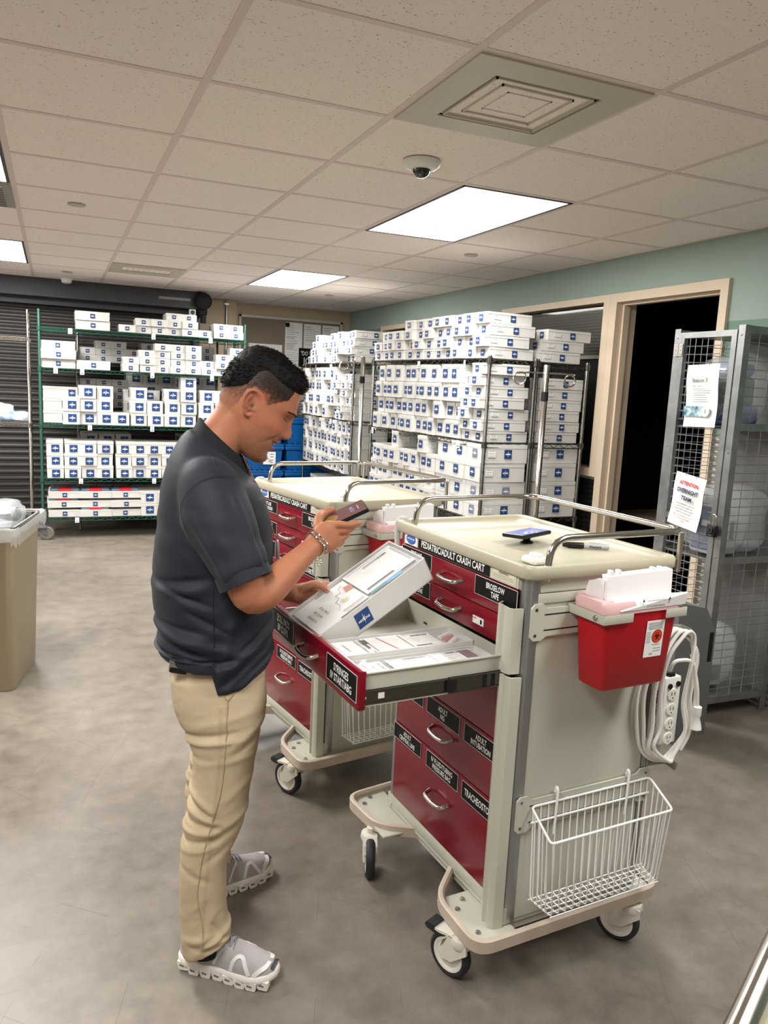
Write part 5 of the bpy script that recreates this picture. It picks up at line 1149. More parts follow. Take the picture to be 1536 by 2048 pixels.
def f1(a, F_):
    a.text(F_, 'Station 3', .020, 3, w=.095, cx=-.012, cy=.075, xs=.8, bold=.005)
    a.text(F_, 'Weekly Checking', .007, 3, w=.055, cx=-.028, cy=.048, bold=.005)
    rr = random.Random(1)
    for k in range(7): wd = rr.uniform(.07, .12); a.rect(F_, wd, .0022, 5, .0, -.05+wd/2, .034-.0105*k)
    a.rect(F_, .135, .05, 4, 0, -.03, -.075); a.disc(F_, .026, 0, 24, .0006, cx=.040, cy=-.075); a.disc(F_, .024, 6 if 0 else 5, 24, .0004, cx=.040, cy=-.075); a.disc(F_, .022, 0, 24, .0008, cx=.040, cy=-.075)
    a.text(F_, '3', .018, 3, cx=.040, cy=-.075, z=.0012)
def f2(a, F_):
    a.text(F_, 'ATTENTION', .019, 2, w=.125, cy=.088, bold=.03); a.text(F_, 'OVERNIGHT', .022, 1, w=.140, cy=.050, bold=.03); a.text(F_, 'TEAM', .020, 1, w=.07, cy=.014, bold=.03)
    for k, t in enumerate(('PLEASE REMEMBER TO GET THE', 'REPORT AND A SCREEN TAG', 'SIGNED SHEET ON DATE WHEN', 'REMOVING FROM CAGE')): a.text(F_, t, .0055, 1, w=(.125, .11, .125, .10)[k], cy=-.018-.014*k, bold=.01)
    for k, t in enumerate(('EMAIL THE INFORMATION TO THE', 'DAY CREW AND EQUIPMENT', 'TEAM')): a.text(F_, t, .0055, 2, w=(.13, .11, .025)[k], cy=-.076-.014*k, bold=.01)
def on_cage(y, z, tilt=0, yawr=0): return frame((GX0-.016, y, z), (-math.sin(yawr), -math.cos(yawr), math.sin(tilt)), (0, math.sin(tilt)*.3, 1))
notice('notice_sheet', on_cage(2.905, 1.578, .03), .200, .300, 'white Station 3 notice in a plastic sleeve hooked on the cage mesh', f1)
notice('notice_sheet', on_cage(2.925, 1.058, -.12), .200, .265, 'white ATTENTION OVERNIGHT TEAM notice hooked low on the cage mesh', f2)
# grey equipment tub standing before the cage, behind the cable
o = empty('equipment_case', ML(2.70, 2.66, 0, .1), 'dark grey plastic case with a black strap standing behind the power strip', 'case')
a = MB(); a.prism([(-.16, 0), (.10, 0), (.10, .50), (.02, .62), (-.16, .66)], -.09, .09, M=frame((0, 0, 0), (1, 0, 0), (0, 0, 1))); a.build('shell', mat('case_grey', rgb(104, 106, 106), .5), o)
a = MB(); a.box((.06, -.0925, .36), (.085, .0925, .50)); a.build('strap', BLKM, o)

# waste bin at the left
BM = ML(-.205, 3.975, 0, math.radians(78))      # local x along the long side (away), local y to the left
o = empty('waste_bin', BM, 'tall beige slim waste bin with a clear liner at the left edge', 'waste bin')
BB = mat('bin_beige', rgb(156, 144, 118), .45, noise=.06, nscale=5)
a = MB(); loft(a, [rrect(.006, .44, .006, .25, .03, 0), rrect(.0, .45, 0, .255, .035, .01), rrect(-.018, .50, -.018, .28, .035, .78), rrect(-.022, .505, -.022, .285, .035, .785), rrect(-.022, .505, -.022, .285, .035, .81), rrect(-.012, .495, -.012, .275, .03, .81), rrect(.012, .435, .012, .24, .03, .1)]); a.build('body', BB, o, 40)
a = MB(); rr = random.Random(3); rings = []
for k, (ins, z) in enumerate(((.018, .60), (.006, .74), (-.004, .80), (-.026, .816), (-.031, .80), (-.030, .77), (-.027, .735))):
    rg = rrect(-.022+ins+.0, .505-ins, -.022+ins, .285-ins, .035, z, 8)
    n_ = len(rg); rings.append([(x+rr.uniform(-.002, .002), y+rr.uniform(-.002, .002), z_+rr.uniform(-.004, .004)*(1 if k < 6 else 5)) for x, y, z_ in rg])
loft(a, rings, cap0=False, cap1=False); a.build('liner', mat('bin_liner', rgb(228, 228, 224), .15, alpha=.42, bump=1, bscale=30, spec=.8), o, 60)
a = MB(); loft(a, [rrect(-.006, .483, -.006, .268, .03, .55), rrect(-.010, .490, -.010, .272, .03, .804), rrect(-.024, .507, -.024, .287, .035, .8135), rrect(-.026, .509, -.026, .289, .035, .79)], cap1=False); a.build('inner_bag', mat('black_bag', rgb(26, 28, 32), .35, bump=.6, bscale=30), o, 60)
crumple('crumpled_bag', BM @ ML(.36, .13, .73), .15, .09, .15, PLAST, 'crumpled clear plastic poking out of the waste bin', 'plastic bag', 4)
# ================================================================= THE MAN
from mathutils import noise as mn
PM = ML(.40, 2.0, 0, math.radians(-12))          # local x: the way he faces, local y: away from the camera, z up
man = empty('person', PM, 'man in dark polo shirt and khaki trousers scanning a carton with a phone', 'person')
def sring(c, a, b, n=40, e=2.0, tilt=0, ab=None, twist=0):
    """superellipse ring: c centre, a half size along x (front), ab (back), b half size along y"""
    out = []
    for i in range(n):
        t = 2*PI*i/n; ct, st = math.cos(t), math.sin(t)
        x = math.copysign(abs(ct)**(2/e), ct)*(a if ct > 0 or ab is None else ab); y = math.copysign(abs(st)**(2/e), st)*b
        x, y = x*math.cos(twist)-y*math.sin(twist), x*math.sin(twist)+y*math.cos(twist)
        out.append((c[0]+x*math.cos(tilt), c[1]+y, c[2]-x*math.sin(tilt)))
    return out
def limb(a, pts, n=28):
    """pts: (x,y,z, r) or (x,y,z, ra, rb, ax) tapered tube with rounded ends"""
    P = [Vector(p[:3]) for p in pts]; R1 = [p[3] for p in pts]
    d0 = (P[0]-P[1]).normalized(); d1 = (P[-1]-P[-2]).normalized(); r0, r1 = R1[0], R1[-1]
    Q = [P[0]+d0*r0*.95, P[0]+d0*r0*.7]+P+[P[-1]+d1*r1*.7, P[-1]+d1*r1*.95]; R = [r0*.3, r0*.7]+R1+[r1*.7, r1*.3]
    a.tube([tuple(q) for q in Q], R, n)
def smoothpts(pts, k=4):
    N_ = len(pts); out = []
    for i in range(N_-1):
        p0 = pts[max(i-1, 0)]; p1 = pts[i]; p2 = pts[i+1]; p3 = pts[min(i+2, N_-1)]
        for j in range(k):
            t = j/k; out.append(tuple(.5*(2*b+(-a+c)*t+(2*a-5*b+4*c-d)*t*t+(-a+3*b-3*c+d)*t**3) for a, b, c, d in zip(p0, p1, p2, p3)))
    out.append(tuple(pts[-1])); return out
def vox(a, size, sm=3, fac=.5):
    me = a.mesh('tmp', [], 0); o = bpy.data.objects.new('tmp', me); COL.objects.link(o)
    r = o.modifiers.new('r', 'REMESH'); r.mode = 'VOXEL'; r.voxel_size = size; r.adaptivity = 0
    if sm: s = o.modifiers.new('s', 'SMOOTH'); s.factor = fac; s.iterations = sm
    bpy.context.view_layer.update(); dg = bpy.context.evaluated_depsgraph_get()
    m2 = bpy.data.meshes.new_from_object(o.evaluated_get(dg)); bpy.data.objects.remove(o); bpy.data.meshes.remove(me)
    return m2
def coords(me):
    v = np.empty(len(me.vertices)*3, 'f'); me.vertices.foreach_get('co', v); return v.reshape(-1, 3).astype('d')
def normals(me):
    v = np.empty(len(me.vertices)*3, 'f'); me.vertex_normals.foreach_get('vector', v); return v.reshape(-1, 3).astype('d')
def setco(me, v): me.vertices.foreach_set('co', v.astype('f').ravel()); me.update()
def setcol(me, c):
    at = me.color_attributes.new('tone', 'FLOAT_COLOR', 'POINT'); d = np.ones((len(me.vertices), 4), 'f'); d[:, :3] = c; at.data.foreach_set('color', d.ravel())
def finish(me, name, m, parent=man, label=None):
    for mm in (m if isinstance(m, list) else [m]): me.materials.append(mm)
    me.polygons.foreach_set('use_smooth', [True]*len(me.polygons)); me.name = name
    return link(name, me, parent, label)
G = lambda x, m, s: np.exp(-((x-m)/s)**2)
def tone_mat(name, rough, bump, bscale, spec=.4, sss=0, noise=.0, mul=None, weave=False):
    m = mat(name, (1, 1, 1, 1), rough, spec=spec, sss=sss); nt = m.node_tree; b = nt.nodes['Principled BSDF']; N = nt.nodes.new; L = nt.links.new
    at = N('ShaderNodeAttribute'); at.attribute_name = 'tone'; tc = N('ShaderNodeTexCoord')
    n = N('ShaderNodeTexNoise'); n.inputs['Scale'].default_value = 90; n.inputs['Detail'].default_value = 4; L(tc.outputs['Object'], n.inputs['Vector'])
    r = N('ShaderNodeMapRange'); r.inputs[3].default_value = 1-noise; r.inputs[4].default_value = 1+noise; L(n.outputs['Fac'], r.inputs[0])
    mx = N('ShaderNodeVectorMath'); mx.operation = 'MULTIPLY'; L(at.outputs['Color'], mx.inputs[0]); L(r.outputs[0], mx.inputs[1]); L(mx.outputs[0], b.inputs['Base Color'])
    n2 = N('ShaderNodeTexNoise'); n2.inputs['Scale'].default_value = bscale; n2.inputs['Detail'].default_value = 3; L(tc.outputs['Object'], n2.inputs['Vector'])
    bp = N('ShaderNodeBump'); bp.inputs['Strength'].default_value = bump; bp.inputs['Distance'].default_value = .0015; L(n2.outputs['Fac'], bp.inputs['Height']); L(bp.outputs[0], b.inputs['Normal'])
    return m
# ---- head in its own frame: f forward, y away, u up along the face
CT, ST = .886, .463
def HB(f, y, u): return (.08+f*CT+u*ST, y, 1.47-f*ST+u*CT)
def BH(v): d0 = v[:, 0]-.08; d2 = v[:, 2]-1.47; return d0*CT-d2*ST, v[:, 1], d0*ST+d2*CT
#  u,   front, back, halfwidth, exponent
HR = [(-.119, .070, .030, .016, 2.0), (-.114, .078, .012, .028, 2.1), (-.105, .081, -.004, .037, 2.2), (-.092, .0800, -.022, .046, 2.25), (-.076, .0790, -.040, .0535, 2.3), (-.060, .0795, -.060, .059, 2.3), (-.044, .0815, -.080, .063, 2.3), (-.028, .0830, -.090, .067, 2.3), (-.012, .0835, -.097, .0695, 2.3),
      (.004, .0845, -.101, .0705, 2.3), (.02, .0870, -.104, .0720, 2.25), (.036, .0930, -.105, .0740, 2.2), (.052, .0915, -.105, .0755, 2.15), (.068, .0885, -.104, .0760, 2.1), (.084, .0820, -.101, .0745, 2.1), (.1, .0710, -.095, .0700, 2.05), (.115, .0540, -.084, .0610, 2), (.128, .0330, -.066, .0470, 2), (.137, .0100, -.045, .0300, 2), (.141, -.008, -.03, .012, 2)]
def head_surface(NU=96, NA=150):
    us = np.array([r[0] for r in HR]); tt = np.linspace(0, 1, NU); U_ = us[0]+(us[-1]-us[0])*(tt-.0*np.sin(2*PI*tt))
    f_ = np.interp(U_, us, [r[1] for r in HR]); b_ = np.interp(U_, us, [r[2] for r in HR]); w_ = np.interp(U_, us, [r[3] for r in HR]); e_ = np.interp(U_, us, [r[4] for r in HR])
    k = np.array([1, 2, 3, 2, 1.])/9
    for _ in range(3):
        for A_ in (f_, b_, w_): A_[2:-2] = np.convolve(A_, k, 'valid')
    an = np.linspace(0, 2*PI, NA, endpoint=False); ca, sa = np.cos(an), np.sin(an); out = []
    for i in range(NU):
        c = (f_[i]+b_[i])/2; a = (f_[i]-b_[i])/2; p = 2/e_[i]
        x = c+a*np.sign(ca)*np.abs(ca)**p; y = w_[i]*np.sign(sa)*np.abs(sa)**p; u = np.full(NA, U_[i])
        out.append(np.stack([x, y, u], 1))
    return np.array(out), ca
HS, HCA = head_surface()
def face(V):
    f, y, u = V[..., 0].copy(), V[..., 1].copy(), V[..., 2].copy(); fr = np.clip((f-.01)/.05, 0, 1); ay = np.abs(y)
    # nose ridge
    N_ = np.interp(u, [-.040, -.0345, -.029, -.021, -.006, .008, .022, .034], [0, .010, .0245, .031, .0255, .0150, .0085, 0.0])
    sy = np.interp(u, [-.035, -.024, -.01, .02], [.0120, .0125, .0095, .0085]); f += fr*N_*np.exp(-(ay/sy)**2.2)
    f += fr*.0075*G(ay, .0145, .0062)*G(u, -.0265, .0075)                    # nostril wings
    f -= fr*.0040*G(ay, .008, .004)*G(u, -.0355, .0035)
    f -= fr*.0145*G(ay, .032, .0145)*G(u, .017, .0115)                       # eye sockets
    f += fr*.0085*G(ay, .031, .0125)*G(u, .014, .0085)                      # lids
    f += fr*.0080*G(ay, .022, .026)*G(u, .0365, .0075)                        # brow ridge
    f += fr*.0095*G(ay, .042, .017)*G(u, -.017, .016); y += np.sign(y)*.004*G(ay, .055, .02)*G(u, -.01, .02)*fr   # smiling cheek
    f -= fr*.0075*G(ay+.55*(u+.04), .0365, .0042)*G(u, -.043, .015); f += fr*.0050*G(ay+.5*(u+.03), .046, .008)*G(u, -.036, .016)          # smile fold
    f += fr*(.0125*G(u, -.046, .0055)*np.exp(-(ay/.021)**2)+.0085*G(u, -.0665, .006)*np.exp(-(ay/.018)**2)+.0045*G(u, -.060, .020)*np.exp(-(ay/.026)**2))
    f -= fr*.0125*G(u-9*ay*ay, -.0570, .0042)*np.exp(-(ay/.0315)**4)                  # open smile
    f -= fr*.0045*G(u, -.0820, .0055)*np.exp(-(ay/.022)**2); f += fr*.0060*G(u, -.099, .011)*np.exp(-(ay/.024)**2)
    return np.stack([f, y, u], -1)
HV = face(HS)
B = MB()
NU, NA = HV.shape[:2]; vs = [HB(*p) for p in HV.reshape(-1, 3)]
F = [tuple(range(NA-1, -1, -1)), tuple(range((NU-1)*NA, NU*NA))]+[(i*NA+j, i*NA+(j+1) % NA, (i+1)*NA+(j+1) % NA, (i+1)*NA+j) for i in range(NU-1) for j in range(NA)]
B.add(vs, F)
def ear(sgn):
    o = lambda f, u, y: HB(f, sgn*y, u)
    rim = [(-.010, -.010, .0665), (-.004, .012, .069), (-.009, .030, .071), (-.022, .041, .078), (-.036, .038, .084), (-.043, .024, .087), (-.041, .006, .085), (-.032, -.010, .081), (-.020, -.022, .075), (-.011, -.019, .070)]
    B.tube([o(*p) for p in smoothpts([(f, u, y) for f, u, y in rim], 4)], [.0034]*(4*(len(rim)-1)-6)+[.0045]*7, 8)
    pts = [(f, u, y-.004) for f, u, y in rim]
    V = [o(*p) for p in pts]+[o(p[0]*.96-.001, p[1]*.95, p[2]-.010) for p in pts]; n = len(pts)
    B.add(V, [tuple(range(n)), tuple(range(2*n-1, n-1, -1))]+[(i, (i+1) % n, n+(i+1) % n, n+i) for i in range(n)])
    B.tube([o(*p) for p in smoothpts([(-.030, .026, .079), (-.033, .010, .079), (-.024, -.004, .075), (-.014, -.006, .072)], 4)], .0036, 8)
    B.tube([o(-.008, .003, .070), o(-.006, -.004, .070)], .004, 8)
for s_ in (-1, 1): ear(s_)
# neck
def ringloft(a, rings): loft(a, rings)
ringloft(B, [sring(*r) for r in [((-.050, 0, 1.30), .060, .075, 36, 2), ((-.030, 0, 1.355), .062, .066, 36, 2, .45), ((-.012, 0, 1.385), .061, .062, 36, 2, .55), ((.008, 0, 1.413), .059, .060, 36, 2, .6), ((.026, 0, 1.440), .058, .060, 36, 2, .55), ((.045, 0, 1.480), .055, .058, 36, 2, .5)]])
# trunk (inside the clothes)
ringloft(B, [sring((c, 0, z), a, b, 44, 2.3) for z, c, a, b in [(.76, -.008, .080, .12), (.88, -.012, .090, .13), (1.0, -.015, .105, .14), (1.15, -.018, .110, .150), (1.26, -.026, .090, .155), (1.32, -.035, .072, .135), (1.36, -.035, .055, .07)]])
limb(B, [(-.008, -.078, .80, .066), (.0, -.11, .55, .055), (-.032, -.150, .30, .045), (-.028, -.165, .09, .034)])
limb(B, [(-.008, .078, .80, .066), (-.0, .105, .55, .055), (-.03, .12, .30, .045), (-.028, .132, .09, .034)])
# right arm (camera side) and left arm
limb(B, smoothpts([(-.020, -.145, 1.275, .040), (.006, -.192, 1.205, .043), (.038, -.232, 1.120, .046), (.056, -.243, 1.068, .0435), (.074, -.238, 1.040, .0425), (.105, -.222, 1.048, .0435), (.140, -.192, 1.072, .0400), (.185, -.150, 1.105, .0315), (.218, -.118, 1.129, .0265), (.236, -.104, 1.143, .0262)], 3))
limb(B, smoothpts([(-.020, .145, 1.275, .040), (.006, .192, 1.195, .043), (.030, .228, 1.08, .044), (.048, .226, 1.015, .0415), (.080, .205, .990, .0415), (.120, .170, .972, .037), (.165, .135, .956, .0290), (.195, .120, .951, .0255), (.212, .112, .951, .0262)], 3))
def hand(root, axis, width, thick, palm, fingers, thumb):
    """palm as a flattened loft plus separate fingers"""
    ax = Vector(axis).normalized(); wd = Vector(width); wd = (wd-ax*wd.dot(ax)).normalized(); th_ = ax.cross(wd)
    R0 = Vector(root); rings = []
    for d, hw, ht, off in palm:
        c = R0+ax*d+th_*off; rings.append([tuple(c+wd*(hw*math.copysign(abs(math.cos(t))**.8, math.cos(t)))+th_*(ht*math.copysign(abs(math.sin(t))**.9, math.sin(t)))) for t in [2*PI*i/28 for i in range(28)]])
    loft(B, rings)
    for fg in fingers+[thumb]:
        pts = smoothpts([tuple(p)+(r,) for p, r in fg], 4); limb(B, pts, 14)
# right hand: back of the hand to the camera, phone resting in it
W_ = (-.53, -.10, .85)
hand((.228, -.110, 1.135), (.062, .030, .036), W_, None,
     [(-.012, .026, .023, 0), (.0, .028, .022, 0), (.016, .034, .0185, 0), (.034, .040, .0165, 0), (.052, .0405, .0150, 0), (.066, .0385, .0125, 0), (.074, .034, .009, 0)],
     [[((.268, -.080, 1.186), .0105), ((.296, -.083, 1.188), .0098), ((.322, -.080, 1.187), .0090), ((.350, -.070, 1.190), .0076)],
      [((.280, -.076, 1.168), .0108), ((.305, -.077, 1.171), .0100), ((.326, -.068, 1.173), .0090), ((.342, -.050, 1.180), .0078)],
      [((.288, -.074, 1.150), .0105), ((.310, -.068, 1.152), .0095), ((.322, -.052, 1.158), .0086), ((.326, -.034, 1.166), .0074)],
      [((.290, -.072, 1.132), .0092), ((.305, -.064, 1.136), .0084), ((.311, -.048, 1.142), .0076), ((.312, -.034, 1.150), .0066)]],
     [((.240, -.085, 1.178), .0135), ((.246, -.055, 1.198), .0125), ((.262, -.026, 1.207), .0108), ((.284, -.016, 1.216), .0092)])
# left hand: thumb over the carton's edge, fingers behind and under it
hand((.205, .114, .951), (.075, -.012, -.002), (.10, -.25, .9), None,
     [(-.012, .025, .022, 0), (.0, .027, .021, 0), (.016, .034, .0185, 0), (.034, .038, .0165, 0), (.052, .037, .0150, 0), (.064, .033, .010, 0)],
     [[((.262, .112, .975), .0100), ((.290, .118, .978), .0095), ((.314, .112, .972), .0088), ((.336, .104, .966), .0076)],
      [((.266, .110, .957), .0102), ((.296, .117, .956), .0096), ((.320, .110, .950), .0088), ((.340, .100, .942), .0078)],
      [((.264, .108, .938), .0100), ((.290, .114, .934), .0094), ((.312, .106, .926), .0086), ((.328, .094, .918), .0074)],
      [((.258, .106, .920), .0088), ((.278, .110, .914), .0082), ((.294, .102, .907), .0075), ((.306, .092, .902), .0065)]],
     [((.222, .100, .966), .0135), ((.244, .082, .984), .0125), ((.264, .070, .989), .0112), ((.282, .066, .979), .0102), ((.290, .064, .970), .0088)])
bm_ = vox(B, .0034, 2, .5)
v = coords(bm_); nrm = normals(bm_)
hf, hy, hu = BH(v); inhead = (v[:, 2] > 1.30) & (hu > -.13)
SK = np.array(rgb(178, 124, 90)[:3]); RED_ = np.array(rgb(176, 104, 82)[:3]); STB = np.array(rgb(128, 92, 72)[:3]); FADE = np.array(rgb(40, 31, 26)[:3]); LIP = np.array(rgb(142, 84, 76)[:3])
def inpoly(px, py, poly):
    c = np.zeros(len(px), bool); n = len(poly)
    for i in range(n):
        x0, y0 = poly[i]; x1, y1 = poly[(i+1) % n]
        m_ = ((y0 > py) != (y1 > py)); xi = (x1-x0)*(py-y0)/((y1-y0) if y1 != y0 else 1e-9)+x0; c ^= m_ & (px < xi)
    return c
nz = np.array([mn.noise(Vector(p)*160) for p in v.tolist()]); nz2 = np.array([mn.noise(Vector(p)*38) for p in v.tolist()])
col = np.tile(SK, (len(v), 1))
def blend(c, t, m_): return c*(1-m_[:, None])+t*m_[:, None]
col = blend(col, RED_, np.clip(.5*nz2+.35, 0, .5))
col = blend(col, RED_, inhead*.65*G(np.abs(hy), .05, .03)*G(hu, -.012, .03)*(hf > 0))
jaw = inhead*np.clip(G(hu, -.085, .045)*np.clip((hf+.02)/.05, 0, 1), 0, 1)*(.62+.30*nz)*np.clip(1-np.clip((hu+.03)/.02, 0, 1), 0, 1); col = blend(col, STB, np.clip(jaw, 0, .75))
must = inhead*(hf > .075)*G(hu, -.039, .0042)*np.exp(-(np.abs(hy)/.024)**4); col = blend(col, STB*.6, np.clip(must*.7, 0, 1))
lip = inhead*(hf > .072)*np.clip(G(hu, -.0475, .0042)+G(hu, -.0665, .0045), 0, 1)*np.exp(-(np.abs(hy)/.022)**4); col = blend(col, LIP, np.clip(lip*.9, 0, 1))
mo = inhead*(hf > .055)*G(hu-9*hy*hy, -.0572, .0026)*np.exp(-(np.abs(hy)/.030)**6); col = blend(col, np.array([.03, .01, .01]), np.clip(mo*1.2, 0, 1))
FP = [(.060, .14), (.062, .098), (.058, .062), (.034, .042), (.015, .024), (-.003, .040), (-.03, .046), (-.046, .034), (-.047, .014), (-.052, -.010), (-.060, -.045), (-.078, -.062), (-.14, -.060), (-.14, .16)]
jx, ju = hf+.0025*nz, hu+.0025*nz
fd = inhead & inpoly(jx, ju, FP) & ~((np.abs(hy) > .0745) & (hf > -.05) & (hf < 0) & (hu < .045))
fade = np.where(fd, np.clip(.70+.18*nz+(hu-.035)*8.5, .32, .98), 0); fade *= np.clip((hu+.07)/.06, .1, 1); fade = np.where(fd & (hf < -.03), np.maximum(fade, .9*np.exp(-np.clip(np.interp(-hf, [.04, .06, .08, .106], [.07, .036, .022, .004])-hu, 0, 1)/.016)), fade); col = blend(col, FADE, fade)
ear_ = inhead*(np.abs(hy) > .073)*(np.abs(hf+.02) < .03)*(np.abs(hu-.01) < .04); col = blend(col, RED_*.95, ear_*.6)
canal = inhead*G(hf, -.016, .006)*G(hu, .004, .008)*(np.abs(hy) > .06); col = blend(col, np.array([.06, .02, .012]), np.clip(canal*.9, 0, 1))
palm_ = (np.abs(v[:, 0]-.25) < .06) & (v[:, 1] > .05) & (v[:, 2] < 1.02); col = blend(col, np.array(rgb(182, 126, 104)[:3]), palm_*.6)
setcol(bm_, col)
SKM = tone_mat('skin', .5, .25, 420, .35, sss=.12, noise=.06)
body = finish(bm_, 'body', SKM)
# nails of the two visible thumbs / index, teeth
def surf(yy, uu, off=.0006):
    k = int(np.argmin(np.abs(HV[:, 0, 2]-uu))); row = HV[k]; fm = row[row[:, 0] > .02]; o_ = np.argsort(fm[:, 1]); return HB(float(np.interp(yy, fm[o_, 1], fm[o_, 0]))+off, yy, uu)
a = MB()
for k in range(6): t = -.8+.32*k; a.box((-.0022, -.0026, -.0028), (.0022, .0026, .0028), M=Matrix.Translation(HB(.0825-.010*abs(t)**1.7, .0165*t, -.0525)) @ Matrix.Rotation(.48, 4, 'Y') @ Matrix.Rotation(t*.8, 4, 'Z'))
a.build('teeth', mat('teeth_enamel', rgb(226, 218, 200), .3), man)
HAIRM = mat('black_hair', rgb(16, 13, 12), .55, spec=.25, noise=.3, nscale=300, bump=.8, bscale=700)
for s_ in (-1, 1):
    P = [surf(s_*(.0185+.0054*k), .0125+.0013*k-.0012*math.sin(.6*k), .0006) for k in range(6)]
    a = MB(); a.tube(smoothpts(P, 3), [.0004]+[.0008]*14+[.0004], 6); a.build('eyelashes', HAIRM, man)
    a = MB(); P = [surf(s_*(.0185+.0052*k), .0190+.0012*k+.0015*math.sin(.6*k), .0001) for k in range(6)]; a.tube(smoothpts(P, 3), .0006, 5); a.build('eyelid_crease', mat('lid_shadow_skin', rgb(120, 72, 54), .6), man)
    a = MB(); r0_ = random.Random(5)
    for _ in range(230):
        t = r0_.random(); yy = s_*(.010+.040*t); uu = .0310+.0065*math.sin(2.2*t+.2)+r0_.uniform(-.0028, .0028)*(1-.5*t)
        p = Vector(surf(yy, uu, .0002)); q = Vector(surf(yy+s_*.0045, uu+r0_.uniform(0, .0015), .0012)); a.tube([tuple(p), tuple(q)], [.00026, .0001], 3, caps=False)
    a.build('eyebrow', mat('brow_hair', rgb(46, 34, 28), .7), man)
a = MB(); a.lathe([(.0062, -.0008), (.006, .0008), (.0005, .0012)], 14, M=frame((.2895, .0605, .9795), (.8, -.1, -.45), (.1, 1, 0))); a.build('fingernail', mat('nail', rgb(226, 186, 160), .25), man)
# ---- hair: a shell grown off the scalp with a raised front
BP = [(.110, .17), (.106, .112), (.090, .094), (.069, .090), (.040, .088), (.018, .090), (-.002, .096), (-.018, .100), (-.030, .098), (-.040, .086), (-.046, .066), (-.050, .048), (-.060, .036), (-.080, .022), (-.106, .004), (-.15, .0), (-.15, .18)]
HS2, _ = head_surface(130, 210)
P_ = HS2.reshape(-1, 3); f, y, u = P_.T
NR = P_-np.array([-.008, 0, .035]); NR /= np.linalg.norm(NR, axis=1)[:, None]
def edge_d(px, py, poly):
    d = np.full(len(px), 9.)
    for i in range(len(poly)):
        a_ = np.array(poly[i]); b_ = np.array(poly[(i+1) % len(poly)]); ab = b_-a_; t = np.clip(((px-a_[0])*ab[0]+(py-a_[1])*ab[1])/(ab@ab), 0, 1); d = np.minimum(d, np.hypot(px-a_[0]-t*ab[0], py-a_[1]-t*ab[1]))
    return d
nzz = np.array([mn.noise(Vector((p[0]*170, p[1]*170, p[2]*60))) for p in P_.tolist()]); nz3 = np.array([mn.noise(Vector(p)*300) for p in P_.tolist()])
ins = inpoly(f, u, BP); dd_ = edge_d(f, u, BP)*np.where(ins, 1, -1)
topf = np.clip((u-.085)/.04, 0, 1); fr_ = np.clip((f-.015)/.055, 0, 1)
thick = .004+.010*topf+.012*fr_*topf+.004*np.clip((-f-.02)/.05, 0, 1)*np.clip(u/.08, 0, 1)
T_ = np.where(dd_ > 0, thick*np.clip(dd_/.016, 0, 1)**.8+.0015*nzz*np.clip(dd_/.01, 0, 1)+.0008*nz3, -.006)
T_ = np.where((dd_ > 0), np.maximum(T_, .0008), T_)
Q_ = P_+NR*T_[:, None]; Q_[:, 0] += np.where(dd_ > 0, .022*fr_*topf*np.clip(dd_/.01, 0, 1), 0); Q_[:, 2] += np.where(dd_ > 0, -.004*fr_*(u > .09), 0)
H_ = MB(); NU2, NA2 = 130, 210
H_.add([HB(*p) for p in Q_], [tuple(range(NA2-1, -1, -1)), tuple(range((NU2-1)*NA2, NU2*NA2))]+[(i*NA2+j, i*NA2+(j+1) % NA2, (i+1)*NA2+(j+1) % NA2, (i+1)*NA2+j) for i in range(NU2-1) for j in range(NA2)])
rr = random.Random(11); cand_top = [i for i in range(len(P_)) if u[i] > .118]; cand = [i for i in range(len(P_)) if dd_[i] > .002 and u[i] > .02]
for _ in range(4200):
    i = rr.choice(cand if _ < 2600 else cand_top); p = Vector(Q_[i]); n_ = Vector(NR[i]); frn = fr_[i]*topf[i]
    g_ = Vector((.75*(1 if u[i] > .09 else -.3), rr.uniform(-.3, .3), -.35 if u[i] < .09 else rr.uniform(-.1, .35))); g_ = g_-n_*min(0, g_.dot(n_)); d = (n_*(.35+.9*frn)+g_).normalized(); L_ = rr.uniform(.005, .0095)+.014*frn*rr.random()
    q = p-n_*.002; m_ = q+d*L_*.6; e_ = m_+(d+Vector((rr.uniform(-.4, .4), rr.uniform(-.3, .3), rr.uniform(-.3, .4)))*.7).normalized()*L_*.5
    H_.tube([HB(*q), HB(*m_), HB(*e_)], [.0008, .0007, .00015], 4)
fi = inpoly(f, u, FP); ed = edge_d(f, u, FP)
c2 = [i for i in range(len(P_)) if fi[i] and ed[i] > .002 and u[i] > .0 and not (abs(y[i]) > .066 and -.046 < f[i] < -.002 and u[i] < .046)]
for _ in range(9000):
    i = rr.choice(c2)
    if rr.random() > .15+max(0, (u[i]+.0)/.09): continue
    p = Vector(P_[i]); n_ = Vector(NR[i]); d = (n_*.45+Vector((.55 if f[i] > -.03 else -.2, rr.uniform(-.3, .3), -.75+rr.uniform(-.3, .3)))).normalized(); L_ = rr.uniform(.002, .0048)
    H_.tube([HB(*(p-n_*.0006)), HB(*(p+d*L_))], [.00036, .00012], 3, caps=False)
H_.build('hair', HAIRM, man, 60)

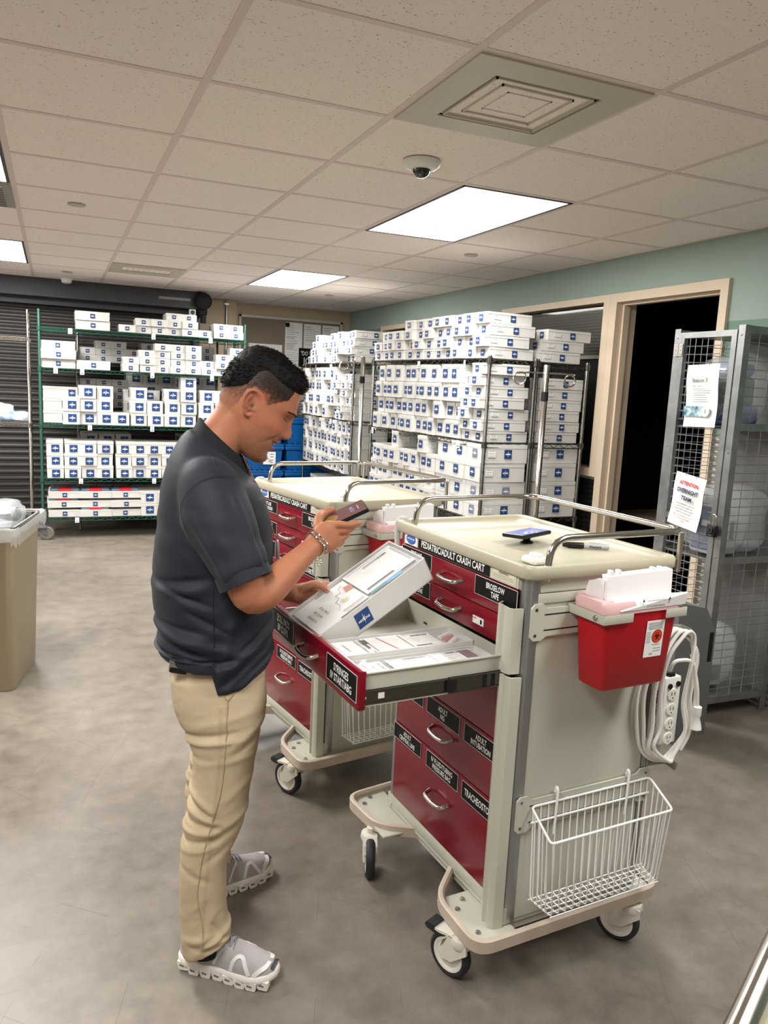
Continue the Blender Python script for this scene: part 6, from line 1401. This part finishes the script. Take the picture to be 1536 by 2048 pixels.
# ---- shirt
S_ = MB()
SR = [(.775, -.015, .150, .188), (.82, -.012, .150, .186), (.86, -.014, .152, .183), (.90, -.012, .149, .180), (.95, -.018, .154, .178), (1.0, -.021, .155, .178), (1.06, -.021, .155, .180), (1.12, -.020, .151, .184), (1.18, -.019, .145, .187), (1.235, -.025, .134, .188), (1.270, -.030, .125, .188, .04), (1.300, -.030, .115, .182, .14), (1.322, -.030, .106, .160, .26), (1.342, -.027, .098, .132, .38), (1.358, -.023, .091, .108, .48), (1.374, -.016, .082, .088, .58)]
loft(S_, [sring((r_[1], 0, r_[0]), r_[2], r_[3], 56, 2.35, r_[4] if len(r_) > 4 else 0) for r_ in SR])
for s_ in (-1, 1):
    if s_ < 0: pts = [(-.038, -.100, 1.300, .058), (-.034, -.135, 1.288, .074), (-.016, -.172, 1.240, .082), (.006, -.196, 1.190, .0800), (.030, -.218, 1.138, .0730), (.047, -.232, 1.104, .0685), (.0555, -.238, 1.088, .0670)]
    else: pts = [(-.035, .130, 1.305, .062), (-.030, .158, 1.285, .072), (-.012, .190, 1.22, .074), (.006, .210, 1.16, .071), (.020, .222, 1.11, .068), (.030, .228, 1.075, .066)]
    P = smoothpts(pts, 4); S_.tube([p[:3] for p in P], [p[3] for p in P], 40)
sm_ = vox(S_, .0052, 26, .6)
v = coords(sm_); n_ = normals(sm_); x, y, z = v.T
d = np.zeros(len(v))
def crease(x0, z0, ang, length, w_, amp, side=None, cur=0):
    """a soft fold line on the side view (x forward, z up)"""
    dx, dz = x-x0, z-z0; ca, sa = math.cos(ang), math.sin(ang); a_ = dx*ca+dz*sa; b_ = -dx*sa+dz*ca-cur*a_*a_
    m_ = np.exp(-(a_/length)**4)*np.exp(-(b_/w_)**2)
    if side is not None: m_ = m_*(y*side > 0)
    return amp*m_
tors = (np.abs(y) < .20) & ((z < 1.06) | (np.abs(y) < .16))
for s_ in (-1, 1):
    for args in ((-.09, 1.02, -.35, .07, .008, -.008), (-.03, .955, -.5, .06, .007, -.007), (.085, .905, .7, .05, .007, -.007), (-.07, .905, -.25, .10, .012, .010), (-.08, .885, -.30, .10, .009, -.012), (-.03, .872, -.42, .07, .010, .009), (-.01, .852, .15, .06, .008, -.010), (.06, .868, .55, .09, .013, .009), (.07, .842, .60, .08, .009, -.010), (.09, .80, .5, .06, .010, .006), (-.10, .935, -.12, .08, .010, -.006), (-.10, 1.055, .15, .07, .010, -.007), (-.10, 1.03, .1, .07, .012, .006), (.0, .935, .3, .10, .018, .005), (-.05, .99, -.2, .1, .02, .004), (.10, .93, .9, .07, .015, .004), (-.12, .835, -.05, .06, .007, .006), (-.12, .862, -.1, .06, .006, -.006), (-.02, 1.10, -1.05, .10, .016, -.006), (.02, .90, 1.4, .06, .012, .004), (-.06, 1.15, -1.1, .08, .014, .004)):
        d += crease(*args, side=s_)
slv = (np.abs(y) > .175) & (z > 1.03)
for args in ((.060, 1.20, -1.15, .09, .010, .005), (.035, 1.23, -1.2, .07, .008, -.004), (-.03, 1.16, -1.05, .10, .010, .004), (.09, 1.15, -1.2, .06, .006, -.003)): d += crease(*args)
d += .0022*np.array([mn.noise(Vector((p[0]*14, p[1]*14, p[2]*26))) for p in v.tolist()])*(z < 1.25)
# armhole seam and sleeve hem stitches
d = np.maximum(d*1.35, np.where(z < .9, -.008, -.014)); v = v+n_*d[:, None]; x, y, z = v.T
# the hem: longer at the front, notch at the side
low = np.clip((.86-z)/.06, 0, 1)
sh = np.where(x < -.01, .045+.02*np.clip((-x-.06)/.08, 0, 1), -.004+.035*np.clip((x-.02)/.11, 0, 1)); ramp = np.clip((x+.018)/.014, 0, 1); shv = (.047+.018*np.clip((-x-.06)/.08, 0, 1))*(1-ramp)+(-.006+.040*np.clip((x-.02)/.11, 0, 1))*ramp
v[:, 2] += low*shv
v[:, 0] += low*.0; 
setco(sm_, v)
c = np.tile(np.array(rgb(33, 38, 47)[:3]), (len(v), 1)); setcol(sm_, c)
SHM = tone_mat('charcoal_knit', .62, .25, 900, .3, noise=.05)
SHM.node_tree.nodes['Principled BSDF'].inputs['Sheen Weight'].default_value = .04
shirt = finish(sm_, 'polo_shirt', SHM)
# sleeve hem bands and seams as fine raised lines
SEAM = mat('charcoal_seam', rgb(22, 25, 31), .7)
def ring_on(a, c, ax, r, rt, squash=1, n=40):
    ax = Vector(ax).normalized(); u_ = ax.orthogonal().normalized(); w_ = ax.cross(u_); c = Vector(c)
    a.tube([tuple(c+u_*(r*math.cos(2*PI*i/n))+w_*(r*math.sin(2*PI*i/n))) for i in range(n)], rt, 6, closed=True)
def drape(name, pts, r_=.0009, k=5, me_=None, m_=None):
    vv = coords(sm_) if me_ is None else coords(me_); Q = []
    for p in smoothpts(pts, k):
        dd = np.hypot(vv[:, 0]-p[0], vv[:, 1+1]-p[1]); c_ = np.where((dd < .009) & (vv[:, 1] < 0))[0]
        if len(c_): j_ = c_[np.argmin(vv[c_, 1])]; Q.append((p[0], float(vv[j_, 1])-.0004, p[1]))
    for _ in range(3): Q = [Q[0]]+[tuple((a_+2*b_+c_)/4 for a_, b_, c_ in zip(Q[i-1], Q[i], Q[i+1])) for i in range(1, len(Q)-1)]+[Q[-1]]
    a = MB(); a.tube(Q, r_, 5); return a.build(name, m_ or SEAM, man)
drape('armhole_seam', [(.026, 1.318), (-.002, 1.322), (-.031, 1.318), (-.061, 1.302), (-.084, 1.272), (-.092, 1.245), (-.087, 1.212), (-.070, 1.175)])
drape('shoulder_seam', [(-.025, 1.362), (-.019, 1.350), (-.012, 1.337), (-.003, 1.322)])
drape('side_seam', [(-.017, 1.045), (-.017, .978), (-.014, .919), (-.015, .866), (-.013, .825)])
def hem_band(c0, c1, r0, r1, label=None):
    a = MB(); P0, P1 = Vector(c0), Vector(c1); d_ = (P1-P0)
    a.tube([tuple(P0), tuple(P0+d_*.02), tuple(P0+d_*.5), tuple(P1), tuple(P1), tuple(P0+d_*.3)], [r0-.002, r0+.001, (r0+r1)/2+.0012, r1+.001, r1-.003, r0-.005], 44, caps=False)
    me = a.mesh('sleeve_hem', [SHM], 40); setcol(me, np.tile(np.array(rgb(31, 36, 45)[:3]), (len(me.vertices), 1))); return link('sleeve_hem', me, man)
hem_band((.0450, -.2310, 1.106), (.0600, -.2410, 1.074), .0640, .0650)
hem_band((.0240, .2250, 1.095), (.0325, .2295, 1.062), .0620, .0625)
# collar: two rings, stand and fold
def cring(c, a_, b_, T, z=0, open_=.10, n=48):
    out = []
    for i in range(n+1):
        t = open_+(2*PI-2*open_)*i/n; xx = a_*math.cos(t); out.append((c[0]+xx*math.cos(T), b_*math.sin(t), c[1]-xx*math.sin(T)))
    return out
a = MB(); R1_ = [cring((.004, 1.372), .074, .067, .72), cring((.0015, 1.387), .0765, .0685, .73), cring((.000, 1.391), .0800, .0715, .73), cring((-.0005, 1.388), .0840, .0760, .72), cring((-.003, 1.366), .0900, .0865, .66), cring((-.006, 1.344), .0965, .0990, .60, open_=.16), cring((-.006, 1.3405), .0960, .0985, .60, open_=.16), cring((-.003, 1.364), .0870, .0840, .66), cring((.000, 1.382), .0800, .0730, .72)]
n = len(R1_[0]); V = [p for r in R1_ for p in r]; F = [(k*n+i, k*n+i+1, (k+1)*n+i+1, (k+1)*n+i) for k in range(len(R1_)-1) for i in range(n-1)]
a.add(V, F); cme = a.mesh('collar', []); cv = coords(cme); cme.color_attributes.new('tone', 'FLOAT_COLOR', 'POINT'); cme.color_attributes.remove(cme.color_attributes['tone']); setcol(cme, np.tile(np.array(rgb(26, 29, 35)[:3]), (len(cv), 1)))
cme.materials.append(tone_mat('collar_knit', .7, .5, 1200, .25)); link('collar', cme, man)
# placket and lanyard
a = MB(); a.box((-.012, -.016, 0), (.0, .016, .115), M=Matrix.Translation((.082, -.012, 1.195)) @ Matrix.Rotation(-.42, 4, 'Y'), bev=.003); a.build('placket', SEAM, man)
a = MB(); a.tube(smoothpts([(.050, -.050, 1.352), (.066, -.040, 1.318), (.084, -.034, 1.280), (.106, -.030, 1.235), (.124, -.028, 1.180), (.134, -.026, 1.140)], 4), .0045, 8, flat=(.35, 1.4, (1, 0, 0))); a.build('lanyard', mat('lanyard_weave', rgb(70, 34, 34), .6, noise=.7, nscale=120, col2=rgb(170, 120, 96)), man)
a = MB(); a.box((-.004, -.016, -.03), (.004, .016, .018), 0, M=Matrix.Translation((.143, -.026, 1.115)) @ Matrix.Rotation(-.08, 4, 'Y'), bev=.003); a.box((-.0015, -.027, -.09), (.0015, .027, -.03), 1, M=Matrix.Translation((.143, -.020, 1.115)) @ Matrix.Rotation(-.08, 4, 'Y')); a.build('badge_reel', [mat('badge_grey', rgb(150, 154, 158), .4), MATS['phone_screen'] if 0 else WHITE], man)

# ---- trousers
T_ = MB()
def leg(sgn, pts):
    loft(T_, [sring((s, l, z), a, b, 40, 2.25) for s, l, z, a, b in smoothpts(pts, 3)][::-1])
loft(T_, [sring((c, 0, z), a, b, 52, 2.4) for z, c, a, b in [(.70, -.002, .110, .165), (.735, -.002, .122, .176), (.78, -.004, .126, .175), (.83, -.008, .118, .163), (.90, -.012, .108, .148)]])
leg(-1, [(-.004, -.088, .79, .118, .084), (.002, -.098, .72, .118, .086), (.014, -.112, .63, .090, .080), (.013, -.120, .56, .078, .074), (.004, -.130, .48, .076, .071), (-.004, -.136, .43, .077, .068), (-.018, -.142, .375, .070, .064), (-.032, -.150, .325, .061, .060), (-.034, -.156, .25, .060, .058), (-.031, -.160, .17, .060, .058), (-.024, -.165, .115, .064, .061), (-.022, -.167, .082, .062, .060)])
leg(1, [(-.004, .088, .79, .118, .084), (.002, .100, .72, .112, .084), (.006, .108, .63, .086, .078), (.0, .112, .56, .076, .072), (-.006, .116, .48, .074, .070), (-.016, .120, .43, .074, .066), (-.026, .124, .375, .070, .063), (-.034, .126, .325, .062, .060), (-.034, .128, .25, .060, .058), (-.030, .130, .17, .059, .057), (-.026, .132, .115, .062, .059), (-.026, .132, .088, .060, .058)])
tm = vox(T_, .0050, 5, .5); v = coords(tm); n_ = normals(tm); x, y, z = v.T; d = np.zeros(len(v))
for s_ in (-1, 1):
    for args in ((-.03, .665, .12, .08, .007, -.006), (-.03, .645, .1, .08, .007, .006), (.02, .60, .10, .08, .010, .003), (-.04, .60, .05, .05, .008, -.003), (-.045, .495, -.6, .05, .008, .006), (-.05, .475, -.55, .045, .006, -.007), (-.04, .455, -.3, .05, .007, .006), (-.045, .435, -.15, .05, .006, -.006), (-.05, .413, .05, .05, .007, .006), (-.05, .390, .15, .055, .006, -.006), (-.05, .368, .25, .05, .007, .004), (.04, .44, .45, .07, .010, .004), (.03, .415, .5, .06, .008, -.004), (.05, .52, .6, .06, .012, .003), (.0, .355, .6, .05, .009, -.004), (.0, .70, .25, .09, .012, .003), (.07, .66, .6, .06, .010, .004), (.08, .64, .6, .05, .007, -.004),
                 (.015, .135, -1.0, .05, .008, -.006), (.0, .125, .45, .05, .009, .007), (-.03, .108, -.3, .05, .008, -.006), (-.05, .13, .3, .04, .010, .006), (-.02, .16, 1.2, .05, .012, .004), (-.05, .22, .8, .05, .01, .002), (-.055, .30, -.4, .04, .009, -.004)):
        d += crease(*args, side=s_)
d += .0022*np.array([mn.noise(Vector((p[0]*16, p[1]*16, p[2]*13))) for p in v.tolist()])+.0013*np.array([abs(mn.noise(Vector((p[0]*22+p[2]*18, p[1]*20, p[2]*62-p[0]*20)))) for p in v.tolist()])
leglow = (z < .60)
sx_ = .016-.045*np.clip((.50-z)/.35, 0, 1); seam = (y < 0)*np.exp(-((x-(.005-.035*np.clip((.62-z)/.4, 0, 1)))/.0035)**2)*(z < .74)*(n_[:, 1] < -.3); d += .0018*seam
v = v+n_*d[:, None]
lo_ = np.clip((.13-v[:, 2])/.05, 0, 1); v[:, 2] += lo_*.030*np.clip((v[:, 0]+.03)/.06, -1, 1)
setco(tm, v)
KH = np.array(rgb(188, 171, 142)[:3]); c = np.tile(KH, (len(v), 1)); c = c*(1-.16*seam[:, None]); setcol(tm, c)
KM = tone_mat('khaki_twill', .8, .35, 700, .2, noise=.04)
finish(tm, 'trousers', KM)
KS = mat('khaki_stitch', rgb(168, 144, 104), .8)
for pts in ([(-.150, -.100, .842), (-.128, -.135, .842), (-.100, -.160, .840), (-.075, -.172, .838)], [(.002, -.181, .785), (.012, -.178, .770), (.022, -.175, .756), (.033, -.172, .770), (.044, -.170, .787)]):
    Q = []
    for p in smoothpts(pts, 5): k = int(np.argmin(((v-np.array(p))**2).sum(1))); Q.append(tuple(v[k]+n_[k]*.0008))
    a = MB(); a.tube([tuple((Vector(Q[max(i-1, 0)])+Vector(Q[i])+Vector(Q[min(i+1, len(Q)-1)]))/3) for i in range(len(Q))], .0018, 6); a.build('pocket_seam', KS, man)
drape('trouser_seam', [(.022, .756), (.020, .702), (.017, .621), (.010, .532), (-.006, .468), (-.021, .415), (-.034, .355), (-.042, .295), (-.046, .246), (-.032, .174), (-.030, .12)], .0010, 6, tm, KS)
# ---- socks
a = MB(); a.tube([(-.026, -.166, .06), (-.026, -.166, .15)], [.040, .038], 20); a.build('sock', mat('black_sock', rgb(14, 14, 15), .9), man)
a = MB(); a.tube([(-.026, .132, .06), (-.026, .132, .15)], [.040, .038], 20); a.build('sock', MATS['black_sock'], man)
# ---- running shoes
SOLE = mat('white_foam', rgb(236, 232, 224), .6, bump=.1, bscale=200); UPM = mat('grey_mesh_fabric', rgb(186, 180, 182), .85, bump=.9, bscale=900, noise=.08, nscale=60); OVL = mat('white_overlay', rgb(222, 220, 218), .5); DKT = mat('dark_toe_rubber', rgb(58, 58, 64), .6)
def shoe(M, side, label):
    """x forward from heel 0 to toe .292, y lateral (+ inner for side=1)"""
    r = link('shoe', None, man, label, M=M)
    xs = [0, .012, .035, .08, .13, .18, .225, .26, .282, .292]
    wo = [.012, .028, .036, .037, .036, .044, .048, .042, .026, .008]; wi = [.012, .026, .033, .032, .033, .042, .046, .038, .024, .008]
    def outline(k=1.0, z=0, grow=0):
        L_ = [(x, -(wo[i]+grow)*side, z) for i, x in enumerate(xs)]; R_ = [(x, (wi[i]+grow)*side, z) for i, x in enumerate(xs)]
        pts = smoothpts(L_, 4)+smoothpts(R_[::-1], 4); return [((p[0]-.14)*k+.14, p[1], z+.012*max(0, (p[0]-.20)/.09)**2+.006*max(0, (.03-p[0])/.03)) for p in pts]
    a = MB(); loft(a, [outline(.985, .013, -.003), outline(1.006, .016, .002), outline(1.010, .023, .004), outline(1.010, .031, .004), outline(.997, .037, .001)])
    a.build('midsole', SOLE, r, 50)
    for k, xc in enumerate((.022, .056, .092, .128, .163, .197, .230, .262)):            # cushion pods, a darker quad paints the shade of a hollow
        a = MB(); w2 = .0172; wf = np.interp(xc, xs, wo); wg = np.interp(xc, xs, wi); lift = .012*max(0, (xc-.20)/.09)**2+.004*(xc < .03)
        for s2, ww in ((-side, wf), (side, wg)):
            y1 = s2*(ww+.004); y0 = s2*(ww-.016); P = [(xc-w2, .024+lift), (xc-w2, .016+lift), (xc-w2*.74, .003+lift), (xc-w2*.5, .0+lift), (xc+w2*.74, .0+lift), (xc+w2*.92, .003+lift), (xc+w2, .014+lift), (xc+w2, .024+lift)]
            a.prism(P, min(-y0, -y1), max(-y0, -y1), 0, M=frame((0, 0, 0), (1, 0, 0), (0, 0, 1)))
            yy = y1+s2*.0008; a.add([(xc-.009, yy, .0115+lift), (xc+.004, yy, .0095+lift), (xc+.007, yy, .014+lift), (xc-.009, yy, .0175+lift)], [(0, 1, 2, 3)], 1)
        a.box((xc-w2*.8, -min(wf, wg)+.012, .002+lift), (xc+w2*.8, min(wf, wg)-.012, .022+lift), 0)
        a.build('sole_pod', [SOLE, mat('sole_hollow_shade', rgb(120, 112, 104), .7)], r, 30)
    # upper
    hx = [0.004, .02, .05, .08, .11, .135, .16, .19, .22, .25, .272, .286]; hz = [.094, .104, .099, .098, .112, .113, .104, .091, .080, .070, .058, .044]
    rings = []
    for xq, zq in zip(hx, hz):
        o_ = np.interp(xq, xs, wo)-.001; i_ = np.interp(xq, xs, wi)-.001; rg = []
        for q in range(25):
            t = PI*q/24; ct, st = math.cos(t), math.sin(t); ww = o_ if ct > 0 else i_
            nar = .30 if xq < .15 else .10; h_ = max(0, st)**.75
            rg.append((xq, -side*math.copysign(abs(ct)**.7, ct)*ww*(1-nar*h_**2), .034+.012*max(0, (xq-.20)/.09)**2+(zq-.034)*h_))
        rings.append(rg)
    a = MB(); nq = 25; V = [p for q in rings for p in q]; a.add(V, [(i*nq+j, i*nq+j+1, (i+1)*nq+j+1, (i+1)*nq+j) for i in range(len(rings)-1) for j in range(nq-1)]+[tuple(range(nq)), tuple(range((len(rings)-1)*nq+nq-1, (len(rings)-1)*nq-1, -1))], 0)
    a.build('upper', UPM, r, 70)
    def on(xq, t, off=.0016):
        o_ = np.interp(xq, xs, wo)-.001; i_ = np.interp(xq, xs, wi)-.001; zq = np.interp(xq, hx, hz); ct, st = math.cos(t), math.sin(t); ww = o_ if ct > 0 else i_; nar = np.interp(xq, [.135, .165], [.30, .10]); h_ = max(0, st)**.75
        return (xq, -side*math.copysign(abs(ct)**.7, ct)*(ww+off)*(1-nar*h_**2), .034+.012*max(0, (xq-.20)/.09)**2+(zq-.034)*h_+off*st)
    def strap(a, pts, w_=.0042, off=.0018):
        P = smoothpts([(p[0], p[1]) for p in pts], 5); C_ = [Vector(on(p[0], p[1], off)) for p in P]; N_ = [(Vector(on(p[0], p[1], off+.006))-c).normalized() for p, c in zip(P, C_)]; V = []
        for i in range(len(P)):
            t_ = (C_[min(i+1, len(P)-1)]-C_[max(i-1, 0)]).normalized(); sd = t_.cross(N_[i]).normalized()*w_
            V += [tuple(C_[i]+sd), tuple(C_[i]-sd), tuple(C_[i]-sd-N_[i]*.003), tuple(C_[i]+sd-N_[i]*.003)]
        a.add(V, [(4*i+k, 4*i+(k+1) % 4, 4*i+4+(k+1) % 4, 4*i+4+k) for i in range(len(P)-1) for k in range(4)]+[(0, 1, 2, 3), tuple(4*len(P)-4+k for k in (3, 2, 1, 0))])
    for t0 in (lambda t: t, lambda t: PI-t):
        for pts, w_ in (([(.168, t0(.05)), (.176, t0(.5)), (.188, t0(.85)), (.200, t0(.9)), (.210, t0(.55)), (.224, t0(.08))], .0052), ([(.115, t0(.08)), (.132, t0(.5)), (.146, t0(.9)), (.142, t0(1.2))], .0034),
                        ([(.01, t0(.9)), (.03, t0(.55)), (.06, t0(.12))], .0028), ([(.236, t0(.05)), (.252, t0(.45)), (.266, t0(.9)), (.270, t0(1.45))], .006)):
            a = MB(); strap(a, pts, w_); a.build('overlay', OVL, r, 60)
    a = MB(); strap(a, [(.279, .75+i*.27) for i in range(7)], .0075, .0015); a.build('toe_cap', DKT, r, 60)
    a = MB(); P = [(.010, 0, .109), (.030, -.022, .103), (.060, -.026, .098), (.088, -.022, .104), (.104, -.012, .117), (.112, 0, .123), (.104, .012, .117), (.088, .022, .104), (.060, .026, .098), (.030, .022, .103)]
    a.tube(fillet(P, .01, 2, closed=True), .0045, 8, closed=True); a.build('collar_lining', mat('dark_lining', rgb(62, 66, 74), .8), r)
    a = MB(); loft(a, [rrect(.076, .12, -.017, .017, .008, 0), rrect(.070, .118, -.019, .019, .008, .03), rrect(.068, .082, -.017, .017, .006, .052)], M=Matrix.Translation((.012, 0, .096))); a.build('tongue', OVL, r, 50)
    a = MB()
    for q in range(5): xa = .108+.013*q; a.tube(smoothpts([on(xa, 1.05, .002), on(xa+.003, 1.57, .007), on(xa+.008, PI-1.05, .002)], 4), .0014, 6); a.tube(smoothpts([on(xa+.010, 1.02, .002), on(xa+.006, 1.57, .008), on(xa-.002, PI-1.02, .002)], 4), .0014, 6)
    a.tube(smoothpts([on(.10, 1.57, .012), on(.125, 1.5, .018), on(.15, 1.3, .012)], 4), .0014, 6); a.build('laces', mat('lace_grey', rgb(140, 136, 140), .7), r)
    a = MB(); n = 14
    for (xq, t, rr_) in ((.082, .40, .0055), (.074, .20, .0050)):
        c0 = Vector(on(xq, t, .003)); e1 = (Vector(on(xq+.004, t, .003))-c0).normalized(); e2 = (Vector(on(xq, t+.08, .003))-c0).normalized()
        a.tube([tuple(c0+e1*(rr_*math.cos(q_))+e2*(rr_*math.sin(q_))) for q_ in [(.6 if rr_ < .0052 else 0)+i*(5.0 if rr_ < .0052 else 2*PI)/n for i in range(n+1)]], .0009, 5)
    a.build('logo_mark', WPRINT, r)
    return r
def shoeM(hx_, hy_, tx, ty): 
    an = math.atan2(ty-hy_, tx-hx_); return ML(hx_, hy_, 0, an) @ Matrix.Scale(.94, 4)
inv12 = lambda X, Y: ((X-.40)*math.cos(-.20944)+(Y-2.0)*math.sin(-.20944), -(X-.40)*math.sin(-.20944)+(Y-2.0)*math.cos(-.20944))
shoe(shoeM(*inv12(.288, 1.902), *inv12(.514, 1.737)), 1, None)
shoe(shoeM(*inv12(.350, 2.123), *inv12(.612, 2.212)), -1, None)
# bracelets on the right wrist
a = MB(); cw = Vector((.236, -.104, 1.143)); axw = Vector((.62, .42, .36)).normalized(); u1 = axw.orthogonal().normalized(); u2_ = axw.cross(u1); n = 26
for off, rr_, dz_ in ((-.004, .0305, 0), (.006, .0315, .004)):
    for i in range(n):
        t = 2*PI*i/n; t2 = t+2*PI/n*.9; p = cw+axw*(off+.003*math.sin(3*t))+u1*(rr_*math.cos(t))+u2_*(rr_*math.sin(t)); q = cw+axw*(off+.003*math.sin(3*t2))+u1*(rr_*math.cos(t2))+u2_*(rr_*math.sin(t2)); a.tube([tuple(p), tuple(p.lerp(q, .5)), tuple(q)], [.0014, .0036, .0014], 6)
    for k in range(5): a.tube([tuple(cw+axw*off+Vector((.002*k, -.018-.0, -.026-.006*k))), tuple(cw+axw*off+Vector((.002*k+.001, -.018, -.030-.006*k)))], .0022, 6)
a.build('bracelet', mat('silver_chain', rgb(214, 210, 200), .25, metal=1), man)
# phone in the right hand, phone in the back pocket
o = empty('smartphone', PM @ Matrix.Translation((.302, -.044, 1.2005)) @ Matrix.Rotation(-.45, 4, 'Y') @ Matrix.Rotation(.22, 4, 'X'), 'black smartphone held in the man\'s raised right hand, dark red lock screen', 'phone')
a = MB(); a.box((-.076, -.037, -.0055), (.076, .037, .0055), 0, bev=.004); a.box((.03, .006, -.0095), (.068, .034, -.005), 0, bev=.003); a.build('body', BLACK, o)
a = MB(); a.rect(Matrix.Identity(4), .143, .068, 0, .0058); a.disc(Matrix.Identity(4), .026, 2, 24, .0060, .022, cx=-.03, cy=-.002); a.text(Matrix.Rotation(PI/2, 4, 'Z') @ Matrix.Identity(4), '12:04', .011, 1, w=.03, z=.0062, cy=-.036); a.rect(Matrix.Identity(4), .003, .025, 1, .0061, .054, 0)
a.build('screen', [mat('lock_screen', rgb(92, 58, 60), .08, coat=1, emit=rgb(90, 50, 54), estr=.25), mat('clock_digits', rgb(150, 160, 200), .5), mat('lock_picture', rgb(150, 120, 70), .2)], o, 0)
o = empty('smartphone', PM @ Matrix.Translation((-.100, -.150, .832)) @ Matrix.Rotation(-.18, 4, 'Z') @ Matrix.Rotation(.12, 4, 'Y'), 'black and silver phone sticking out of the man\'s back trouser pocket', 'phone')
a = MB(); a.box((-.022, -.006, -.012), (.022, .006, .034), 0, bev=.004); a.build('body', BLACK, o)
a = MB(); a.box((-.022, -.0075, .004), (.010, -.0055, .022), 0, bev=.0008); a.build('metal_clip', STEEL, o)
